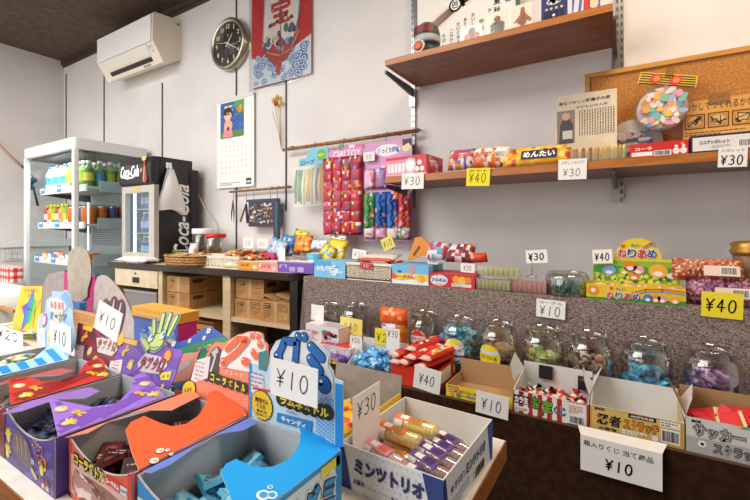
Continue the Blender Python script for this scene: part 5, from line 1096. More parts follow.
def kraftbox(u0, u1, vt, vb, y0, dep, label, zbase, prints=2, open_=False, col='kraft'):
    x0, x1 = LF(u0, vb)[0] + .001, LF(u1, vb)[0] - .001; w = x1 - x0; h = LF(u0, vt)[1] - LF(u0, vb)[1]
    t = thing('cardboard_carton', label, 'carton', world(x0, y0, zbase), CA, 'cartons under the counter'); mb = MB(); mb.box((0, 0, 0.001), (w, dep, h), col); F = XZ()
    mb.rect(F, 0, h * .97, w, h, 'kraft_d'); mb.rect(F, w * .08, h * .62, w * .34, h * .86, '#6A4A2A'); fine(mb, F, w * .09, h * .64, w * .33, h * .84, 2, '#D0AC78', 3, .0012); fine(mb, F, w * .08, h * .18, w * .36, h * .56, 4, '#7A5630', 5)
    for pp in ([(w * .62, h * .56), (w * .92, h * .56), (w * .92, h * .86), (w * .62, h * .86), (w * .62, h * .56)],): mb.stroke(F, pp, h * .025, '#5A3E22')
    fine(mb, F, w * .66, h * .6, w * .9, h * .82, 2, '#5A3E22', 8); mb.rect(F, w * .64, h * .2, w * .92, h * .48, '#C88A5A' if prints == 2 else '#D8A860'); fine(mb, F, w * .66, h * .22, w * .9, h * .46, 3, '#9A5A3A', 9, .0012)
    mb.rect(F, w * .47, .002, w * .55, h, '#C9A878', .0005)
    G = YZ((w, 0, 0)); mb.rect(G, .02, h * .6, .08, h * .82, '#5A3E22'); fine(mb, G, .1, h * .3, dep - .02, h * .6, 2, '#8A6238', 4)
    mb.done('carton_body', t)
    if open_:
        mb = MB(); mb.prism(Fr((w * .5, 0, h), (0, 1, 0), (-.97, 0, .25)), [(0, 0), (dep, 0), (dep, w * .5), (0, w * .5)], .003, col); mb.prism(Fr((w * .5, 0, h + .03), (0, 1, 0), (.95, 0, -.28)), [(0, 0), (dep, 0), (dep, w * .5), (0, w * .5)], .003, col); mb.done('lid_flap', t)
    return h
h = kraftbox(161.5, 184, 293.5, 309.5, .03, .20, 'lower brown carton of the pair in the bay by the drawer', zs)
kraftbox(161.5, 184, 277, 293.0, .03, .20, 'upper brown carton of the pair in the bay by the drawer', zs + h + .001)
h = kraftbox(229.5, 257, 297.5, 316.5, .03, .19, 'brown carton under another, next to the pale divider', zs)
kraftbox(229.8, 258, 276, 296.5, .035, .19, 'brown carton on top of the stack next to the pale divider', zs + h + .001)
kraftbox(258, 286.5, 301.5, 323.5, .02, .20, 'brown carton with raised lid flaps beside the dark end panel', zs, 1, True)
kraftbox(186, 214, 324, 344, .03, .2, 'orange-brown carton on the bottom board, below the pair of cartons', .071, 1, False, pm('#C8863C', .85)) if False else None
x0, x1 = LF(172, 330)[0], LF(208, 330)[0]
ob = thing('cardboard_carton', 'orange carton with dark red edges on the bottom of the counter', 'carton', world(x0, .03, .071), CA, 'cartons under the counter'); hh = min(LF(190, 322)[1], zs - .03) - .071
mb = MB(); mb.box((0, 0, 0), (x1 - x0, .2, hh), pm('#C98A3E', .8)); mb.rect(XZ(), .02, hh - .1, .1, hh - .02, '#D8A86A'); fine(mb, XZ(), .11, hh - .1, x1 - x0 - .01, hh - .03, 3, '#6A3A1A', 3); mb.rect(XZ(), 0, hh - .012, x1 - x0, hh, '#5A2A20', .0009); mb.done('carton_body', ob)
mb = MB(); x0, x1 = LF(119, 300)[0], LF(151, 300)[0]; w = x1 - x0; hh = LF(135, 294)[1] - zs + .072
gb = thing('storage_bin', 'grey plastic bin on the open shelf below the drawer', 'bin', world(x0, .03, zs - .0705), CA)
mb = MB(); mb.box((0, 0, 0), (w, .18, hh), pm('#8E8A88', .5)).done('bin_body', gb); MB().box((-.004, -.004, hh), (w + .004, .184, hh + .012), pm('#A8A4A0', .5)).done('rim', gb)
# ------------------------------------------------------------------ black drinks cooler on the counter
FX0, FX1, FY0, FY1, FZ = -2.42, -2.10, 1.20, 1.42, ZT + .001
fr_ = thing('drinks_cooler', 'black countertop drinks cooler with glowing white script logo and a blue-lit glass door', 'cooler', (FX0, FY0, FZ))
w, dp, h, zh_ = FX1 - FX0, FY1 - FY0, .562, .415
bk = pm('#141317', .35)
mb = MB(); mb.box((0, .03, 0), (.02, dp, h), bk).box((w - .02, .03, 0), (w, dp, h), bk).box((.02, dp - .015, 0), (w - .02, dp, h), bk).box((.02, .03, 0), (w - .02, dp - .015, .02), bk).box((.02, .03, zh_), (w - .02, dp - .015, h), bk)
S = YZ((w, 0, 0))
mb.text(S, 'Coca-Cola', dp * .70, .225, .095, .40, '#F2F2F2', .02, .35, .0008, PI / 2)
mb.stroke(S, [(dp * .93, .05), (dp * .97, .12), (dp * .94, .19), (dp * .96, .25)], .012, '#F2F2F2', .0009); mb.stroke(S, [(dp * .62, .015), (dp * .8, .012), (dp * .92, .04)], .010, '#F2F2F2', .0009)
mb.rbox((w - .03, dp - .02, .02), (w + .012, dp + .035, h - .05), bk, .012)
mb.done('cabinet', fr_)
mb = MB(); pf = [(0, 0), (-.012, .01), (-.018, .05), (-.016, .11), (-.004, .145), (.034, .147), (.034, 0)]
mb.prism(Fr((0, 0, zh_), (0, 1, 0), (0, 0, 1)), pf, w, bk); H = Fr((0, -.0185, zh_), (1, 0, 0), (0, 0, 1))
mb.text(H, 'Coca-Cola', w * .37, .075, .062, w * .58, 'ledsoft', .012, .35, .001); mb.stroke(H, [(w * .12, .05), (w * .3, .038), (w * .5, .042)], .005, 'ledsoft', .001)
mb.poly(H, [(w * .76, .015), (w * .83, .005), (w * .9, .02), (w * .87, .07), (w * .845, .1), (w * .84, .13), (w * .80, .13), (w * .795, .1), (w * .78, .06)], '#A8402E', .001); mb.disc(H, w * .81, .135, .02, '#F0C070', .0014, rb=.012); mb.stroke(H, [(w * .8, .02), (w * .82, .09)], .006, '#E8B8A0', .0016); mb.poly(H, [(w * .70, .06), (w * .77, .075), (w * .72, .09)], '#E8A050', .0012)
mb.done('sign_header', fr_)
door = MB(); dg = '#BDB6AC'; door.box((0, 0, .004), (w, .026, .05), dg).box((0, 0, zh_ - .04), (w, .026, zh_ - .003), dg).box((0, 0, .05), (.035, .026, zh_ - .04), dg).box((w - .05, 0, .05), (w, .026, zh_ - .04), dg)
door.rect(XZ(), w * .38, zh_ - .030, w * .58, zh_ - .014, '#E8B83A'); door.rect(XZ(), w * .32, .014, w * .42, .028, '#E8C83A'); door.rect(XZ(), w * .44, .016, w * .7, .026, '#8A8680')
dd = door.done('door', fr_); MB().box((.035, .010, .05), (w - .05, .013, zh_ - .04), M['pane']).done('glass', dd)
MB().box((.022, dp - .022, .022), (w - .022, dp - .016, zh_ - .002), glow('cooler_back', '#7FAEE0', .8)).done('lit_liner', fr_)
MB().box((.052, .035, .04), (.064, .045, zh_ - .03), 'led').done('light_strip', fr_)
for z in (.15, .285): MB().box((.022, .04, z), (w - .022, dp - .024, z + .006), pm('#9AB4CC', .3)).done('rack', fr_)
def bottle(h, r, body, label, cap, neck=.3):
    mb = MB(); z1 = h * (1 - neck)
    prof = [(r * .7, 0), (r, h * .03), (r, h * .22), (r * .97, h * .24), (r * .97, h * .52), (r, h * .54), (r, z1 * .9), (r * .45, z1 * 1.18), (r * .42, h * .88), (r * .5, h * .885), (r * .5, h * .99), (r * .3, h)]
    mb.lathe(prof, body, seg=10, mats=[body, body, body, label, label, body, body, body, body, cap, cap]); return mb
B_ = bottle(.118, .024, '#2A5A9A', '#8FB8E0', '#E8EEF4'); pl = []
for z in (.0, .156, .291):
    for k in range(5): pl.append(((FX0 + .085 + .045 * k, FY0 + .085, FZ + (z if z else .02) + .0012), (0, 0, k), None))
o = tag(B_.done('drink_bottle'), 'blue-lit drink bottle inside the black cooler', 'bottle', 'bottles in the black cooler'); spread(o, pl)
# bag on a hook
hk = thing('plastic_bag', 'white plastic bag hanging from a white hook on the cooler side', 'bag', (FX1 + .002, onX(168, 165, FX1).y, onX(168, 163, FX1).z))
MB().rbox((0, -.014, -.03), (.012, .014, .0), 'white', .004).tube([(.012, 0, -.01), (.028, 0, -.02), (.03, 0, -.03), (.022, 0, -.032)], .004, 'white', 7).done('hook', hk)
mb = MB(); rr = random.Random(3); P = []; ny, nz = 8, 8
for s_ in (0, 1):
    for j in range(nz + 1):
        f = j / nz; wd = .012 + .058 * min(1, f * 1.3)
        for i in range(ny + 1):
            a = i / ny * 2 - 1; P.append((.012 + s_ * (.02 + .018 * math.sin(f * 3) * (1 - a * a)) + rr.uniform(-.002, .002), a * wd + .010 * f, -.035 - .215 * f - .02 * f * (a if a > 0 else -a * .4)))
N1 = (ny + 1)
Fq = [(j * N1 + i, j * N1 + i + 1, (j + 1) * N1 + i + 1, (j + 1) * N1 + i) for j in range(nz) for i in range(ny)]; off = N1 * (nz + 1)
mb.add(P, Fq + [(off + d_, off + c_, off + b_, off + a_) for a_, b_, c_, d_ in Fq], '#E6E4E2', True); mb.done('bag_body', hk)
# power cord
mb = MB(); mb.tube([onY(190, 182, 1.46), onY(197, 192, 1.47), onY(205, 208, 1.48), onY(216, 224, 1.485), onY(220, 244, 1.485)], .003, '#D8D2C0', 6); tag(mb.done('power_cord'), 'pale power cord curving down the wall from the black cooler', 'cord')
# ------------------------------------------------------------------ glass-sided open showcase
GX0, GX1, GY0, GY1, GZ = -3.35, -2.64, 1.05, 1.47, 1.613
g = thing('open_showcase', 'tall white open refrigerated showcase with glass sides and bottle shelves', 'showcase', (GX0, GY0, 0))
w, dp = GX1 - GX0, GY1 - GY0; wf = pm('#E4E6E4', .35)
mb = MB(); mb.rbox((0, 0, GZ - .062), (w, dp, GZ), wf, .02).done('canopy', g)
mb = MB(); F = XZ((0, 0, GZ - .062)); mb.rect(F, .04, .012, w * .5, .05, '#F6F6F2'); mb.done('canopy_label', g)
MB().box((.04, .03, GZ - .075), (w - .04, dp - .04, GZ - .063), pm('#5A5046', .5)).done('lamp_cover', g)
for x_ in (.0, w - .028): MB().rbox((x_, .0, .35), (x_ + .028, .03, GZ - .062), wf, .008).done('post', g)
for x_ in (.0, w - .02): MB().box((x_, dp - .02, .35), (x_ + .02, dp, GZ - .062), wf).done('post', g)
for x_ in (.010, w - .016): MB().box((x_, .03, .45), (x_ + .006, dp - .02, GZ - .062), M['pane']).done('side_glass', g)
MB().box((.02, dp - .03, .35), (w - .02, dp - .01, GZ - .062), pm('#D6DADA', .4)).done('back_wall', g)
mb = MB()
for k in range(11): mb.box((.03, dp - .036, .98 + k * .014), (w - .03, dp - .03, .985 + k * .014), 'grey')
mb.done('air_grille', g)
MB().box((0, 0, 0), (w, dp, .35), wf).done('base', g)
MB().box((.0, .0, .35), (.02, .04, .55), wf).box((w - .02, 0, .35), (w, .04, .55), wf).box((.02, 0, .35), (w - .02, .03, .5), wf).done('front_lip', g)
SH = [(1.345, .08), (1.125, .07), (.905, .05)]
for z, y0 in SH:
    mb = MB(); mb.box((.04, y0, z - .014), (w - .02, dp - .03, z), 'white_g'); mb.box((.04, y0 - .006, z - .028), (w - .02, y0, z + .012), 'white'); mb.box((w - .022, y0 + .06, z - .03), (w - .018, dp - .03, z + .035), '#D4DCE0')
    for k in range(5): mb.rect(XZ((0, y0 - .0065, z)), .06 + k * .12, -.02, .12 + k * .12, .026, 'white' if k % 2 else '#3E9AD0'); mb.rect(XZ((0, y0 - .007, z)), .07 + k * .12, .0, .11 + k * .12, .012, '#F2F2EE' if k % 2 == 0 else '#B8C8D0')
    mb.done('shelf', g)
for y_ in (.12, .3): 
    for z in (1.331, 1.111): MB().prism(Fr((.05, y_ - .05, z), (0, 1, 0), (0, 0, 1)), [(0, -.01), (.3 if y_ < .2 else .06, -.05), (.3 if y_ < .2 else .06, 0), (0, 0)], .004, 'metal_d').done('shelf_bracket', g) if y_ < .2 else None
MB().box((w - .036, .085, .97), (w - .030, .091, 1.25), 'led').done('light_strip', g)  # no fitting: glowing bar put in for the cooler LED's reflection
def rowset(name, label, group, protos, xs, ys, z, seed=0, cat='bottle'):
    objs = [tag(p_.done(name), label, cat, group) for p_ in protos]; used = set(); rr = random.Random(seed)
    for j, y in enumerate(ys):
        for i, x in enumerate(xs):
            k = (i + j) % len(objs)
            if k not in used: o = objs[k]; used.add(k)
            else: o = objs[k].copy(); COL.objects.link(o)
            o.location = (GX0 + x, GY0 + y, z); o.rotation_euler = (0, 0, rr.uniform(0, 6))
rowset('water_bottle', 'clear blue-labelled water bottle on the top shelf of the open showcase', 'water bottles in the showcase', [bottle(.165, .026, '#C4D6DC', '#3FA0D8', '#3A86C8'), bottle(.155, .026, '#CFE0E4', '#58B4E0', '#E8F0F4')], [.075 + .058 * k for k in range(5)], [.12, .18, .24, .30], 1.3455, 1)
rowset('tea_bottle', 'green tea bottle with a pale cap on the top shelf of the open showcase', 'tea bottles in the showcase', [bottle(.165, .027, '#7FA03A', '#A8C048', '#F0F0EC'), bottle(.16, .027, '#5E7A38', '#D8C84A', '#F0F0EC'), bottle(.165, .027, '#6A8F3A', '#4A86C0', '#F4F4F0')], [.37 + .06 * k for k in range(5)], [.12, .18, .24, .30, .355], 1.3455, 2)
rowset('juice_bottle', 'small bright juice bottle with a lime cap on the middle shelf of the showcase', 'juice bottles in the showcase', [bottle(.125, .024, '#C8402E', '#E8E0D8', '#C4D83A', .25), bottle(.13, .024, '#E8B83A', '#E88A3A', '#D8E04A', .25), bottle(.128, .024, '#8AB83A', '#D8D04A', '#C8E04A', .25)], [.075 + .054 * k for k in range(6)], [.11, .17, .23], 1.1255, 3)
can = lambda b_: MB().lathe([(.022, 0), (.027, .004), (.027, .1), (.022, .11), (.02, .108)], b_, seg=12, mats=['metal', b_, 'metal', 'metal'])
rowset('drink_can', 'orange or purple drink can on the middle shelf of the showcase', 'cans in the showcase', [can('#D8742A'), can('#C86A2E'), can('#6A4A8A'), can('#D87A30')], [.42 + .06 * k for k in range(5)], [.11, .17, .23, .29, .35], 1.1255, 4, 'can')
for k in range(7):
    mb = MB(); mb.rbox((0, 0, 0), (.07, .1, .04), ['#E07A3A', '#3A8AC8', '#E8E4DC', '#D86A2A', '#4AA0D8', '#E8E0D0', '#E0803A'][k], .008); mb.rect(XZ(), .008, .008, .062, .03, ['#F4E8D8', '#E8F0F4', '#D8483A', '#F0D8B8', '#F0F4F4', '#3A78B8', '#F2E2D0'][k]); tag(mb.done('food_pack', loc=(GX0 + .07 + .083 * k, GY0 + .075, .9055)), 'small orange, white or blue food pack on the lower shelf of the showcase', 'pack', 'packs in the showcase')
for k in range(6):
    mb = MB(); rr = random.Random(k); mb.pillow(.12, .1, .05, lambda i, j, s_: rr.choice(['#3A9AD8', '#6FBCE8', '#D8E8F0', '#2A7AC0']), Fr((0, 0, 0), (1, 0, 0), (0, .8, .6)), 6, 5, k); tag(mb.done('ice_bag', loc=(GX0 + .09 + .1 * k, GY0 + .16, .76 + .02 * (k % 2))), 'crumpled blue and white bag in the bottom of the showcase', 'bag', 'bags in the showcase')
MB().box((.03, .035, .70), (w - .03, dp - .035, .715), 'white_g').done('lower_deck', g)
# ------------------------------------------------------------------ far side: wall ledge, switches, cloth-covered chest
ld = thing('wall_ledge', 'long white ledge cabinet along the side wall behind the showcase', 'cabinet', (WX + .001, -1.2, 0))
MB().box((0, 0, .96), (.16, 2.69, 1.012), 'white').done('top', ld); MB().box((0, .01, 0), (.14, 2.68, .96), pm('#E6E4E0', .5)).done('panel', ld)
for i, u in enumerate((8.5, 14.5, 19.5)):
    p = onX(u, 253.5, WX + .141); mb = MB(); mb.rbox((0, -.032, -.055), (.006, .032, .055), pm('#DAD8D2', .5), .003); G = YZ((.006, 0, 0)); mb.rect(G, -.012, .008, .012, .034, 'white'); mb.rect(G, -.012, -.034, .012, -.008, 'white'); mb.rect(G, -.002, .014, .002, .028, 'grey', .0012)
    tag(mb.done('wall_switch', loc=p), ['pale wall switch plate, first of three on the ledge cabinet', 'pale wall switch plate, middle of three on the ledge cabinet', 'pale wall switch plate, last of three, next to the showcase'][i], 'switch', 'switch plates')
p0, p1 = onX(-14, 131, WX + .05), onX(34, 178, WX + .05)
t = thing('bamboo_stick', 'brown bamboo stick slanting across the side wall with a dark tip', 'stick', (0, 0, 0))
MB().tube([p0, (p0 + p1) / 2 + Vector((0, 0, -.01)), p0.lerp(p1, .72)], .010, two_tone('bamboo_pale', '#B99A84', '#C8AC98', (20, 20, 20), .6), 8).done('shaft', t); MB().tube([p0.lerp(p1, .72), p1], .007, pm('#3A3430', .6), 8).done('tip', t)
mb = MB(); q = [onX(36, 180, WX + .06), onX(31, 180, WX + .06), onX(29, 186, WX + .06), onX(31, 190, WX + .06)]; mb.tube(q, [.02, .03, .02, .01], 'black', 8); mb.tube([onX(33, 186, WX + .06), onX(35, 194, WX + .06), onX(38, 206, WX + .06)], .008, 'black', 6); tag(mb.done('hand_strap'), 'black strap hanging below the dark tip of the bamboo stick', 'strap')
ch = thing('cloth_covered_chest', 'white cloth-covered chest standing in front of the open showcase', 'chest', (-3.75, .30, 0))
MB().rbox((.02, .02, 0), (1.26, .56, .78), 'white', .03).done('chest_body', ch)
mb = MB(); W_, D_ = 1.28, .58; n = 40; per = []
for k in range(n):
    a = k / n * 4; s_, f = int(a), a - int(a); per.append([(f * W_, 0), (W_, f * D_), (W_ - f * W_, D_), (0, D_ - f * D_)][s_])
V = []
for j, (z, e) in enumerate(((.786, -.012), (.78, 0), (.70, .008), (.5, .014), (.3, .02))):
    for i, (x, y) in enumerate(per):
        cx_, cy_ = W_ / 2, D_ / 2; wv = e + (.010 * math.sin(i * 1.9) * (j - 1) / 3 if j > 1 else 0); V.append((x + (1 if x > cx_ else -1) * wv * (abs(x - cx_) / cx_), y + (1 if y > cy_ else -1) * wv * (abs(y - cy_) / cy_), z))
mb.add(V, [(j * n + i, j * n + (i + 1) % n, (j + 1) * n + (i + 1) % n, (j + 1) * n + i) [::-1] for j in range(4) for i in range(n)], 'paper', True); mb.add(V[:n], [tuple(range(n))], 'paper'); mb.done('white_cloth', ch)
ging = None
def gingham():
    m, nt, b = new_mat('red_gingham'); t = nt.nodes.new('ShaderNodeTexCoord'); sp = nt.nodes.new('ShaderNodeSeparateXYZ'); nt.links.new(t.outputs['Object'], sp.inputs[0]); outs = []
    ad = nt.nodes.new('ShaderNodeMath'); ad.operation = 'ADD'; nt.links.new(sp.outputs[0], ad.inputs[0]); nt.links.new(sp.outputs[1], ad.inputs[1])
    for src in (ad.outputs[0], sp.outputs[2]):
        mu = nt.nodes.new('ShaderNodeMath'); mu.operation = 'MULTIPLY'; mu.inputs[1].default_value = 26; nt.links.new(src, mu.inputs[0])
        fr = nt.nodes.new('ShaderNodeMath'); fr.operation = 'FRACT'; nt.links.new(mu.outputs[0], fr.inputs[0]); gt = nt.nodes.new('ShaderNodeMath'); gt.operation = 'GREATER_THAN'; gt.inputs[1].default_value = .5; nt.links.new(fr.outputs[0], gt.inputs[0]); outs.append(gt.outputs[0])
    a = nt.nodes.new('ShaderNodeMath'); a.operation = 'ADD'; nt.links.new(outs[0], a.inputs[0]); nt.links.new(outs[1], a.inputs[1]); h_ = nt.nodes.new('ShaderNodeMath'); h_.operation = 'MULTIPLY'; h_.inputs[1].default_value = .5; nt.links.new(a.outputs[0], h_.inputs[0])
    cr = nt.nodes.new('ShaderNodeValToRGB'); cr.color_ramp.interpolation = 'CONSTANT'; e = cr.color_ramp.elements; e[0].color = lin('#F0E6E2'); e[1].position = .3; e[1].color = lin('#DE6A62'); q = cr.color_ramp.elements.new(.8); q.color = lin('#C2302E'); nt.links.new(h_.outputs[0], cr.inputs[0]); nt.links.new(cr.outputs[0], b.inputs['Base Color']); b.inputs['Roughness'].default_value = .8; return m
xr = onZ(9, 283, .787).x
gb = MB(); gb.rbox((-.42, 0, 0), (0, .07, .085), gingham(), .02); tag(gb.done('gingham_box', loc=(xr, onZ(9, 283, .787).y, .787)), 'box covered in red and white gingham cloth on the white chest', 'box')
# ------------------------------------------------------------------ goods on the counter
def cz_(u, v, y=.05):
    """point on the worktop seen at (u,v)"""
    return onZ(u, v, ZT + .001)
p = onZ(133, 263, ZT + .002)
mb = MB(); rr = random.Random(3); mb.pillow(.26, .10, .030, lambda i, j, s_: '#ECEAE8', XY(), 14, 8, 4, wr=.5, crimp=.0); tag(mb.done('folded_towel', loc=(p.x + .01, p.y + .02, ZT + .018), rot=(0, 0, CA)), 'rumpled white towel lying in front of the black cooler', 'towel')
# wicker basket
wk = two_tone('wicker_weave', '#8A5E30', '#C8985A', (90, 90, 140), .6, kind='noise', lo=.35, hi=.65, bump=.4)
p0, p1 = onZ(156, 266, ZT), onZ(191, 268.5, ZT)
t = thing('wicker_basket', 'shallow brown wicker basket on the dark worktop beside the black cooler', 'basket', ((p0.x + p1.x) / 2, (p0.y + p1.y) / 2 + .07, ZT + .001), CA); W2 = (p1.x - p0.x) / 2
def oval(mb, rx, ry, z0, z1, m, fl=1.06, n=26, thick=.004):
    P = []
    for z, k in ((z0, 1), (z1, fl)): P += [(rx * k * math.cos(2 * PI * i / n), ry * k * math.sin(2 * PI * i / n), z) for i in range(n)]
    for z, k in ((z1, fl - .04), (z0 + .003, .96)): P += [(rx * k * math.cos(2 * PI * i / n), ry * k * math.sin(2 * PI * i / n), z) for i in range(n)]
    mb.add(P, [(j * n + i, j * n + (i + 1) % n, (j + 1) * n + (i + 1) % n, (j + 1) * n + i) for j in range(3) for i in range(n)], m, True); mb.add(P[:n], [tuple(reversed(range(n)))], m); mb.add(P[3 * n:], [tuple(range(n))], m)
mb = MB(); oval(mb, W2, .065, 0, .048, wk); mb.done('woven_body', t)
mb = MB(); n = 40; mb.tube([(W2 * 1.06 * math.cos(2 * PI * i / n), .069 * math.sin(2 * PI * i / n), .049 + .002 * (i % 2)) for i in range(n + 1)], .005, wk, 6); mb.done('rim', t)
mb = MB()
for z in (.012, .024, .036): mb.tube([(W2 * (1.01 + z) * math.cos(2 * PI * i / 40) * (1.01 if i % 2 else 1), .0655 * (1 + z) * math.sin(2 * PI * i / 40) * (1.02 if i % 2 else 1), z) for i in range(41)], .003, wk, 5)
mb.done('weave_band', t)
for k in range(6):
    mb = MB(); rr = random.Random(k); mb.pillow(.06, .04, .022, lambda i, j, s_: rr.choice(['#C89A5A', '#B8803E', '#D8B078']), XY(), 5, 4, k); o = tag(mb.done('cracker_packet', loc=(t.location.x - .075 + .03 * k, t.location.y + .012 * (k % 3 - 1), ZT + .045 + .006 * (k % 2)), rot=(.2, .1 * k, k)), 'tan cracker packet in the shallow wicker basket', 'packet', 'cracker packets in the wicker basket')
p = onZ(168, 261, ZT)
x0, x1 = wx(169, 1.30), wx(190, 1.30)
mb = MB(); w = x1 - x0; h = .062; mb.box((0, 0, 0), (w, .06, h), '#1E2A22'); F = XZ(); mb.rect(F, 0, h * .3, w * .5, h, '#141618'); mb.rect(F, w * .55, h * .2, w, h * .85, '#E4E2DA'); mb.rect(F, w * .1, h * .75, w * .6, h, '#5A8A3A', .0009); mb.rect(XY((0, 0, h)), 0, 0, w, .06, '#D8DCD4'); tag(mb.done('tea_box', loc=(x0, 1.30, ZT + .001)), 'small black, green and white box behind the wicker basket', 'box')
# cream basket by the biscuits
x0, x1 = wx(191, 1.20), wx(236, 1.20); p = onZ(192, 268, ZT)
basket((x0, 1.195, ZT + .001), x1 - x0, .13, .055, 'cream plastic basket with slots before the biscuit jars', 'ivory', rows=3, colsn=14, rz=CA)
for i, (u, lidc, Yb, r, hh, lab) in enumerate(((204, '#F0EDE8', 1.40, .06, .150, 'biscuit jar with a wide white lid behind the cream basket'), (216, '#D8301E', 1.375, .05, .135, 'biscuit jar with a red lid behind the cream basket'))):
    t = thing('biscuit_jar', lab, 'jar', (wx(u, Yb), Yb, ZT + .001)); MB().lathe([(0, 0), (r, 0), (r, hh * .92), (r * .92, hh), (r * .9, hh), (r * .97, hh * .9), (r * .97, .003), (0, .003)], M['jar'], seg=22, cap=False).done('glass_body', t)
    MB().lathe([(r * 1.0, hh), (r * 1.03, hh + .004), (r * 1.03, hh + .026 - .012 * i), (r * .98, hh + .03 - .012 * i), (0, hh + .031 - .012 * i)], lidc, seg=24).done('lid', t)
    fill('biscuit', 'round tan biscuit in the jar with the ' + ('white' if i == 0 else 'red') + ' lid', 'biscuits in the jar with the ' + ('white' if i == 0 else 'red') + ' lid', t.location.x, Yb, ZT + .014, 24, (r * .68, r * .68), .019, 'cookie', ['#B98652', '#A87442'], 50 + i, 3, 'biscuit', layers=6)
mb = MB(); rr = random.Random(5); mb.pillow(.07, .09, .04, lambda i, j, s_: rr.choice(['#F0E6E2', '#E8D8D4', '#D8A8A0', '#F4F0EE']), XZ(), 6, 6, 4, wr=.3); tag(mb.done('biscuit_bag', loc=(wx(194, 1.31), 1.31, ZT + .06)), 'white paper bag of biscuits beside the white-lidded jar', 'bag')
# flat boxes along the counter edge
def edge_box(u0, u1, vt, label, col, deco, dep=.09):
    xa, xb = wx(u0, 1.205), wx(u1, 1.205); Y = CO.y + ((xa + xb) / 2 - CO.x) * math.tan(CA) + .012; xa, xb = wx(u0, Y), wx(u1, Y); w = xb - xa; h = wz((u0 + u1) / 2, vt, Y) - ZT; t = thing('sweets_box', label, 'box', (xa, Y, ZT + .001), CA)
    mb = MB(); mb.box((0, 0, 0), (w, dep, h), col); deco(mb, XZ(), w, h); mb.done('carton', t)
    mb = MB(); mb.box((.004, .004, h), (w - .004, dep - .004, h + .002), 'offw'); mb.done('inner_tray', t)
def d(mb, F, w, h): mb.text(F, 'あんず', w * .35, h * .6, h * .4, w * .4, '#C8402A', .05); mb.rect(F, w * .72, h * .15, w * .92, h * .6, '#D8E8D8'); mb.rect(F, 0, 0, w, h * .18, '#C8882A')
edge_box(238, 257, 262, 'small orange-yellow sweets box on the worktop edge', '#EBA52E', d)
def d(mb, F, w, h): mb.text(F, 'さくら', w * .4, h * .55, h * .4, w * .5, '#C8404A', .05); mb.rect(F, w * .7, h * .15, w * .92, h * .5, '#E8D0C8'); mb.disc(F, w * .14, h * .6, h * .2, '#F6D8D0')
edge_box(257.6, 276.5, 262.5, 'small pink sweets box between the orange and purple boxes', '#EBA098', d)
def d(mb, F, w, h): mb.rect(F, w * .35, h * .12, w * .52, h * .55, '#B8A8D8'); mb.rect(F, w * .58, h * .12, w * .75, h * .55, '#C0B0DC'); mb.text(F, 'ぶどう', w * .17, h * .6, h * .4, w * .24, '#D8C8F0', .05); mb.rect(F, 0, h * .9, w, h, '#9A80C8')
edge_box(277, 311, 262.5, 'long purple sweets box at the rounded end of the worktop', '#7A55B8', d, .07)
# heap of red and orange packets
for k in range(15):
    rr = random.Random(k + 90); cc = ['#D8402A', '#E88A2A', '#C8302A', '#E8B84A', '#D85A3A'][k % 5]; mb = MB(); mb.pillow(.07, .045, .018, lambda i, j, s_: cc if rr.random() < .6 else rr.choice(['#F0D8A0', '#8A9A3A', '#F0E8E0', '#7A1E1A']), XY(), 6, 4, k)
    u = 226 + 32 * ((k * 7) % 15) / 15; tag(mb.done('candy_packet', loc=(wx(u, 1.26), 1.255 + .03 * (k % 3), ZT + .035 + .012 * (k // 5) + .01), rot=(rr.uniform(-.3, .5), rr.uniform(-.4, .4), k)), 'small red and orange packet heaped behind the orange-yellow box', 'packet', 'red and orange packets on the counter')
mb = MB(); rr = random.Random(2); mb.pillow(.09, .05, .03, lambda i, j, s_: rr.choice(['#D8DCA8', '#C8D090', '#E8E8D0']), XY(), 6, 5, 2); tag(mb.done('candy_packet', loc=(wx(229, 1.2), 1.232, ZT + .018), rot=(.3, 0, .2)), 'pale green clear packet lying beside the cream basket', 'packet')
# pink tray
x0, x1 = wx(252, 1.33), wx(274, 1.33); t = thing('pink_tray', 'pink open tray standing behind the red and orange packets', 'tray', (x0, 1.33, ZT + .001)); w = x1 - x0
mb = MB(); mb.box((0, 0, 0), (w, .1, .003), '#D84A84').box((0, 0, .003), (w, .003, .07), '#D84A84').box((0, .097, .003), (w, .1, .075), '#D84A84').box((0, .003, .003), (.003, .097, .07), '#D84A84').box((w - .003, .003, .003), (w, .097, .07), '#D84A84').done('tray_body', t)
# clear tray
x0, x1 = wx(281, 1.27), wx(307, 1.27); w = x1 - x0; t = thing('clear_box', 'clear open plastic box of brown sweets behind the purple box', 'box', (x0, 1.27, ZT + .001))
MB().box((0, 0, 0), (w, .09, .002), M['tray']).box((0, 0, .002), (w, .002, .06), M['tray']).box((0, .088, .002), (w, .09, .06), M['tray']).box((0, .002, .002), (.002, .088, .06), M['tray']).box((w - .002, .002, .002), (w, .088, .06), M['tray']).done('box_body', t)
fill('brown_sweet', 'brown wrapped sweet in the clear open box', 'brown sweets in the clear box', x0 + w / 2, 1.315, ZT + .016, 16, (.05, .03), .014, 'pack', ['#B89A88', '#8A6A58', '#D8C8BC'], 71, 2, layers=8)
card('', 278.5, 248.5, 285, 261, 1.255, 'narrow blank white card before the clear open box', roll=0)
card('50', 243, 237.5, 253.5, 248, 1.43, 'rounded white fifty yen card behind the red and orange packets', th=.45, up=.25, tw=.6)
card('80', 257, 238.5, 268, 248.5, 1.43, 'faded white card leaning beside the rounded fifty yen card', th=.35, up=.3, tw=.5)
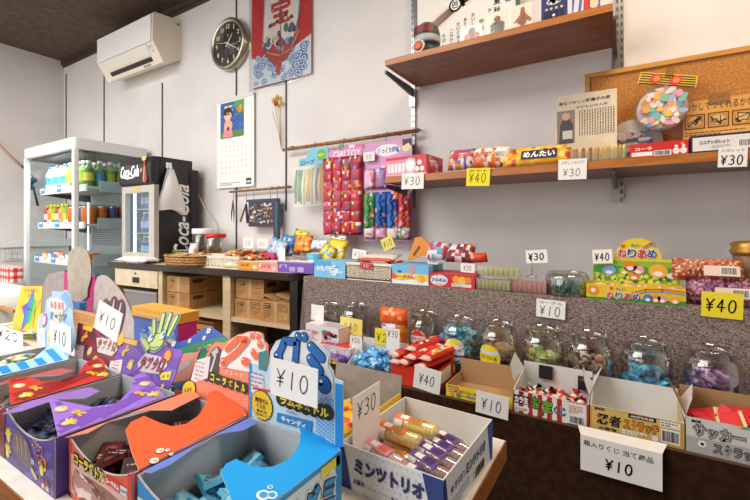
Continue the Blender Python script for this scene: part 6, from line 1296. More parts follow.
# upright pouches
def pouch(u, v, Y, wpx, hpx, cols, seed, label, zb=None, rot=(0, 0, 0), base=None, txt=None):
    x = wx(u, Y); w = wx(u + wpx / 2, Y) - wx(u - wpx / 2, Y); h = wz(u, v - hpx / 2, Y) - wz(u, v + hpx / 2, Y); rr = random.Random(seed); mb = MB()
    mb.pillow(w, h, min(w, h) * .3, lambda i, j, s_: (base if base and rr.random() < .55 else rr.choice(cols)), Fr((0, 0, 0), (1, 0, 0), (0, .25, .97)), 7, 7, seed, wr=.25)
    if txt: mb.text(Fr((0, -min(w, h) * .17, 0), (1, 0, 0), (0, .25, .97)), txt, 0, 0, h * .16, w * .7, 'paper', .05)
    z = wz(u, v, Y); return tag(mb.done('snack_pouch', loc=(x, Y, max(z, ZT + h / 2 * .97)), rot=rot), label, 'snack pouch')
pouch(277, 248, 1.36, 16, 18, ['#8AB4D8', '#C8D4DC', '#5A8AC0', '#E0E4E8'], 1, 'silver-blue pouch leaning behind the narrow blank card', base='#A8C4DC', rot=(0, .3, 0))
pouch(287, 245, 1.40, 15, 20, ['#3A78C0', '#C8D8E8', '#6AA0D8', '#2A5AA0'], 2, 'bright blue pouch standing among the silver one and the orange one', base='#4A88CC', rot=(0, .15, 0))
pouch(295, 246, 1.42, 12, 18, ['#3A68B0', '#D8D8DC', '#78A8D8'], 3, 'narrow blue and white pouch touching the orange pouch', base='#5A90C8')
pouch(303, 244, 1.40, 18, 18, ['#E8A03A', '#D8502A', '#F0D060', '#B84A2A'], 4, 'orange and red pouch below the yellow crest card', base='#E88A2E')
pouch(301, 236, 1.44, 14, 12, ['#E8D03A', '#D8B82A', '#6A5A1A'], 5, 'yellow crest-shaped pouch highest of the pouches on the counter', base='#E8D84A', rot=(0, .2, 0))
mb = MB(); rr = random.Random(1); pouch(319, 244.5, 1.40, 17, 10, ['#E8ECEE', '#C8DCE8', '#8AC0DC'], 6, 'white and pale blue pouch above the light blue cup', base='#F0F2F2')
pouch(337, 250, 1.36, 18, 22, ['#F0D82A', '#E8C01E', '#C8A01A', '#F4EAA0'], 7, 'yellow pouch standing behind the light blue sweets box', base='#EFD326', rot=(0, .12, 0), txt='チップ')
pouch(327, 254, 1.33, 14, 18, ['#F0D83A', '#E8C83A', '#5AA0C8'], 8, 'yellow pouch with a blue corner beside the light blue cup', base='#F0DA30', rot=(0, .35, 0))
pouch(338, 240, 1.43, 17, 10, ['#F2F0EE', '#E0DCD8', '#C8403A', '#5A8A4A'], 9, 'white packet with small red print above the yellow pouch', base='#F0EEEA')
pouch(272, 256, 1.36, 10, 8, ['#C8C0C0', '#E0D0C8'], 10, 'small grey clear packet beside the pink tray', base='#D0C8C8')
t = thing('paper_cup', 'white cup with a light blue band and tufts of blue straws', 'cup', (wx(315, 1.31), 1.31, ZT + .001))
MB().lathe([(.026, 0), (.034, .05), (.034, .052), (.0355, .078), (.033, .078), (.025, .004)], 'paper', seg=20, mats=['paper', '#BFE0EC', '#5CB8DC', '#5CB8DC', 'paper']).done('cup_body', t)
# ================================================================== FRONT TABLE
tf = thing('folding_table', 'long table with pale laminate top and brown wooden edge carrying the sweets boxes', 'table', (0, 0, 0))
TX0, TX1, TY0, TY1 = -2.0, -.172, .212, .703
MB().box((TX0, TY0 + .002, ZF - .034), (TX1 - .002, TY1 - .002, ZF), 'tabletop').done('tabletop', tf)
MB().box((TX1 - .002, TY0, ZF - .034), (TX1, TY1, ZF - .001), 'tedge').box((TX0, TY0, ZF - .034), (TX1, TY0 + .002, ZF - .001), 'tedge').box((TX0, TY1 - .002, ZF - .034), (TX1 - .002, TY1, ZF - .001), 'tedge').done('edge_band', tf)
for y in (TY0 + .06, TY1 - .09):
    for x in (TX0 + .1, TX1 - .035): MB().tube([(x, y + .02, 0), (x, y + .02, ZF - .034)], .013, 'metal', 10).done('leg', tf)
MB().box((TX1 - .05, TY0 + .05, ZF - .07), (TX1 - .02, TY1 - .05, ZF - .034), 'grey').done('apron', tf)
MB().tube([(TX1 - .035, TY1 - .08, ZF - .25), (TX1 - .035, TY0 + .09, ZF - .25)], .009, 'metal', 8).done('stretcher', tf)
ZB = ZF + .080
class Lean:
    """an upright card plane leaning back by th about its foot line at (Y0, z0)"""
    def __init__(s, X0, Y0, z0, th=0.0):
        s.o = Vector((X0, Y0, z0)); s.ey = Vector((0, math.sin(th), math.cos(th))); s.n = Vector((0, -math.cos(th), math.sin(th))); s.fr = Fr(s.o, (1, 0, 0), s.ey)
    def ab(s, u, v):
        d = ray(u, v); c = Vector((0, 0, CZ)); t = (s.o - c).dot(s.n) / d.dot(s.n); p = c + d * t - s.o
        return (p.x, p.dot(s.ey))
    def pts(s, L): return [s.ab(u, v) for u, v in L]
def bez(P, n=4):
    """closed smooth outline through points"""
    out = []; N = len(P)
    for i in range(N):
        p0, p1, p2, p3 = (Vector((*P[(i + k) % N], 0)) for k in (-1, 0, 1, 2))
        for k in range(n):
            t = k / n; q = .5 * ((2 * p1) + (p2 - p0) * t + (2 * p0 - 5 * p1 + 4 * p2 - p3) * t * t + (3 * p1 - p0 - 3 * p2 + p3) * t ** 3); out.append((q.x, q.y))
    return out
def gummy(X0, X1, Y0, Y1, label, side, top, strip, tongue, stripl, deco_f, deco_t=None, win=True, slope=.18, deco_r=None, sidecol=None, hd=.034, inner='#B9BABE'):
    """display box: curved-dip front with a window, cut-out lid; outlines are kept in metres on the box itself"""
    t = thing('gum_display_box', label, 'display box', (X0, Y0, ZF + .0005)); w, l, h = X1 - X0, Y1 - Y0, .080; k = .0014
    # front panel with a dipped top edge
    n = 14; dip = [(w * i / n, h - (math.sin(PI * i / n) ** .8) * .020 + .002 * (i / n)) for i in range(n + 1)]
    mb = MB(); mb.prism(XZ((0, k, 0)), [(0, 0), (w, 0)] + list(reversed(dip)), k, side, inner); F = XZ()
    for (a, b), (c_, d_) in zip(dip, dip[1:]): mb.stroke(F, [(a, b - .0006), (c_, d_ - .0006)], .0012, '#D8C8C8', .0004)
    deco_f(mb, F, w, h); mb.done('front_panel', t)
    mb = MB(); sc_ = sidecol or side
    mb.prism(Fr((0, 0, 0), (0, 1, 0), (0, 0, 1)), [(k, 0), (l, 0), (l, h), (k, h)], k, inner, inner); mb.prism(Fr((w - k, 0, 0), (0, 1, 0), (0, 0, 1)), [(k, 0), (l, 0), (l, h), (k, h)], k, sc_, inner)
    mb.box((k, l - k, 0), (w - k, l, h + .002), inner).box((k, k, 0), (w - k, l - k, k), inner)
    mb.rect(Fr((0, l, 0), (0, -1, 0), (0, 0, 1)), 0, 0, l, h, sc_, .0003)
    if deco_r: deco_r(mb, YZ((w, 0, 0)), l, h)
    mb.done('box_walls', t)
    org = Vector((X0, Y0, ZF + .0005)); c = Vector((0, 0, CZ))
    # lid: hinged at the right edge, rising towards the middle
    P = []
    nrm = Vector((slope, 0, 1)); p0 = Vector((X1, 0, ZB))
    for u, v in tongue:
        d = ray(u, v); tt = (p0 - c).dot(nrm) / d.dot(nrm); q = c + d * tt - org; P.append((min(q.x, w), q.y))
    ex = Vector((1, 0, -slope)).normalized(); base = Vector((w, 0, h)); kx = math.sqrt(1 + slope * slope)
    fr = Fr(base, ex, (0, 1, 0)); P2 = [((x - w) * kx, y) for x, y in P]
    mb = MB(); mb.prism(fr, P2, .0012, top, inner)
    def lq(u, v):
        d = ray(u, v); tt = (Vector((X1, 0, ZB)) - c).dot(Vector((slope, 0, 1))) / d.dot(Vector((slope, 0, 1))); q = c + d * tt - org; return ((q.x - w) * kx, q.y)
    if deco_t: deco_t(mb, Fr(fr.p(0, 0, .0012), fr.ex, fr.ey), P2, w, lq)
    mb.done('lid_flap', t)
    if strip:
        P = []
        nrm = Vector((-.12, 0, 1)); p0 = Vector((X0, 0, ZB))
        for u, v in strip:
            d = ray(u, v); tt = (p0 - c).dot(nrm) / d.dot(nrm); q = c + d * tt - org; P.append((max(q.x, 0.0), q.y))
        fr2 = Fr((0, 0, h), Vector((1, 0, .12)), (0, 1, 0)); mb = MB(); mb.prism(fr2, [(x * 1.007, y) for x, y in P], .0012, stripl, inner); mb.done('lid_strip', t)
    return t, w, l, h
def hands(mb, fr, spots, r, c=EPS):
    """printed yellow and white hand signs"""
    for i, (a, b, kind, ang) in enumerate(spots):
        f = fr.sub(a, b, ang)
        if kind == 0:   # fist
            mb.disc(f, 0, 0, r, '#E8C52E', c, rb=r * .85); mb.disc(f, 0, 0, r * .78, '#DAD6C0', c + EPS * .5, rb=r * .62); 
            for q in range(3): mb.stroke(f, [(-r * .5 + q * r * .4, r * .1), (-r * .4 + q * r * .4, r * .5)], r * .1, '#B8A860', c + EPS)
        elif kind == 1:  # scissors
            for q in (-.35, .35): mb.stroke(f, [(0, 0), (r * 1.25 * math.cos(q), r * 1.25 * math.sin(q))], r * .42, '#EBB82A', c)
            mb.disc(f, -r * .25, 0, r * .55, '#EBB82A', c + EPS * .5); mb.disc(f, -r * .25, 0, r * .25, '#E08A2A', c + EPS, n=10)
        else:            # open palm
            for q in range(5): mb.stroke(f, [(0, 0), (r * 1.15 * math.cos(2.5 - q * .55), r * 1.15 * math.sin(2.5 - q * .55))], r * .36, '#E8CE3A', c)
            mb.disc(f, 0, -r * .1, r * .65, '#E8CE3A', c + EPS * .5); mb.disc(f, 0, -r * .1, r * .38, '#D8D4B0', c + EPS)
def sunburst(mb, fr, P, cx_, cy_, col, n=11, c=EPS, R_=.4):
    """rays clipped to the convex hull of the flap"""
    def inside(a, b):
        odd = False; N = len(P)
        for i in range(N):
            (x0, y0), (x1, y1) = P[i], P[(i + 1) % N]
            if (y0 > b) != (y1 > b) and a < (x1 - x0) * (b - y0) / (y1 - y0) + x0: odd = not odd
        return odd
    for k in range(n):
        a0 = 2 * PI * k / n; a1 = a0 + PI / n
        for s_, sl in [(s_, sl) for s_ in range(56) for sl in range(6)]:
            a0 = 2 * PI * k / n + PI / n * sl / 6; a1 = a0 + PI / n / 6
            r0, r1 = R_ * s_ / 56, R_ * (s_ + 1) / 56; q = [(cx_ + r0 * math.cos(a0), cy_ + r0 * math.sin(a0)), (cx_ + r1 * math.cos(a0), cy_ + r1 * math.sin(a0)), (cx_ + r1 * math.cos(a1), cy_ + r1 * math.sin(a1)), (cx_ + r0 * math.cos(a1), cy_ + r0 * math.sin(a1))]
            if s_ == 0: q = q[1:]
            if all(inside(*z) for z in q): mb.poly(fr, q, col, c)
# ---------------- blue soda gum box
def df(mb, F, w, h):
    mb.rect(F, 0, 0, w, h * .70, '#BFDCF0', .0003); mb.rect(F, w * .0, 0, w * .97, h * .62, '#CFE4F2', .0006)
    mb.logo(F, 'ラムネボトル', w * .6, h * .5, h * .14, w * .5, [('#17161A', .16), ('#E8D42A', .05)]); mb.stroke(F, [(w * .1, h * .6), (w * .18, h * .5), (w * .16, h * .4)], .004, '#4A9AC8', .001)
    mb.rect(F, w * .15, h * .08, w * .85, h * .36, '#88A8BC', .001)
def dt(mb, fr, P, w, lq):
    for u, v, r in ((263, 497, .007), (272, 497, .0055), (270, 489, .003)): a, b = lq(u, v); mb.disc(fr, a, b, r, '#EAF2F6'); mb.disc(fr, a, b, r * .6, '#3AA2E0', .001)
def drr(mb, G, l, h):
    mb.rect(G, 0, 0, l, h * .93, '#CFE4F2', .0004); R_ = random.Random(2)
    for i in range(9):
        for j in range(5): mb.disc(G, l * (i + .5) / 9, h * (j + .5) / 5.6, .0028, '#9CCBE6', .0006, n=8)
    mb.rect(G, l * .75, h * .82, l * .98, h * .97, '#E8D83A', .001); mb.rect(G, l * .93, 0, l, h, '#1E8AD0', .001)
    mb.logo(G, 'グミ', l * .72, h * .55, h * .44, l * .36, [('#F2F4F6', .12), ('#1A2A4A', .08), ('#2F92D8', .035)], c=.0012); mb.logo(G, 'ラムネ', l * .7, h * .22, h * .18, l * .4, [('#17161A', .16), ('#E8D42A', .05)], c=.0012); fine(mb, G, l * .28, h * .5, l * .5, h * .8, 4, '#6A8AA0', 5, .0012)
blue_t = [(341, 451), (311.6, 422.5), (298.5, 427), (300.5, 434), (300, 443), (295, 453), (288, 461), (274, 467.5), (262, 469.3), (248, 466), (236, 460.2), (226, 465), (220.6, 473.5), (232, 503), (240, 530), (282, 497)]
blue, bw, bl, bh = gummy(-.470, -.304, .250, .411, 'bright blue soda gum display box at the table front beside the orange one', '#2A86C8', '#12A0EE', [(139, 471), (168, 455.5), (200, 440), (226, 428.5), (247, 419), (257, 424), (244, 431), (222, 434.5), (205, 441), (190, 452), (170, 466), (152, 474)], blue_t, '#5A7AD0', df, dt, True, .18, drr, '#2A9AE0')
# ---------------- orange cola gum box
def df(mb, F, w, h):
    mb.rect(F, 0, 0, w, h * .74, '#D8B0A6', .0003); mb.rect(F, 0, 0, w * .03, h, '#E0503A', .0006); mb.rect(F, w * .94, 0, w, h * .98, '#C83A2A', .0006); mb.rect(F, 0, 0, w, h * .09, '#D8503A', .0006)
    R_ = random.Random(3)
    for i in range(22):
        for j in range(9): mb.disc(F, w * (i + .5) / 22, h * (.1 + j * .07), .0011, '#C8887A', .0005, n=6)
    mb.logo(F, 'コーラボトル', w * .35, h * .70, h * .16, w * .5, [('#17130F', .20), ('#E8D42A', .04)], ang=-.03); mb.rect(F, w * .62, h * .62, w * .84, h * .76, '#C83A2A', .001); mb.text(F, 'コーラガム', w * .73, h * .69, h * .08, w * .2, 'paper', .04, c=.0016); mb.rect(F, w * .84, h * .62, w * .93, h * .74, '#E8E0DC', .001); mb.text(F, '100円', w * .885, h * .68, h * .06, w * .08, '#2A5A9A', .02, c=.0016)
    mb.poly(F, bez([(w * .12, h * .1), (w * .82, h * .12), (w * .84, h * .48), (w * .14, h * .5)], 3), '#8A5A50', .0008)
    R_ = random.Random(5)
    for k in range(26): a, b = R_.uniform(.15, .78) * w, R_.uniform(.15, .44) * h; mb.rect(F.sub(a, b, R_.uniform(-.5, .5)), -.012, -.006, .012, .006, R_.choice(['#C8A8A0', '#6A2A26', '#A87A70', '#D8C4BE', '#7A3A34']), .001 + k * 2e-5)
def dt(mb, fr, P, w, lq):
    for u, v, r in ((160, 452.5, .0055), (167.5, 452, .0035), (154, 462.5, .006), (171, 456, .003)): a, b = lq(u, v); mb.disc(fr, a, b, r, '#2A2622'); mb.disc(fr, a, b, r * .86, '#F2EEE8', .0009); mb.disc(fr, a + r * .2, b + r * .1, r * .42, '#E8A890', .0012)
orange_t = [(138.5, 471), (247, 415.5), (225, 387.5), (208, 394), (206, 405), (198, 417), (186, 425), (172, 427.5), (160, 424), (144, 417), (131, 423), (125.5, 431), (131, 452)]
org_, ow, ol, oh = gummy(-.634, -.477, .248, .411, 'orange cola gum display box at the table front between purple and blue boxes', '#D85A40', '#FA6030', [(62, 437.5), (84, 427), (104, 419), (150, 402), (187, 390), (200, 397), (184, 405), (172, 411), (150, 411), (128, 414), (108, 423), (88, 434)], orange_t, '#F07A58', df, dt, True, .18)
# ---------------- purple hand gum box
def df(mb, F, w, h):
    mb.rect(F, 0, 0, w, h * .72, '#4A3A7A', .0003); sunburst(mb, F, [(0, 0), (w, 0), (w, h * .75), (0, h * .75)], w * .75, h * .3, '#6A52A0', 9, .0004, .12)
    mb.poly(F, bez([(w * .18, h * .3), (w * .22, h * .72), (w * .5, h * .64), (w * .58, h * .2)], 3), '#6A5A70', .0008)
    for k in range(7): mb.stroke(F, [(w * (.22 + .045 * k), h * .62), (w * (.24 + .045 * k), h * .34)], .004, '#B8A078' if k % 2 else '#8A7A6A', .001)
    mb.logo(F, 'テブ', w * .68, h * .66, h * .2, w * .16, [('#E0DCD8', .1), ('#8A2A4A', .04)], ang=-.4); mb.logo(F, 'クロ', w * .74, h * .5, h * .2, w * .16, [('#E0DCD8', .1), ('#8A2A4A', .04)], ang=-.4); mb.disc(F, w * .82, h * .48, h * .09, '#D87A2E', .001); hands(mb, F, [(w * .78, h * .34, 2, 0), (w * .08, h * .5, 2, .4), (w * .06, h * .2, 2, 0)], .011, .001)
    mb.poly(F, [(w * .55, h * .2), (w * .66, h * .08), (w * .7, h * .12), (w * .6, h * .25)], '#C8B87A', .001); mb.text(F, '10', w * .6, h * .36, h * .1, m='#D8DCF0', bold=.05, c=.001)
    for a in (.8, .88): mb.rect(F, w * a - .006, h * .12, w * a + .006, h * .2, '#8A2A3A', .001); mb.rect(F, w * a - .005, h * .04, w * a + .005, h * .12, '#C8B8B0', .001)
def dt(mb, fr, P, w, lq):
    sunburst(mb, fr, P, -.06, .26, '#7A4CB8', 17, .0004, .4)
    hands(mb, fr, [(*lq(61, 410.5), 0, .2), (*lq(77, 414), 1, .3), (*lq(67, 424.5), 2, .3), (*lq(144.5, 385), 0, 0), (*lq(139, 394.5), 1, .4), (*lq(151.5, 396), 2, 0)], .0095, .0009)
pur_t = [(58, 437.5), (165, 397), (144, 372.6), (134, 377), (130, 391), (117.6, 404), (92, 408), (75, 404.5), (49, 399.5)]
pur, pw, pl_, ph = gummy(-.817, -.645, .235, .405, 'purple hand-sign gum display box at the end of the table front', '#54449A', '#9A70D8', [(2, 415), (30, 402), (62, 394), (90, 388), (100, 392), (86, 399), (60, 400), (48, 403), (22, 412)], pur_t, '#8A60B8', df, dt, True, .14)
# ---------------- red hand gum box
def df(mb, F, w, h): mb.rect(F, 0, 0, w, h * .7, '#6A1A22', .0003); hands(mb, F, [(w * .8, h * .4, 2, 0), (w * .5, h * .4, 0, 0)], .012, .0009)
def dt(mb, fr, P, w, lq):
    sunburst(mb, fr, P, -.06, .26, '#8E1216', 17, .0004, .4)
    hands(mb, fr, [(*lq(19, 387), 0, .2), (*lq(34, 389), 1, .3), (*lq(24, 397), 2, .3), (*lq(97.5, 367), 0, 0), (*lq(90.5, 374), 1, .4), (*lq(101, 376), 2, 0)], .0095, .0009)
red_t = [(11, 406), (109, 378.5), (104, 362), (98, 358), (88, 362), (84, 366), (78, 375), (61, 381.5), (42, 382.5), (30, 377.5), (8.4, 379.6)]
red, rw, rl, rh = gummy(-.995, -.824, .235, .405, 'red hand-sign gum display box behind the purple one', '#8A1A20', '#C8241C', [(-30, 395), (0, 386), (30, 376.5), (60, 369), (75, 371), (60, 376), (30, 377.5), (8, 381)], red_t, '#A83030', df, dt, True, .14)
red['label'] = 'red hand-sign gum display box between the purple box and the striped box'
# ---------------- blue striped box
def df(mb, F, w, h):
    for k in range(6): mb.rect(F, w * k / 6, 0, w * (k + .5) / 6, h * .7, '#1E8ED8', .0004)
st_t = [(70.5, 363), (69, 352), (67, 343), (58, 344.5), (49, 347), (41, 353), (33, 359), (20, 363), (0, 366), (-16, 368), (-40, 392), (0, 378.5), (40, 370)]
def dt(mb, fr, P, w, lq):
    y = -.02
    while y < .185:
        q = []
        for k in range(30):
            x0, x1 = -.16 + k * .0054, -.16 + (k + 1) * .0054
            def inside(a, b):
                odd = False; N = len(P)
                for i in range(N):
                    (xa, ya), (xb, yb) = P[i], P[(i + 1) % N]
                    if (ya > b) != (yb > b) and a < (xb - xa) * (b - ya) / (yb - ya) + xa: odd = not odd
                return odd
            if all(inside(a, b) for a in (x0, x1) for b in (y, y + .014)): mb.rect(fr, x0, y, x1, y + .014, '#1C90DC', .0004)
        y += .028
st, sw, sl_, sh_ = gummy(-1.165, -1.004, .22, .405, 'light and dark blue striped display box at the left end of the table', '#9AC8EC', '#A8D0F0', None, st_t, '#9AC8EC', df, dt, True, .3)
st['label'] = 'light and dark blue striped display box next to the red gum box'
# heaps of packets inside
def heap(X0, X1, Y0, Y1, n, name, label, group, kind, cols, seed, z=.030, dz=.012, lay=8, rot=.6):
    rr = random.Random(seed); protos = [tag(candy_proto(kind, cols if not isinstance(cols[0], list) else cols[k % len(cols)], seed + k).done(name), label, 'sweet', group) for k in range(3)]
    for k in range(n):
        o = protos[k] if k < 3 else protos[k % 3].copy()
        if k >= 3: COL.objects.link(o)
        o.location = (rr.uniform(X0 + .025, X1 - .025), rr.uniform(Y0 + .026, Y1 - .026), ZF + z + dz * (k // lay)); o.rotation_euler = (rr.uniform(-rot, rot), rr.uniform(-rot, rot), rr.uniform(0, 6.28))
heap(-.634, -.477, .248, .411, 52, 'cola_gum_packet', 'dark brown and red cola gum packet in the orange display box', 'cola gum packets in the orange box', 'tray', [['#5A1E1E', '#3A1616', '#7A3A34', '#C8A8A0'], ['#3A1418', '#6A2622', '#A85A50', '#D8C0B8'], ['#7A2A26', '#4A1A1A', '#2A1010', '#B88A80']], 5, .030, .009, 18)
heap(-.470, -.304, .250, .411, 50, 'soda_gum_packet', 'pale blue soda gum packet in the bright blue display box', 'soda gum packets in the blue box', 'tray', [['#6AB8D8', '#9AD6EA', '#3A96C4', '#2A5A7A'], ['#4AA2C8', '#7CC6E0', '#B0E0F0', '#1E4A6A'], ['#7CC0D8', '#3E98BE', '#2576A2', '#3A6A8A']], 6, .022, .009, 17)
heap(-.817, -.645, .235, .405, 44, 'dark_gum_packet', 'black and navy gum packet in the purple display box', 'dark gum packets in the purple box', 'pack', ['#1A1826', '#24263E', '#12101A', '#3A3650', '#4A6AB0'], 7, .034, .009, 16)
heap(-.995, -.824, .235, .405, 44, 'dark_red_gum_packet', 'dark red and black gum packet in the red display box', 'dark gum packets in the red box', 'pack', ['#2A1414', '#4A1A18', '#120C0C', '#6A3A26', '#8A5A3A'], 8, .034, .009, 16)
heap(-1.165, -1.004, .22, .405, 24, 'soft_sweet', 'yellow-green soft sweet packet in the striped display box', 'sweets in the striped display box', 'pack', ['#D8E0A8', '#E8E8C8', '#C8D86A', '#4AA0C0', '#E8A088'], 9, .045, .014)
# ---------------- headers (children of their boxes)
def header(box, fr, mb, name='header'):
    o = mb.done(name, box, tuple(-Vector(box.location))); return o
# blue header
Lb = Lean(-.470, .4135, ZF, .0)
P = Lb.pts; mb = MB(); f = Lb.fr
out = P([(249.5, 424), (249.5, 362.5), (268, 367), (270.5, 351), (273.5, 345.5), (276, 341), (289, 336), (293, 331.5), (302, 330), (310, 333), (312, 340), (322, 345), (330, 356), (329, 365), (333, 371), (334.5, 378), (343, 382), (343, 447), (300, 434)])
mb.prism(Fr(f.p(0, 0, -.0014), f.ex, f.ey), out, .0014, '#C4DCEE'); q = Lb.ab
mb.poly(f, P([(249.5, 424), (249.5, 362.5), (251.6, 363), (251.6, 424)]), '#2A96E0', .0006); mb.poly(f, P([(335.5, 446), (335.5, 383), (343, 384.5), (343, 447)]), '#1E8AD6', .0006)
mb.poly(f, P([(251.6, 372), (264, 375), (264, 393), (251.6, 392)]), '#E4E6EC', .0008)
fr2 = q(258, 380); fine(mb, Fr(f.p(fr2[0] - .014, fr2[1] - .012), f.ex, f.ey), 0, 0, .028, .024, 4, '#8A8AA0', 3, .0012); mb.poly(f, P([(253, 386.5), (272, 390), (272, 392.5), (253, 389)]), '#D8403A', .001)
mb.poly(f, P([(270, 367), (272.5, 352), (275, 346), (290, 338), (294, 332.5), (302, 331), (309, 334), (311, 341), (321, 346), (329, 357), (328, 366), (332, 372), (333.5, 379), (334, 392), (325, 396), (314, 390)]), '#E4E6EA', .0009)
a = q(262.5, 405); mb.star(f, a[0], a[1], .0225, '#2A2418', .001, 18, .93); mb.star(f, a[0], a[1], .0212, '#E8C52A', .0014, 18, .93)
for dy, tx, hh, ww in ((.007, '風船ガム', .007, .027), (-.001, 'くじ付', .007, .02), (-.0085, 'あたり', .004, .02), (-.0135, '当たればもう一個', .003, .022)): mb.text(f, tx, a[0], a[1] + dy, hh, ww, '#2A2418', .03, c=.002)
for i in range(9):
    for j in range(12):
        u, v = 317 + i * 2.3, 399 + j * 4 + (2 if i % 2 else 0)
        if u < 335 and v < 442 - (335 - u) * .4: b = q(u, v); mb.disc(f, b[0], b[1], .0019, '#6FB4DC', .0007, n=8)
def bubbles(L_, f, px, dark, col, r=.006):
    for pts_, rad in px:
        A = [L_.ab(u, v) for u, v in pts_]
        for k_, cc, c0 in ((1 + .0011 / rad, dark, .0018), (1.0, col, .0024)):
            rr_ = rad * k_
            for (x0, y0) in A: mb.disc(f, x0, y0, rr_, cc, c0, n=16)
            if len(A) > 1: mb.stroke(f, A, rr_ * 2, cc, c0 + .0001, 0)
        for (x0, y0) in (A[0],): mb.disc(f, x0 - rad * .3, y0 + rad * .35, rad * .22, '#EAF4FA', .003, n=8)
bubbles(Lb, f, [([(296, 363), (297.5, 341.5), (285.5, 340.5), (282, 349), (278.5, 356)], .0050), ([(279, 356.5)], .0080), ([(299, 336.6)], .0060), ([(305, 336.8)], .0060), ([(312, 346.5), (322, 357)], .0066), ([(311.5, 359), (320, 370)], .0066), ([(324.5, 384)], .0115), ([(318, 377), (321, 381)], .0055)], '#16202E', '#1468B8')
mb.poly(f, P([(259, 352), (268, 350), (269, 362), (266, 371), (259, 369)]), '#4A8A8A', .001)
cl_ = [(282, 398.5), (290, 401.5), (298, 404), (306, 407), (314, 409), (322, 411), (328, 412)]
for u, v in cl_: b = q(u, v); mb.disc(f, b[0], b[1], .0105, '#17161A', .0014, n=14)
mb.stroke(f, [q(281, 398), q(327, 412)], .016, '#17161A', .0015); a = q(304.5, 405.5); b0, b1 = q(279, 397.5), q(331, 413); mb.text(f, 'ラムネボトル', a[0], a[1], .0125, b1[0] - b0[0] - .006, '#E8D42A', .05, 0, .0021, math.atan2(b1[1] - b0[1] + (0), b1[0] - b0[0]) * .0)
b0, b1 = q(277.5, 415), q(312, 428); mb.poly(f, P([(278, 412), (313, 421), (312, 431), (277, 421)]), '#2A84C8', .0014); mb.text(f, 'キャンディ', (b0[0] + b1[0]) / 2, (b0[1] + b1[1]) / 2, .0085, .045, '#E4EEF6', .05, c=.002); mb.text(f, 'シュワッ', q(292, 411)[0], q(292, 412.5)[1], .004, .02, '#2A2A2A', .02, c=.001)
header(blue, f, mb)
# orange header
Lo = Lean(-.634, .4135, ZF, .12); P = Lo.pts; f = Lo.fr; q = Lo.ab; mb = MB()
out = P([(183, 405), (184, 392), (192, 384), (203, 362), (211, 346), (216, 342), (224, 343), (230, 339), (238, 335), (248, 331.5), (258, 331.5), (263, 334), (264, 340), (268, 345), (268, 366), (256, 372), (248.5, 372), (248.5, 420), (200, 411)])
mb.prism(Fr(f.p(0, 0, -.0014), f.ex, f.ey), out, .0014, '#F08A6A'); mb.poly(f, P([(218, 366), (222, 352), (230, 341), (248, 333), (262, 334), (266, 346), (264, 366), (250, 372)]), '#F2EEEA', .0006)
mb.poly(f, P([(200, 372), (206, 362), (212, 350), (218, 346), (222, 350), (220, 362), (218, 378), (206, 382)]), '#4A4644', .0008); mb.poly(f, P([(212, 352), (218, 347), (219, 352), (214, 357)]), '#C8C4C0', .0012); mb.stroke(f, [q(216, 356), q(211, 372)], .004, '#D8D4D0', .0012)
mb.poly(f, P([(197, 360), (211, 356), (208, 378), (190, 384)]), '#EAE2E2', .001); b = q(195, 380); fine(mb, Fr(f.p(b[0], b[1]), f.ex, f.ey), 0, .0, .024, .034, 5, '#B8A0A4', 4, .0014)
a = q(189.5, 389.5); mb.disc(f, a[0], a[1], .0195, '#2A2418', .0012, rb=.0155, rot=.5); mb.disc(f, a[0], a[1], .018, '#EBCB22', .0017, rb=.014, rot=.5); mb.text(f, 'くじ付', a[0], a[1], .007, .022, '#2A2418', .03, c=.0024, ang=.3)
for i in range(10):
    for j in range(8):
        u, v = 222 + i * 2.8, 392 + j * 3.4
        if u < 247.5 and v < 417 - (247 - u) * .35: b = q(u, v); mb.disc(f, b[0], b[1], .0016, '#F4A88A', .0006, n=7)
bubbles(Lo, f, [([(226, 361), (238, 352), (248, 339.5), (239, 338.5), (228, 349)], .0052), ([(224.5, 362)], .0078), ([(253, 335.5)], .0052), ([(259, 336.5)], .0052), ([(261, 344)], .0062), ([(254, 352), (257, 356)], .0058), ([(245, 361), (248, 362)], .0066)], '#F6F2EE', '#EE6A34')
for u, v in ((213, 377), (219, 379), (226, 382), (233, 384), (240, 386), (246, 388)): b = q(u, v); mb.disc(f, b[0], b[1], .0088, '#26221F', .0022, n=14)
b0, b1 = q(211, 376), q(248, 389); mb.stroke(f, [b0, q(246, 388)], .014, '#26221F', .0023); cc = [(b0[0] + (b1[0] - b0[0]) * (k + .5) / 6, b0[1] + (b1[1] - b0[1]) * (k + .5) / 6) for k in range(6)]
for ch, (x, y) in zip('コーラボトル', cc): mb.text(f, ch, x, y, .011 if ch != 'ー' else .0025, .0095, '#E8D42A', .05, c=.003)
for ch, (u, v) in zip('フルーツ', ((228, 370), (233, 371), (238, 372), (243, 373))): b = q(u, v); mb.text(f, ch, b[0], b[1] - .003, .006 if ch != 'ー' else .002, .006, '#F4D8CC', .04, c=.003)
header(org_, f, mb)
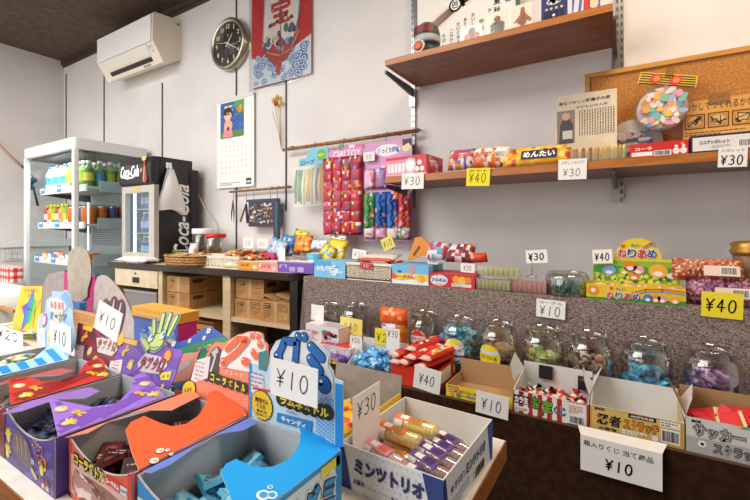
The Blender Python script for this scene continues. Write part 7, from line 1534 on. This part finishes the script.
# purple header with the waving glove
Lp = Lean(-.817, .41, ZF + .07, .35); P = Lp.pts; f = Lp.fr; q = Lp.ab; mb = MB()
mb.prism(Fr(f.p(0, 0, -.0014), f.ex, f.ey), P([(106, 379), (124, 337), (143, 342), (183, 350.6), (174, 379), (165, 397), (135, 388)]), .0014, '#7A52B8')
PP = P([(106, 379), (124, 337), (143, 342), (183, 350.6), (174, 379), (165, 397), (135, 388)]); c0 = q(150, 362); sunburst(mb, f, PP, c0[0], c0[1], '#6440A0', 12, .0003, .12)
mb.poly(f, P([(111, 361), (123, 359.5), (120, 378), (107, 376)]), '#E4D8DC', .0008); b = q(109, 376); fine(mb, Fr(f.p(b[0] + .002, b[1] + .002), f.ex, f.ey), 0, 0, .022, .030, 5, '#B87A8A', 4, .0012)
for kind, u, v, r in ((1, 125, 352, .011), (2, 131, 366, .010), (0, 118, 338, .010)): b = q(u, v); hands(mb, f, [(b[0], b[1], kind, .9)], r, .0009)
b = q(131, 343); mb.poly(f, P([(124, 338), (138, 341), (137, 346), (123, 342)]), '#E8B02E', .001); b = q(168, 356); mb.star(f, b[0], b[1], .014, '#D8402A', .0009, 9, .75); mb.star(f, b[0], b[1], .0105, '#EBA02A', .0012, 9, .75); b = q(166, 376); mb.poly(f, P([(160, 373), (172, 371), (170, 380), (161, 380)]), '#D8C83A', .0009); mb.disc(f, *q(164, 376.5), .0025, '#6A5A2A', .0012); mb.disc(f, *q(168.5, 376), .0025, '#6A5A2A', .0012); b = q(163, 386); mb.star(f, b[0], b[1], .006, '#E8C82E', .0009)
mb.poly(f, P([(138, 363), (146, 353), (166, 358), (168, 366), (160, 374), (150, 373), (140, 371)]), '#C8C4C8', .0012)
for ch, (u, v) in zip('テブクロ', ((143.5, 364), (150, 363.5), (156, 364.5), (162, 365.5))): b = q(u, v); mb.logo(f, ch, b[0], b[1], .021, .013, [('#3A1A2A', .09), ('#A82A52', .04)], ang=-.15, c=.002)
def glove(L_, outer, inner, cuff=None): return
caps = [((145, 341), (150, 349), 8), ((155.5, 321.5), (155, 336), 7), ((164.8, 315.5), (160.5, 333), 7), ((171.8, 315), (165, 334), 6.4), ((178, 317.5), (169, 336), 6.4)]
for grow, col, c in ((4.2, '#B8A8D0', .0016), (1.8, '#2E8A44', .0022), (-1.6, '#C8DA86', .003)):
    for A, B, w_ in caps:
        A_, B_2 = q(*A), q(*B); r_ = (w_ + grow) * .0008; mb.stroke(f, [A_, B_2], r_ * 2, col, c, 0); mb.disc(f, A_[0], A_[1], r_, col, c + .00005)
    b = q(158, 342); mb.disc(f, b[0], b[1], (13.5 + grow * .5) * .0016, col, c + .0001, rb=(10 + grow * .5) * .0016, rot=.35, n=24)
for u, v in ((153, 338), (164.5, 335.5)):
    b = q(u, v); mb.disc(f, b[0], b[1], .0105, '#2A5A3A', .0038, rb=.0078, rot=.8); mb.disc(f, b[0], b[1], .0095, '#E2EEEA', .0044, rb=.0068, rot=.8); b = q(u + 1.6, v - 1.2); mb.disc(f, b[0], b[1], .0036, '#3A8A90', .0048, n=10)
mb.stroke(f, [q(151, 346.5), q(155, 348), (q(160, 346.5))], .0014, '#7A4A4A', .0040)
header(pur, f, mb)
# red header
Lr = Lean(-.995, .41, ZF + .06, .30); P = Lr.pts; f = Lr.fr; q = Lr.ab; mb = MB()
mb.prism(Fr(f.p(0, 0, -.0014), f.ex, f.ey), P([(73, 366), (78, 322.5), (90, 326), (116, 334), (126, 340), (112, 372), (104, 363), (92, 372)]), .0014, '#8A2038')
sunburst(mb, f, P([(73, 366), (78, 322.5), (90, 326), (116, 334), (126, 340), (112, 372), (104, 363), (92, 372)]), *q(100, 350), '#6A1428', 10, .0003, .1)
mb.poly(f, P([(75.5, 344), (84.5, 346), (83, 360.5), (74.5, 358)]), '#E0CDD4', .0008); b = q(75.4, 358); fine(mb, Fr(f.p(b[0], b[1] + .003), f.ex, f.ey), 0, 0, .019, .026, 4, '#B88A9A', 4, .0012)
for kind, u, v, r in ((1, 84, 338, .012), (0, 90, 351, .010), (2, 95, 361, .009)): b = q(u, v); hands(mb, f, [(b[0], b[1], kind, .8)], r, .0009)
mb.poly(f, P([(84, 325), (94, 327), (92, 332), (83, 329)]), '#E8B82E', .001); mb.poly(f, P([(97, 338), (116, 336), (118, 350), (112, 356), (98, 352)]), '#CFC8C8', .001)
for ch, (u, v) in zip('テブクロ', ((100, 344.5), (105, 345), (110, 345.5), (115, 346))): b = q(u, v); mb.logo(f, ch, b[0], b[1], .017, .011, [('#4A2A1A', .09), ('#B86A4A', .03)], c=.0016)
b = q(121, 339.5); mb.star(f, b[0], b[1], .014, '#E8B02A', .0012, 9, .75)
gl2 = [(100, 334), (101, 318), (104, 303), (107.5, 299), (111, 302), (113, 298), (116.5, 297), (119, 301), (122, 299.5), (125, 302), (126.5, 309), (125, 320), (121, 333), (112, 338)]
for s_, col, c in ((1.05, '#A84458', .0018), (1.0, '#3A2A34', .0022)): mb.poly(f, bez(P([(113 + (u - 113) * s_, 318 + (v - 318) * s_) for u, v in gl2]), 3), col, c)
for A, B in (((106.5, 303.5), (106, 316)), ((115.5, 301), (113, 316)), ((122.5, 304), (119, 318))):
    a, b = q(*A), q(*B); mb.stroke(f, [a, b], .0062, '#E0A8B8', .003); mb.disc(f, a[0], a[1], .0031, '#E0A8B8', .003)
header(red, f, mb)
# striped box header with doughnut
Ls = Lean(-1.165, .41, ZF + .06, .10); P = Ls.pts; f = Ls.fr; q = Ls.ab; mb = MB()
mb.prism(Fr(f.p(0, 0, -.0014), f.ex, f.ey), bez(P([(38, 352), (38, 318), (45, 312), (46, 300), (52, 296), (52, 291), (60, 292), (66, 290), (70, 296), (72.5, 306), (73, 322), (76, 335), (72, 352), (56, 353)]), 2), .0014, '#A8C8E8')
mb.poly(f, bez(P([(62, 296), (66, 292), (70, 298), (71.5, 308), (68, 306), (63, 303)]), 3), '#7FAEE0', .0006); b = q(58.5, 310.5); mb.disc(f, b[0], b[1], .030, '#D8A858', .0008); mb.disc(f, b[0], b[1], .0275, '#F0D8B0', .0012); mb.poly(f, bez(P([(50, 301), (58, 298), (66, 303), (66, 310), (52, 311)]), 3), '#E6DCE6', .0014)
for ch, (u, v), col in zip('もちもちドーナツ', ((52.5, 304.5), (56, 305), (60, 305.5), (63.5, 306), (53, 315.5), (57, 316), (61, 316.5), (65, 317)), ['#D87A5A'] * 4 + ['#2F6FC0'] * 4): b = q(u, v); mb.logo(f, ch, b[0], b[1], .0165 if ch != 'ー' else .004, .0115, [('#F0F2F6', .1), (col, .05)], c=.0018)
b = q(44.5, 320); mb.star(f, b[0], b[1], .019, '#C86AA0', .0012, 11, .7); mb.star(f, b[0], b[1], .014, '#E8C8DC', .0016, 11, .7); mb.poly(f, P([(39, 328), (46, 329), (46, 349), (39, 348)]), '#E6E2EA', .0012); b = q(39.5, 347); fine(mb, Fr(f.p(b[0], b[1]), f.ex, f.ey), 0, 0, .017, .034, 6, '#9A9AA8', 3, .0016)
b = q(51, 333.5); mb.disc(f, b[0], b[1], .011, '#D8BE3A', .0022, rb=.019); mb.disc(f, b[0], b[1], .007, '#F0E490', .0026, rb=.011)
header(st, f, mb)
card('¥10', 50, 323.5, 71, 350.5, .394, 'white ten yen card with a blue edge on the doughnut header', roll=.02, th=.5, up=.22, tw=.62)
card('¥10', 93.5, 306, 117, 335, .385, 'white ten yen card leaning on the red header under the pink glove', roll=.2, th=.38, up=.32, tw=.72, lean=-.1)
card('¥10', 270.5, 363, 317.5, 401, .396, 'large white ten yen card taped across the blue soda header', roll=.02, th=.46, up=.28, tw=.74)
# ---------------- mint tube box
mx, my = -.340, .458
t = thing('counter_box', 'white and navy open counter box of mint tubes at the table corner', 'box', (mx, my, ZF + .0005), math.radians(-2)); w, l, h = .156, .184, .060; k = .0016
mb = MB(); mb.prism(XZ((0, k, 0)), [(0, 0), (w, 0), (w, h), (0, h)], k, '#DDE0E6', 'white_g'); F = XZ()
for i in range(18):
    for j in range(7): mb.disc(F, w * (i + (.75 if j % 2 else .25)) / 18, h * (j + .5) / 7, .0014, '#B9C4D4', .0004, n=6)
mb.poly(F, [(0, 0), (w * .13, 0), (w * .04, h), (0, h)], '#16357E', .0006); mb.poly(F, [(w * .92, 0), (w, 0), (w, h), (w * .82, h)], '#16357E', .0006)
mb.rect(F, w * .14, 0, w * .9, h * .18, '#E8EAEE', .0005); mb.text(F, 'ミンツトリオ', w * .5, h * .6, h * .34, w * .68, '#1B2D6E', .06, c=.001); mb.text(F, 'お菓子', w * .21, h * .24, h * .12, w * .12, '#1B2D6E', .03, c=.001); mb.text(F, '★ オリオン株式会社', w * .7, h * .2, h * .12, w * .34, '#1B2D6E', .03, c=.001); fine(mb, F, w * .58, h * .05, w * .85, h * .11, 1, '#7A86A8', 3, .001)
mb.done('front_panel', t)
mb = MB(); mb.box((0, k, 0), (k, l, h), 'white_g').box((k, l - k, 0), (w - k, l, h), 'offw').box((k, k, 0), (w - k, l - k, k), 'white_g'); mb.prism(Fr((w - k, 0, 0), (0, 1, 0), (0, 0, 1)), [(k, 0), (l, 0), (l, h), (k, h)], k, '#DDE2EC', 'white_g')
G = YZ((w, 0, 0)); mb.poly(G, [(0, 0), (l * .1, 0), (l * .03, h), (0, h)], '#16357E', .0006); mb.poly(G, [(l * .95, 0), (l, 0), (l, h), (l * .87, h)], '#2A52A8', .0006); mb.text(G, 'ミンツトリオ', l * .6, h * .62, h * .26, l * .42, '#1B2D6E', .05, c=.001); mb.text(G, '★ オリオン', l * .24, h * .62, h * .2, l * .26, '#1B2D6E', .03, c=.001); fine(mb, G, l * .12, h * .12, l * .5, h * .42, 3, '#9AA4BC', 4, .001); barcode(mb, G, l * .55, h * .1, l * .8, h * .4, 3, .001)
mb.done('box_walls', t)
def tube_sweet(label, group, cap, lab, lab2, fillc, places, name='mint_tube'):
    root = thing(name, label, 'sweet tube', (0, 0, 0), 0, group); r, L_ = .0125, .074
    mb = MB(); mb.lathe([(0, -L_ / 2 + .012), (r * .9, -L_ / 2 + .012), (r * .9, L_ / 2 - .002), (0, L_ / 2 - .002)], fillc, seg=14, axis='x', cap=False)
    for kk in range(10): mb.lathe([(r * .92, -.024 + kk * .006), (r * .95, -.022 + kk * .006), (r * .92, -.020 + kk * .006)], fillc, seg=14, axis='x', cap=False)
    mb.done('sweets_roll', root)
    mb = MB(); mb.lathe([(r, -L_ / 2 + .010), (r, L_ / 2 - .001), (r * .8, L_ / 2), (0, L_ / 2)], M['film'], seg=16, axis='x', cap=False); mb.done('clear_tube', root)
    mb = MB(); mb.lathe([(0, -L_ / 2), (r * .9, -L_ / 2), (r * 1.04, -L_ / 2 + .003), (r * 1.04, -L_ / 2 + .016), (r, -L_ / 2 + .017)], cap, seg=16, axis='x', cap=False); mb.done('cap', root)
    mb = MB()
    for a0, a1, x0, x1, col, rr_ in ((48, 150, -.036, .014, lab, 1.06), (60, 100, -.026, -.012, '#F4EEEA', 1.09), (58, 120, -.008, .008, lab2, 1.08)):
        n = 8; V = [(x, rr_ * r * math.cos(math.radians(180 + (a0 + (a1 - a0) * i / n))) * -1 * -1, rr_ * r * math.sin(math.radians(a0 + (a1 - a0) * i / n))) for x in (x0, x1) for i in range(n + 1)]
        mb.add(V, [(i + 1, i, n + 1 + i, n + 2 + i)[::-1] for i in range(n)], col, True)
    mb.done('label', root)
    spread(root, places)
zz = ZF + .003
def mp(a, b, z, rz, ry=0.0): return ((mx + a, my + b, ZF + z), (0, ry, rz), None)
tube_sweet('clear tube of yellow mint sweets with an orange label and white cap', 'yellow mint tubes', 'paper', '#EE7A30', '#A8823A', '#F2DC82', [mp(.052, .135, .038, -.05), mp(.040, .100, .036, -.1), mp(.046, .128, .0145, .0), mp(.050, .075, .0145, .1), mp(.05, .103, .0145, -.05)])
tube_sweet('clear tube of purple-brown mint sweets with a violet label and white cap', 'violet mint tubes', 'paper', '#6A4A8E', '#4A2A6A', '#9A7A78', [mp(.108, .150, .018, -.35), mp(.108, .122, .020, -.35), mp(.108, .094, .022, -.35), mp(.108, .066, .022, -.35), mp(.108, .040, .020, -.3)])
tube_sweet('clear tube of pink mint sweets with a pale pink label and white cap', 'pink mint tubes', 'paper', '#E898C0', '#E8684A', '#E8B8B0', [mp(.045, .048, .030, -.3), mp(.045, .020, .0145, -.25)])
# tall card turned sideways
a, b = onX(352.6, 420, -.333), onX(379.5, 410, -.333)
mb = MB(); wl = b.y - a.y; zt_ = onX(366, 389.5, -.333).z; zb_ = ZF + .02; hh = zt_ - zb_; G = YZ(); mb.prism(Fr((-.0005, 0, 0), (0, 1, 0), (0, 0, 1)), [(0, 0), (wl, 0), (wl, hh), (0, hh)], .001, 'paper'); mb.hand(G, '¥30', wl * .14, hh * .62, hh * .25, wl * .74, 'ink', c=.0009)
tag(mb.done('price_card', loc=(-.333, a.y, zb_)), 'tall white thirty yen card turned sideways in the mint tube box', 'price card', 'handwritten price cards')
# yellow edged tray to its left
tx0, ty0 = -.500, .468
t = thing('counter_box', 'open yellow-edged grey card box between the blue header and the mint box', 'box', (tx0, ty0, ZF + .0005)); w, l, h = .150, .19, .058
mb = MB(); mb.box((0, 0, 0), (w, k, h), '#EBB81E').box((0, l - k, 0), (w, l, h), 'greycard').box((0, k, 0), (k, l - k, h), 'greycard').box((w - k, k, 0), (w, l - k, h), '#EFC22A').box((k, k, 0), (w - k, l - k, k), 'greycard')
mb.box((w - k - .0005, k, .0), (w - k, l - k, h - .001), 'greycard'); mb.done('tray_walls', t)
mb = MB(); mb.prism(Fr((0, l, h), (1, 0, 0), (0, .1, .99)), [(0, 0), (w, 0), (w, .03), (0, .03)], .0014, 'greycard'); mb.done('back_flap', t)
for i, (dx, dy, col) in enumerate(((.115, .07, '#E8B01E'), (.12, .03, '#EB9A1E'), (.08, .05, '#E8C83A'), (.11, .11, '#D8881E'), (.07, .12, '#E8B83A'))):
    mb = MB(); rr = random.Random(i); mb.pillow(.055, .045, .02, lambda i_, j_, s_: col if rr.random() < .7 else rr.choice(['#F0E0B0', '#C8402A']), Fr((0, 0, 0), (1, 0, 0), (0, .8, .6)), 6, 5, i); tag(mb.done('snack_packet', loc=(tx0 + dx, ty0 + dy, ZF + .03 + .012 * (i < 2)), rot=(0, 0, .3 * i)), 'small amber snack packet in the yellow-edged card box', 'snack', 'amber packets in the yellow-edged box')
# ---------------- second row: star box, card backs, boxes behind
Lw = Lean(-1.6, .50, ZF + .03, .22); P = Lw.pts; q = Lw.ab
x0 = onY(-14, 335, .50).x; x1 = onY(50, 335, .50).x
sb = thing('star_display_box', 'yellow display box with a rainbow star picture on its raised back card', 'display box', (x0, .50, ZF + .0005)); w = x1 - x0; hh = onY(20, 341, .50).z - ZF
mb = MB(); mb.box((0, 0, 0), (w, .0016, hh), '#EBC42A').box((0, .13, 0), (w, .1316, hh), '#D8B02A').box((0, .0016, 0), (.0016, .13, hh), '#D8B02A').box((w - .0016, .0016, 0), (w, .13, hh), '#EBC42A').box((.0016, .0016, 0), (w - .0016, .13, .0016), 'offw')
mb.box((.002, .01, hh - .02), (w - .002, .12, hh - .018), 'offw'); F = XZ(); mb.rect(F, w * .55, hh * .5, w * .97, hh * .95, '#EDE8E0'); fine(mb, F, w * .58, hh * .7, w * .95, hh * .9, 2, '#7A7A7A', 3, .001); mb.rect(F, w * .78, hh * .5, w * .88, hh * .64, '#2A2A2A', .001); mb.done('box', sb)
mb = MB(); f = Lw.fr; outl = P([(12, 324), (21.5, 286.5), (42.5, 286), (40, 322), (38, 330), (14, 331)]); mb.prism(Fr(f.p(0, 0, -.0016), f.ex, f.ey), outl, .0016, '#EDB41E', '#8A7A4A')
for ch, u in zip('ゆめのほし', (25.5, 28.5, 31.5, 34.5, 38)): b = q(u, 290.3); mb.text(f, ch, b[0], b[1], .011, .0105, '#C8402A', .04, c=.001)
b = q(31, 296); fine(mb, Fr(f.p(b[0] - .03, b[1] - .006), f.ex, f.ey), 0, 0, .06, .012, 2, '#D8781E', 3, .0008)
cs_, ce = q(30, 310.5), None
for i, col in enumerate(('#C83A8A', '#5A4AB0', '#2A6AC0', '#2AA04A', '#6AB03A', '#E8A82A', '#E0582A')):
    pass
def starclip(cx_, cy_, R0, xs0, xs1):
    pts = [(cx_ + (R0 if k_ % 2 == 0 else R0 * .5) * math.cos(PI / 2 + .25 + PI * k_ / 5), cy_ + (R0 if k_ % 2 == 0 else R0 * .5) * math.sin(PI / 2 + .25 + PI * k_ / 5)) for k_ in range(10)]
    def cut(L_, xv, keep):
        o_ = []
        for (a0, b0), (a1, b1) in zip(L_, L_[1:] + L_[:1]):
            i0, i1 = keep(a0), keep(a1)
            if i0: o_.append((a0, b0))
            if i0 != i1: tt = (xv - a0) / (a1 - a0); o_.append((xv, b0 + (b1 - b0) * tt))
        return o_
    return cut(cut(pts, xs0, lambda a: a >= xs0), xs1, lambda a: a <= xs1) if True else pts
R0 = .072; cols = ['#C83A8A', '#5A3AA0', '#2A5AB8', '#1E7AC0', '#2A9A4A', '#6AB03A', '#E8A82A', '#E0582A']
for i, col in enumerate(cols):
    pc = starclip(cs_[0], cs_[1], R0, cs_[0] - R0 + 2 * R0 * i / 8, cs_[0] - R0 + 2 * R0 * (i + 1) / 8)
    ctr = (sum(a for a, b in pc) / max(1, len(pc)), sum(b for a, b in pc) / max(1, len(pc))) if pc else None
    if len(pc) >= 3: mb.poly(f, pc, col, .001)
for dx in (-.010, .012): mb.disc(f, cs_[0] + dx, cs_[1] + .004, .004, '#2A1A2A', .0018)
mb.done('back_card', sb, tuple(-Vector(sb.location)))
for i in range(8):
    mb = MB(); rr = random.Random(i + 3); mb.pillow(.06, .04, .018, lambda a_, b_, s_: rr.choice(['#4AB0C8', '#E8E03A', '#B8D84A', '#E8A08A', '#D8E8E8']), XY(), 6, 4, i); tag(mb.done('soft_candy_packet', loc=(x0 + .05 + w * i / 9.5, .50 + .03 + .05 * (i % 2), ZF + hh - .004 + .006 * (i % 3)), rot=(.3, 0, i)), 'bright yellow and turquoise soft candy packet in the yellow star box', 'candy', 'packets in the star box')
card('¥20', -4, 329, 23, 349, .485, 'white twenty yen card on the front of the yellow star box', th=.42, up=.46, tw=.8, roll=-.03, lw=.004)
# big back-to-front display boards
def board(u_pts, Y, th, col, edge, name, label, cat='display board', foot=ZF + .0005, thick=.003, smooth=3, X0=None):
    L_ = Lean(onY(u_pts[0][0], 300, Y).x, Y, foot, th); pp = L_.pts(u_pts); pp = bez(pp, smooth) if smooth > 1 else pp
    mb = MB(); mb.prism(Fr(L_.fr.p(0, 0, -thick), L_.fr.ex, L_.fr.ey), pp, thick, col, edge); return mb, L_
mb, L_ = board([(66, 336), (63.5, 300), (64, 272), (67.5, 272), (69, 290), (73, 302), (80, 302.5), (86, 299), (88, 285), (92, 277), (95, 276), (94.5, 312), (94, 338)], .66, .05, '#B01E68', '#8A1A50', '', '', smooth=1)
db = thing('display_board', 'tall taupe tongue-shaped card board over a magenta holder', 'display board', tuple(L_.o)); o = mb.done('magenta_holder', db, tuple(-L_.o))
mb, L2 = board([(69, 296), (67.5, 275), (68, 257), (72, 249), (79, 246.5), (86, 250), (90, 260), (91, 276), (87.5, 290), (87, 297), (81, 301), (74, 301)], .655, .05, 'greycard', 'kraft_d', '', ''); mb.done('tongue_card', db, tuple(-L_.o))
mb, L3 = board([(39, 300), (45, 281), (48, 275), (54, 273), (64, 271), (65.5, 280), (64, 302), (62, 340), (42, 340)], .69, .05, two_tone('grey_board_dark', '#938888', '#9C9190', (40, 40, 40), .85, spec=.1), 'kraft_d', '', '', smooth=2); tag(mb.done('display_board'), 'rounded grey card board beside the magenta holder', 'display board')
mb, L4 = board([(95, 340), (94, 300), (95.5, 281), (101, 275), (108, 277), (118, 287), (127, 301), (133, 318), (136, 340)], .64, .08, two_tone('grey_board_pale', '#A59C98', '#AFA6A2', (40, 40, 40), .85, spec=.1), 'kraft_d', '', '', smooth=2); tag(mb.done('display_board'), 'large curved grey card board behind the ten yen card and the pink glove', 'display board')
xa, xb = onY(71, 325, .60).x, onY(96, 325, .60).x
mb = MB(); hh = onY(83, 312.5, .60).z - ZF; mb.box((0, 0, 0), (xb - xa, .012, hh), 'kraft'); F = XZ()
for i in range(3): mb.rect(F, 0, hh * (.72 + .09 * i), xb - xa, hh * (.74 + .09 * i), '#8A5A2A')
tag(mb.done('kraft_box', loc=(xa, .60, ZF + .0005)), 'small kraft box with brown lines at the foot of the magenta holder', 'box')
xa, xb = onY(-10, 320, .68).x, onY(13, 320, .68).x
mb = MB(); hh = onY(5, 311, .68).z - ZF; mb.box((0, 0, 0), (xb - xa, .018, hh), 'kraft'); tag(mb.done('kraft_box', loc=(xa, .68, ZF + .0005)), 'plain kraft box top showing behind the yellow star box', 'box')
xa, xb = onY(91, 315, .66).x, onY(98, 315, .66).x
mb = MB(); hh = onY(95, 304, .63).z - ZF; mb.box((0, 0, 0), (.04, .02, hh), '#2A74B8'); tag(mb.done('blue_packet', loc=(xa, .61, ZF + .0005)), 'narrow blue packet between the magenta holder and the curved grey board', 'packet')
# orange-topped box, blue patterned, magenta end
xa, xb = onY(134, 320, .58).x, onY(178, 320, .58).x; w = xb - xa; hh = onY(155, 311.5, .58).z - ZF
t = thing('display_box', 'orange-lidded blue box with a magenta end behind the green glove', 'display box', (xa, .58, ZF + .0005)); mb = MB(); mb.box((0, 0, 0), (w, .05, hh - .02), '#3E62B8'); F = XZ(); busy(mb, F, w, hh - .03, ['#D8DCF0', '#E8C8E0', '#2A4A9A', '#6AA0D8'], 40, 6); mb.rect(YZ((w, 0, 0)), 0, 0, .05, hh - .02, '#D81E86'); mb.done('carton', t)
mb = MB(); mb.box((-.004, -.004, hh - .02), (w + .004, .054, hh + .004), '#EBA536'); mb.rect(XZ((0, -.004, 0)), 0, hh - .014, w, hh - .006, '#E8B85A'); mb.done('lid', t)
# grey tub in front of it
t = thing('dark_tub', 'grey tub of dark sweets behind the star-printed blue flap', 'tub', (onY(188, 340, .60).x, .60, ZF + .0005)); MB().lathe([(.05, 0), (.06, .003), (.066, .085), (.068, .088), (.062, .088), (.055, .01), (0, .008)], pm('#77747A', .5), seg=24).done('tub_body', t)
fill('dark_sweet', 'dark wrapped sweet in the grey tub', 'dark sweets in the grey tub', t.location.x, .60, ZF + .066, 14, (.045, .045), .01, 'pack', ['#3A2E2E', '#5A4A48', '#8A7A70'], 81, 2, layers=14)
# blue-green flowered box with salmon front
L5 = Lean(onY(166, 350, .47).x, .47, ZF + .04, .5); P = L5.pts; q = L5.ab; f = L5.fr
t = thing('flower_display_box', 'blue and green box flap printed with white flowers, behind the orange cola header', 'display box', tuple(L5.o))
mb = MB(); mb.prism(Fr(f.p(0, 0, -.0014), f.ex, f.ey), P([(164, 352), (169, 345), (186, 340), (199, 332), (204, 327.5), (211, 326.5), (219, 332), (231, 340.5), (226, 362), (190, 372), (168, 366)]), .0014, '#1E56B8')
mb.poly(f, P([(168, 352), (190, 345), (208, 340), (225, 336.8), (231, 341), (226, 358), (190, 366), (168, 360)]), '#1E8A52', .0006)
for u, v, r in ((209, 331, .008), (204.5, 338, .006), (190, 341, .006), (174, 344, .008)): b = q(u, v); mb.star(f, b[0], b[1], r, '#F0EEE4', .0012, 6, .6); mb.disc(f, b[0], b[1], r * .3, '#E8C83A', .0016, n=8)
for ch, (u, v), col in zip('おやつ', ((200, 350.5), (204.5, 349), (209, 347.5)), ('#D84A6A', '#3A6AC0', '#E8A02A')): b = q(u, v); mb.logo(f, ch, b[0], b[1], .010, .010, [('#F0EEE8', .1), (col, .05)], c=.0014)
mb.done('flower_flap', t, tuple(-L5.o))
mb = MB(); mb.poly(f, P([(183, 354), (200, 352), (196, 366), (190, 380), (172, 383), (177, 366)]), '#EFA088', .0022); mb.poly(f, P([(180, 366), (193, 358), (191, 366), (178, 374)]), '#C8BCB8', .0028)
Fk = Lean(L5.o.x, .462, ZF + .04, .5); mb.prism(f, [(.03, -.01), (.10, -.01), (.10, .005), (.03, .005)], .002, '#E8705A')
mb.done('salmon_panel', t, tuple(-L5.o))
mb = MB(); ww = onY(228, 350, .47).x - L5.o.x; mb.box((0, .01, -.0395), (ww, .13, .0), '#1E6A9A'); mb.done('carton', t)
# ================================================================== light
def area(name, loc, target, sx, sy, power, col):
    l = bpy.data.lights.new(name, 'AREA'); l.shape = 'RECTANGLE'; l.size = sx; l.size_y = sy; l.energy = power; l.color = col
    o = bpy.data.objects.new(name, l); COL.objects.link(o); o.location = loc
    o.rotation_euler = (Vector(target) - Vector(loc)).to_track_quat('-Z', 'Y').to_euler(); return o
area('shopfront_daylight', (-2.3, -2.4, 1.5), (-1.6, 1.2, 1.1), 3.0, 2.0, 48, (.97, .98, 1))
area('ceiling_lamp', (-1.7, -.45, 2.44), (-1.7, -.45, 0), 1.9, 1.3, 58, (1, .97, .93))
area('side_ceiling_lamp', (-3.1, -.6, 2.44), (-3.1, -.6, 0), .9, .9, 22, (1, .97, .94))  # added fill light that lifts the left wall, no fixture there
area('warm_ceiling_lamp', (.30, .80, 2.44), (.25, 1.1, 0), .6, .4, 15, (1, .80, .58))
area('showcase_lamp', (GX0 + .35, GY0 + .05, GZ - .08), (GX0 + .35, GY0 + .25, .6), .5, .05, 1.8, (.95, .98, 1))
W = bpy.data.worlds.new('world'); SC.world = W; W.use_nodes = True
W.node_tree.nodes['Background'].inputs[0].default_value = (.9, .95, 1, 1); W.node_tree.nodes['Background'].inputs[1].default_value = .6
vs = SC.view_settings; vs.view_transform = 'Standard'; vs.look = 'None'; vs.gamma = 1; vs.use_curve_mapping = False; vs.exposure = 0.17
